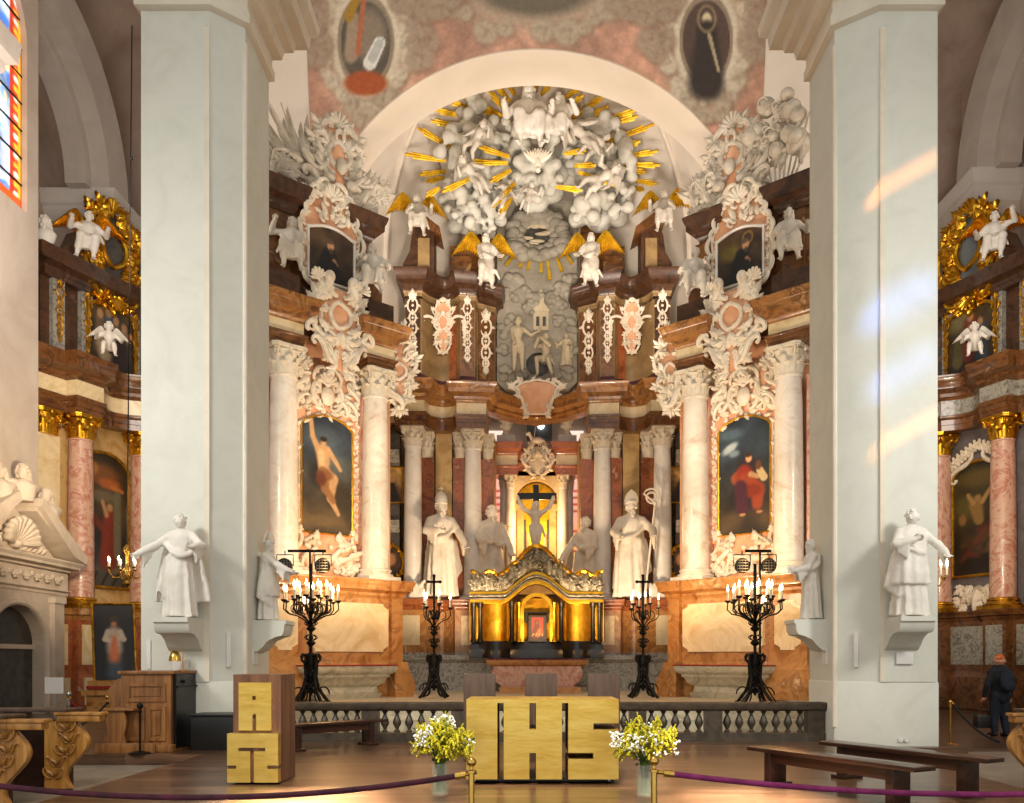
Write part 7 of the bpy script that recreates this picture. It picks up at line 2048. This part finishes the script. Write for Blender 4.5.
# cabinet console
CY_ = 13.86
x0, x1 = XX(121, CY_), XX(172, CY_); zt = ZZ(671, CY_)
cab = thing('organ_console', 'upright wooden console with panelled front and black side before the left pillar', 'cabinet', ((x0 + x1) / 2, CY_, 0))
m = MB(); m.box(x0, CY_, .1, x1 - .02, CY_ + 1.9, zt - .05); m.box(x0 - .04, CY_ - .04, 0, x1 + .02, CY_ + 1.9, .12, .01); m.build('case', 'cabinet_wood', cab)
m = MB(); m.box(x0 - .04, CY_ - .04, zt - .05, x1 + .05, CY_ + 1.95, zt, .01); m.build('top_board', 'cabinet_wood', cab)
for a, b, z0, z1 in ((.12, .88, .82, 1.12), (.12, .47, .18, .74), (.53, .88, .18, .74)):
    m = MB(); xa, xb = x0 + a * (x1 - x0), x0 + b * (x1 - x0); f = .05
    m.box(xa, CY_ - .02, z0, xb, CY_ + .01, z0 + f); m.box(xa, CY_ - .02, z1 - f, xb, CY_ + .01, z1); m.box(xa, CY_ - .02, z0 + f, xa + f, CY_ + .01, z1 - f); m.box(xb - f, CY_ - .02, z0 + f, xb, CY_ + .01, z1 - f)
    m.box(xa + f + .04, CY_ - .012, z0 + f + .04, xb - f - .04, CY_ + .01, z1 - f - .04); m.build('door_panel', 'cabinet_wood', cab)
m = MB(); m.box(x1 - .02, CY_ + .1, .05, x1 + .03, CY_ + 1.85, zt - .06); m.build('side_panel', 'black_panel', cab)
m = MB(); m.box(x1 + .03, CY_ + .1, zt - .28, x1 + .06, CY_ + 1.85, zt - .25)
for k in range(3): m.ell((x1 + .05, CY_ + .35 + .6 * k, zt - .18), .03, nu=8, nv=6)
m.build('side_rail', 'iron', cab)
m = MB(); m.prism([(x0 - .55, .12), (x0 - .02, .12), (x0 - .02, zt - .1), (x0 - .3, zt - .14), (x0 - .5, .95), (x0 - .38, .7), (x0 - .42, .4)], CY_ + .5, CY_ + .58, 'y'); m.build('scrolled_side', 'cabinet_wood', cab)
p = P(177, 671, CY_ + .7)
la = thing('desk_lamp', 'small brass reading lamp on top of the wooden console', 'lamp', (p.x - .12, CY_ + .7, zt))
m = MB(); m.lathe([(.07, zt), (.07, zt + .012), (.012, zt + .02)], (p.x + .1, CY_ + .7, 0), 14); m.tube([(p.x + .1, CY_ + .7, zt), (p.x + .1, CY_ + .7, zt + .3), (p.x + .04, CY_ + .7, zt + .34)], .01, 8); m.build('stem', 'brass', la)
m = MB(); m.lathe([(.03, .1), (.06, .08), (.09, 0.0), (.1, -.08), (.09, -.08), (.05, .04)], (p.x - .02, CY_ + .66, zt + .24), 16); m.build('lamp_shade', 'brass', la)
m = MB(); m.box(-5.78, 14.1, 0.0, -5.02, 14.7, .56, .01); m.box(-5.8, 14.08, .56, -5.0, 14.72, .6, .01); tag(m.build('black_box', 'black_panel'), 'plain black box on the floor between the left pillar and the lectern', 'box')
# kneeler stand beside the console
kx = XX(116, 13.7)
kn = thing('kneeler', 'small wooden kneeler with carved side board, left of the console', 'kneeler', (kx, 13.75, 0))
m = MB(); m.prism([(kx - .18, .02), (kx - .06, .02), (kx, .12), (kx + .06, .02), (kx + .18, .02), (kx + .12, .3), (kx + .17, .5), (kx + .12, .68), (kx - .12, .68), (kx - .17, .5), (kx - .12, .3)], 13.7, 13.76, 'y'); m.build('side_board', 'cabinet_wood', kn)
m = MB(); m.box(kx - .2, 13.66, .68, kx + .3, 14.5, .72, .01); m.build('desk_top', 'cabinet_wood', kn)
m = MB(); m.box(kx - .32, 13.65, 0, kx + .65, 13.69, .16, .01); m.build('foot_rail', 'cabinet_wood', kn)
for i, (px, py, Y, lab, mt) in enumerate(((69, 694, 15.5, 'slim steel post with knob, farthest left of the left aisle barriers', 'steel'), (108, 697, 14.9, 'slim brass post beside the kneeler in the left aisle', 'brass'), (122, 692, 16.2, 'steel post behind the kneeler in the left aisle', 'steel'), (140, 706, 13.6, 'thin dark post just left of the console front', 'iron'))):
    stanchion(px, py, Y, 0.0, lab, mt, ball=.05)
a = P(70, 699, 15.5); b = P(122, 697, 16.2); rope(sag(tuple(a), tuple(b), .38), 'red_rope', 'red rope looping between the posts in the left aisle', .02)
a = P(108, 702, 14.9); b = P(60, 732, 12.6); rope(sag(tuple(a), tuple(b), .1), 'black_rope', 'black belt running from the brass post toward the carved pew', .02)
m = MB(); p = P(54, 685, 20); m.box(p.x - .22, 20, p.z - .2, p.x + .22, 20.02, p.z + .18); s1 = m.build('notice_card', 'paper'); root = tag(s1, 'white notice card on a thin stand in front of the stone portal', 'sign')
m = MB(); m.tube([(p.x, 20.04, .0), (p.x, 20.04, p.z - .1)], .012, 6); m.lathe([(.15, 0), (.15, .02), (.02, .03)], (p.x, 20.04, 0), 14); m.build('card_stand', 'steel', s1)
# hanging chandelier on its long cable
chx, chY = XX(127, 20.5), 20.5
cz = ZZ(570, chY)
ch = thing('chandelier', 'small hanging chandelier with lit candle bulbs before the left aisle painting', 'chandelier', (chx, chY, cz))
m = MB(); m.tube([(chx + .12, chY, 16.8), (chx, chY, cz + .6)], .014, 6); m.ell((chx + .1, chY, 13.6), .04, nu=8, nv=6); m.build('cable', 'iron', ch)
m = MB(); m.lathe([(.01, .62), (.07, .55), (.09, .46), (.04, .36), (.03, .1), (.1, 0), (.12, -.1), (.06, -.25), (.09, -.33), (.02, -.42)], (chx, chY, cz), 16); m.build('stem', 'brass', ch)
for k in range(8):
    a = 2 * PI * k / 8; dx, dy = math.cos(a), math.sin(a); m = MB()
    m.tube([(chx + dx * r, chY + dy * r, cz + z) for r, z in ((.08, -.1), (.2, -.2), (.34, -.18), (.42, -.05), (.42, .02))], .013, 6)
    m.lathe([(.015, 0), (.05, .03), (.055, .05)], (chx + dx * .42, chY + dy * .42, cz), 10); ar = m.build('arm', 'brass', ch)
    m = MB(); m.lathe([(.02, .03), (.02, .17), (.012, .18)], (chx + dx * .42, chY + dy * .42, cz), 8); m.build('candle', 'wax', ar)
    m = MB(); m.lathe([(.008, .18), (.024, .22), (.016, .27), (.002, .3)], (chx + dx * .42, chY + dy * .42, cz), 8); m.build('bulb', 'flame', ar)
# sconce at the right aisle painting
p = P(940, 575, 15.2); p.x = 7.25
sx = thing('wall_sconce', 'brass candle sconce with lit bulbs on the side of the right pillar', 'sconce', tuple(p))
m = MB(); m.tube([(7.05, 15.2, p.z - .15), (7.18, 15.2, p.z - .2), (p.x, 15.2, p.z - .05)], .014, 6); m.lathe([(.02, -.1), (.05, -.04), (.03, 0)], tuple(p), 10); m.lathe([(.06, -.9), (.05, -.85), (.05, -.3), (.06, -.25)], (7.09, 15.2, p.z), 8); m.build('arm', 'brass', sx)
for dx in (-.05, .06):
    m = MB(); m.lathe([(.018, 0), (.018, .14), (.01, .15)], (p.x + dx, 15.2, p.z), 8); c_ = m.build('candle', 'wax', sx)
    m = MB(); m.lathe([(.008, .15), (.026, .19), (.016, .25), (.002, .29)], (p.x + dx, 15.2, p.z), 8); m.build('bulb', 'flame', c_)
# small fittings on the pillars
def plate(px0, py0, px1, py1, Y, mat, nm, label, cat, rev=False, d=.02):
    m = MB(); m.box(XX(px0, Y), Y - d, ZZ(py1, Y), XX(px1, Y), Y, ZZ(py0, Y), .004); return tag(m.build(nm, mat), label, cat)
plate(147.5, 640, 151.5, 669, 14.79, 'paper', 'wall_light_strip', 'narrow white vertical strip on the outer edge of the left pillar', 'wall light', d=.04)
plate(173, 660, 189, 671, 14.75, 'paper', 'name_card', 'white card below the statue bracket on the front of the left pillar', 'card')
plate(896, 652.5, 913, 664, 14.75, 'paper', 'name_card', 'white card below the statue bracket on the front of the right pillar', 'card')
for sg, px, lab in ((-1, 230, 'left'), (1, 855, 'right')):
    # on the chamfered face
    a, b = ((-5.72, 14.8), (-5.24, 15.2)) if sg < 0 else ((5.32, 15.25), (5.94, 14.8))
    c = Vector(((a[0] + b[0]) / 2, (a[1] + b[1]) / 2)); d = (Vector(b) - Vector(a)).normalized(); n = Vector((d.y, -d.x))
    c2 = c + n * .025
    ob = MB(frame((c2.x, c2.y, 0), (d.x, d.y, 0), (n.x, n.y, 0))); ob.box(-.035, 1.38, -.025, .035, 1.98, .025)
    tag(ob.build('column_speaker', 'paper'), 'slim white column loudspeaker on the chamfered face of the %s pillar' % lab, 'speaker')
    ob = MB(frame((c.x + n.x * .02, c.y + n.y * .02, 0), (d.x, d.y, 0), (n.x, n.y, 0))); 
    ob.xf = frame((-5.238 if sg < 0 else 5.318, 15.75, 0), (0, -sg, 0), (-sg, 0, 0)); ob.box(-.13, 1.42, -.005, .13, 1.72, .015)
    tag(ob.build('name_card', 'paper'), 'white card below the statue bracket on the inner face of the %s pillar' % lab, 'card')
m = MB(); 
for k, px in enumerate((900.5, 906.5)):
    p = P(px, 740, 14.76); m.lathe([(.04, -.01), (.04, .01), (.02, .015)], tuple(p), 12, axis='y')
tag(m.build('wall_socket', 'paper'), 'white double wall socket at the foot of the right pillar', 'socket')
# ------------------------------------------------------------------ carved pews at the front corners
def pew(y0, x, sg, zf, label):
    root = thing('carved_pew', label, 'pew', (x, y0, zf), 0, 'carved pew fronts')
    h = 1.02
    def prof(s):      # S-curved front board in the YZ plane
        pts = []
        for i in range(21):
            t = i / 20; z = zf + .03 + t * (h - .18); y = y0 + .12 + .16 * math.sin(t * 2 * PI * .95 + .5) * (1 - .2 * t) - .04 * t
            pts.append((y, z))
        return pts
    fr_ = prof(0)
    W = .5
    # carved end board seen from the nave: in the XZ plane, with an S-shaped inner edge
    m = MB(); e = [(x - sg * 0 + -sg * 0 + sg * (-(.14 * math.sin(i / 20 * 2 * PI * .95 + 3.7) + .02)), zf + .02 + i / 20 * (h - .16)) for i in range(21)]
    poly = [(x + sg * .34, zf + .02)] + [(ex - sg * .05, ez) for ex, ez in e] + [(x + sg * .34, zf + h - .14)]
    m.prism(poly, y0, y0 + .1, 'y'); b = m.build('end_board', 'pew_wood', root)
    mb = MB(frame((x + sg * .12, y0, 0), (1, 0, 0), (0, -1, 0))); R = random.Random(3)
    for k in range(5):
        z = zf + .16 + k * .15; off = -sg * (.10 * math.sin((k * .15 + .14) / (h - .16) * 2 * PI * .95 + 3.7))
        for s in (-1, 1): curl(mb, (off + s * .03, z), (off + s * .12, z + .12), .012, 'S' if k % 2 else 'C', s, .0); leaf(mb, (off, z + .02), PI / 2 + s * .7, .12, .05, .0)
    mb.build('relief_carving', 'pew_wood', b)
    m = MB(); m.box(x - .17, y0 - .03, zf + h - .14, x + .38, y0 + .13, zf + h - .06, .015); m.box(x - .2, y0 - .04, zf + h - .06, x + .42, y0 + .14, zf + h - .02, .01); m.build('end_capital', 'pew_wood', root)
    m = MB(); xa, xb = sorted((x + sg * .05, x + sg * 3.2)); m.box(xa, y0 + .1, zf, xb, y0 + .16, zf + h - .12); m.build('front_panel', 'dark_wood', root)
    m = MB(); m.box(xa, y0 - .02, zf + h - .02, xb, y0 + .42, zf + h + .02, .008); m.build('book_ledge', 'chair_wood', root)
pew(10.9, -6.05, -1, -.17, 'carved golden-brown pew front at the lower left, the farther of two')
pew(9.6, -6.05, -1, -.17, 'carved golden-brown pew front in the lower left corner, the nearer of two')
pew(10.7, 6.1, 1, -.17, 'carved golden-brown pew front at the lower right corner')
# ------------------------------------------------------------------ visitor in the right aisle
VX, VY, VZ = XX(1000, 18.0), 18.0, -.13
pr = thing('person', 'person in dark jacket, orange cap and backpack, seen from behind, right aisle', 'person', (VX, VY, VZ))
o = figure(1.74, 'skin', name='body', seed=130, robe=None, mantle=False, hair='short', hands=((-.17, -.05, .46), (.17, -.05, .5)), poles=((-.7, .6, -.3), (.7, .6, -.3)), parent=pr, fat=.95,
           legs=(((-.06, -.01, .28), (-.07, .02, .04)), ((.06, -.03, .28), (.07, .0, .04))))
o.location = (0, 0, 0); o.rotation_euler = (0, 0, PI + .15)
def cloth(nm, mat, fn, vox=.02):
    m = MB(); fn(m); vs, fs = remeshed(m, vox); b = MB(); b.add([Vector(v) + Vector(mnoise.noise_vector(Vector(v) * 7)) * .01 for v in vs], fs); ob = b.build(nm, mat, pr, angle=70, raw=True); ob.rotation_euler = (0, 0, PI + .15); return ob
H = 1.74
V = lambda x, y, z: Vector((x * H, y * H, z * H))
def jk(m):
    m.cap(V(0, 0, .5), V(0, 0, .66), .19, .2, 14); m.cap(V(0, 0, .64), V(0, 0, .76), .2, .21, 14); m.cap(V(-.085, 0, .785), V(.085, 0, .785), .11, .11, 12); m.cap(V(0, .0, .8), V(0, 0, .86), .09, .075, 10)
    for s, hz in ((-1, .46), (1, .5)):
        q_ = V(s * .106, 0, .785); e, w_ = ik(q_, V(s * .17, -.05, hz), .165 * H, .15 * H, (s * .7, .6, -.3)); m.cap(q_, e, .085, .07, 12); m.cap(e, w_, .07, .052, 12)
cloth('jacket', 'black_fabric', jk)
def tr(m):
    m.cap(V(-.04, 0, .51), V(.04, 0, .51), .16, .16, 12)
    for s, k, a in ((-1, V(-.06, -.01, .28), V(-.07, .02, .06)), (1, V(.06, -.03, .28), V(.07, 0, .06))): m.cap(V(s * .055, 0, .5), k, .13, .095, 12); m.cap(k, a, .095, .07, 12)
cloth('trousers', 'navy_fabric', tr)
def sh(m):
    for s, a in ((-1, V(-.07, .02, .02)), (1, V(.07, 0, .02))): m.cap(a + Vector((0, .03, .03)), a + Vector((s * .02, -.17, .01)), .052, .045, 10); 
cloth('shoes', 'black_panel', sh, .012)
def bp(m):
    m.ell(V(0, .13, .68), (.17, .1, .23), None, 16, 12); m.ell(V(0, .17, .62), (.13, .07, .11), None, 14, 10)
    for s in (-1, 1): m.tube([V(s * .06, .1, .8), V(s * .075, -.02, .86), V(s * .08, -.115, .78), V(s * .085, -.1, .65), V(s * .07, .1, .57)], .024, 8)
cloth('backpack', 'navy_fabric', bp, .014)
m = MB(); hd = V(0, -.012, .935); m.ell(hd + Vector((0, .005, .03)), (.098, .112, .1), None, 18, 12, lambda d: 1 if d.z > -.1 else .9); m.ell(hd + Vector((0, -.12, .03)), (.07, .07, .012), None, 12, 6)
ob = m.build('cap', 'orange_fabric', pr, raw=True); ob.rotation_euler = (0, 0, PI + .15)
m = MB(); p = P(982, 720, 18.2); m.box(p.x - .2, 18.0, p.z - .16, p.x + .16, 18.22, p.z + .12, .03); m.tube([(p.x - .1, 18.1, p.z + .12), (p.x - .06, 18.1, p.z + .28), (p.x + .04, 18.1, p.z + .28), (p.x + .08, 18.1, p.z + .12)], .012, 6)
tag(m.build('hand_bag', 'black_panel'), 'black bag carried low at the left side of the visitor', 'bag')
stanchion(950.5, 702, 16.2, -.13, 'thin brass post in the right aisle beside the right pillar', 'brass', ball=.035)
a = P(953, 704, 16.2); b = P(1000, 742, 15.4); rope(sag(tuple(a), (b.x, b.y, max(b.z, .0)), .12), 'black_rope', 'black belt sagging from the brass post in the right aisle', .022)
# ------------------------------------------------------------------ light and camera
sc = bpy.context.scene
w = bpy.data.worlds.new('World'); sc.world = w; w.use_nodes = True
bg = w.node_tree.nodes['Background']; bg.inputs['Color'].default_value = lin('#f1eee6'); bg.inputs['Strength'].default_value = 1.0
def lamp(kind, loc, energy, col, size=.3, aim=None, spot=None, blend=.6, spread=None, shape=None, sy=None):
    d = bpy.data.lights.new(kind.lower() + '_light', kind); d.energy = energy; d.color = lin(col)[:3]
    if kind == 'POINT': d.shadow_soft_size = size
    if kind == 'SPOT': d.shadow_soft_size = size; d.spot_size = math.radians(spot); d.spot_blend = blend
    if kind == 'AREA':
        d.size = size
        if sy: d.shape = 'RECTANGLE'; d.size_y = sy
        if spread: d.spread = math.radians(spread)
    o = bpy.data.objects.new(d.name, d); COL.objects.link(o); o.location = loc
    if aim is not None: o.rotation_euler = (Vector(aim) - Vector(loc)).to_track_quat('-Z', 'Y').to_euler()
    return o
# stage floodlights, candle glow and side-window daylight, plus added fill lamps without fixtures
for sg in (-1, 1):
    lamp('SPOT', (sg * 2.6, 19.3, 3.3), 850, '#ffdcb0', .25, (sg * 5.6, 22.6, 5.0), 75, .8)
    lamp('SPOT', (sg * 2.2, 19.6, 4.0), 1150, '#ffe6c8', .25, (sg * 5.4, 22.8, 10.5), 60, .8)
    lamp('POINT', (sg * 5.0 + .2, 19.5, 2.95), 110, '#ffbe78', .3)
    lamp('SPOT', (sg * 1.5, 24.5, 1.8), 1350, '#ffe0ba', .3, (sg * 3.2 + .2, 29.5, 5.5), 70, .9)
    lamp('SPOT', (sg * 1.6, 19.5, 9.5), 2600, '#ffe8d0', .4, (sg * 3.2 + .2, 30, 13.2), 36, .9)  # added spot in mid-air to brighten the upper storey
    lamp('POINT', (sg * 3.1 + .2, 22.6, 2.8), 40, '#ffbe78', .3)
    lamp('SPOT', (sg * 9.5, 18, 5), 2200, '#ffe6c4', .4, (sg * 14, 27.5, 7), 75, .9)  # added fill spot for the aisle altars, no fixture there
    lamp('AREA', (sg * 10.3, 19, 12), 420, '#fff0e2', 2.5, (sg * 14.4, 29, 16))  # added soft fill raising the ambient light in the aisles
    lamp('AREA', (sg * 11.5, 5.5, 9), 190, '#f4f2ea', 2.2, (sg * 6.2, 14.8, 5), spread=75)
lamp('SPOT', (.2, 24.0, 1.6), 900, '#ffdca8', .3, (.2, 31, 5.0), 45, .9)
lamp('POINT', (.2, 31.2, 6.4), 240, '#ffd090', .2)
lamp('SPOT', (.2, 20.5, 8.0), 3600, '#fff0e0', .6, (.2, 31.0, 19.5), 42, .8)  # added spot lighting up the cloud glory
lamp('SPOT', (.2, 22.0, 7.0), 2600, '#fff0e0', .6, (.2, 25.2, 18), 110, .9)  # added upward spot so the arch soffit is not dark
lamp('SPOT', (.2, 14.0, 9.0), 3000, '#fff0e0', .6, (.2, 24.0, 18.5), 75, .9)  # added spot brightening the fresco above the arch
lamp('AREA', (-1, 4.5, 11), 330, '#fff2dc', 2.0, (-.2, 10.3, .3), spread=60)
lamp('AREA', (-3.2, 2.5, 11), 260, '#fff0dc', .5, (-2.6, 8.9, 0), spread=9, sy=.3)
lamp('AREA', (1.5, 2.5, 11), 110, '#fff0dc', .5, (2.2, 9.0, 0), spread=9, sy=.3)
for sg in (-1, 1): lamp('SPOT', (sg * 6.6 + .1, 26.0, 13.0), 900, '#fff2e4', .4, (sg * 1.5, 31.5, 20.5), 95, .9)  # added spots hidden behind the arch wall to lighten the apse
# coloured daylight from the nave windows falling on the right pillar
def beam(target, energy, col, w_, h_, roll, spread):
    o = lamp('AREA', (-7.5, 2.5, target.z + 5.5), energy, col, w_, target, spread=spread, sy=h_)
    o.rotation_euler = ((Vector(target) - o.location).to_track_quat('-Z', 'Y').to_matrix() @ Matrix.Rotation(roll, 3, 'Z')).to_euler()
beam(P(905, 175, 14.77), 1.3, '#ff9a50', .05, 1.5, -.72, 1)
beam(P(900, 300, 14.77), 2.0, '#6a9cff', .35, 1.4, -.72, 2)
beam(P(905, 370, 14.77), 1.3, '#6a9cff', .15, 1.4, -.72, 2)
beam(P(905, 432, 14.77), 1.3, '#ff9a50', .05, 1.5, -.72, 1)
# camera
cd = bpy.data.cameras.new('Camera'); cam = bpy.data.objects.new('Camera', cd); COL.objects.link(cam)
cam.location = (CAMX, 0, CAMZ); cam.rotation_euler = (PI / 2, 0, 0)
cd.sensor_width = 36; cd.lens = F / 1024 * 36
cd.shift_x = -(CX - 512) / 1024; cd.shift_y = (HY - 401.5) / 1024
cd.clip_end = 200
sc.camera = cam
sc.view_settings.view_transform = 'Standard'
sc.view_settings.exposure = 0.0
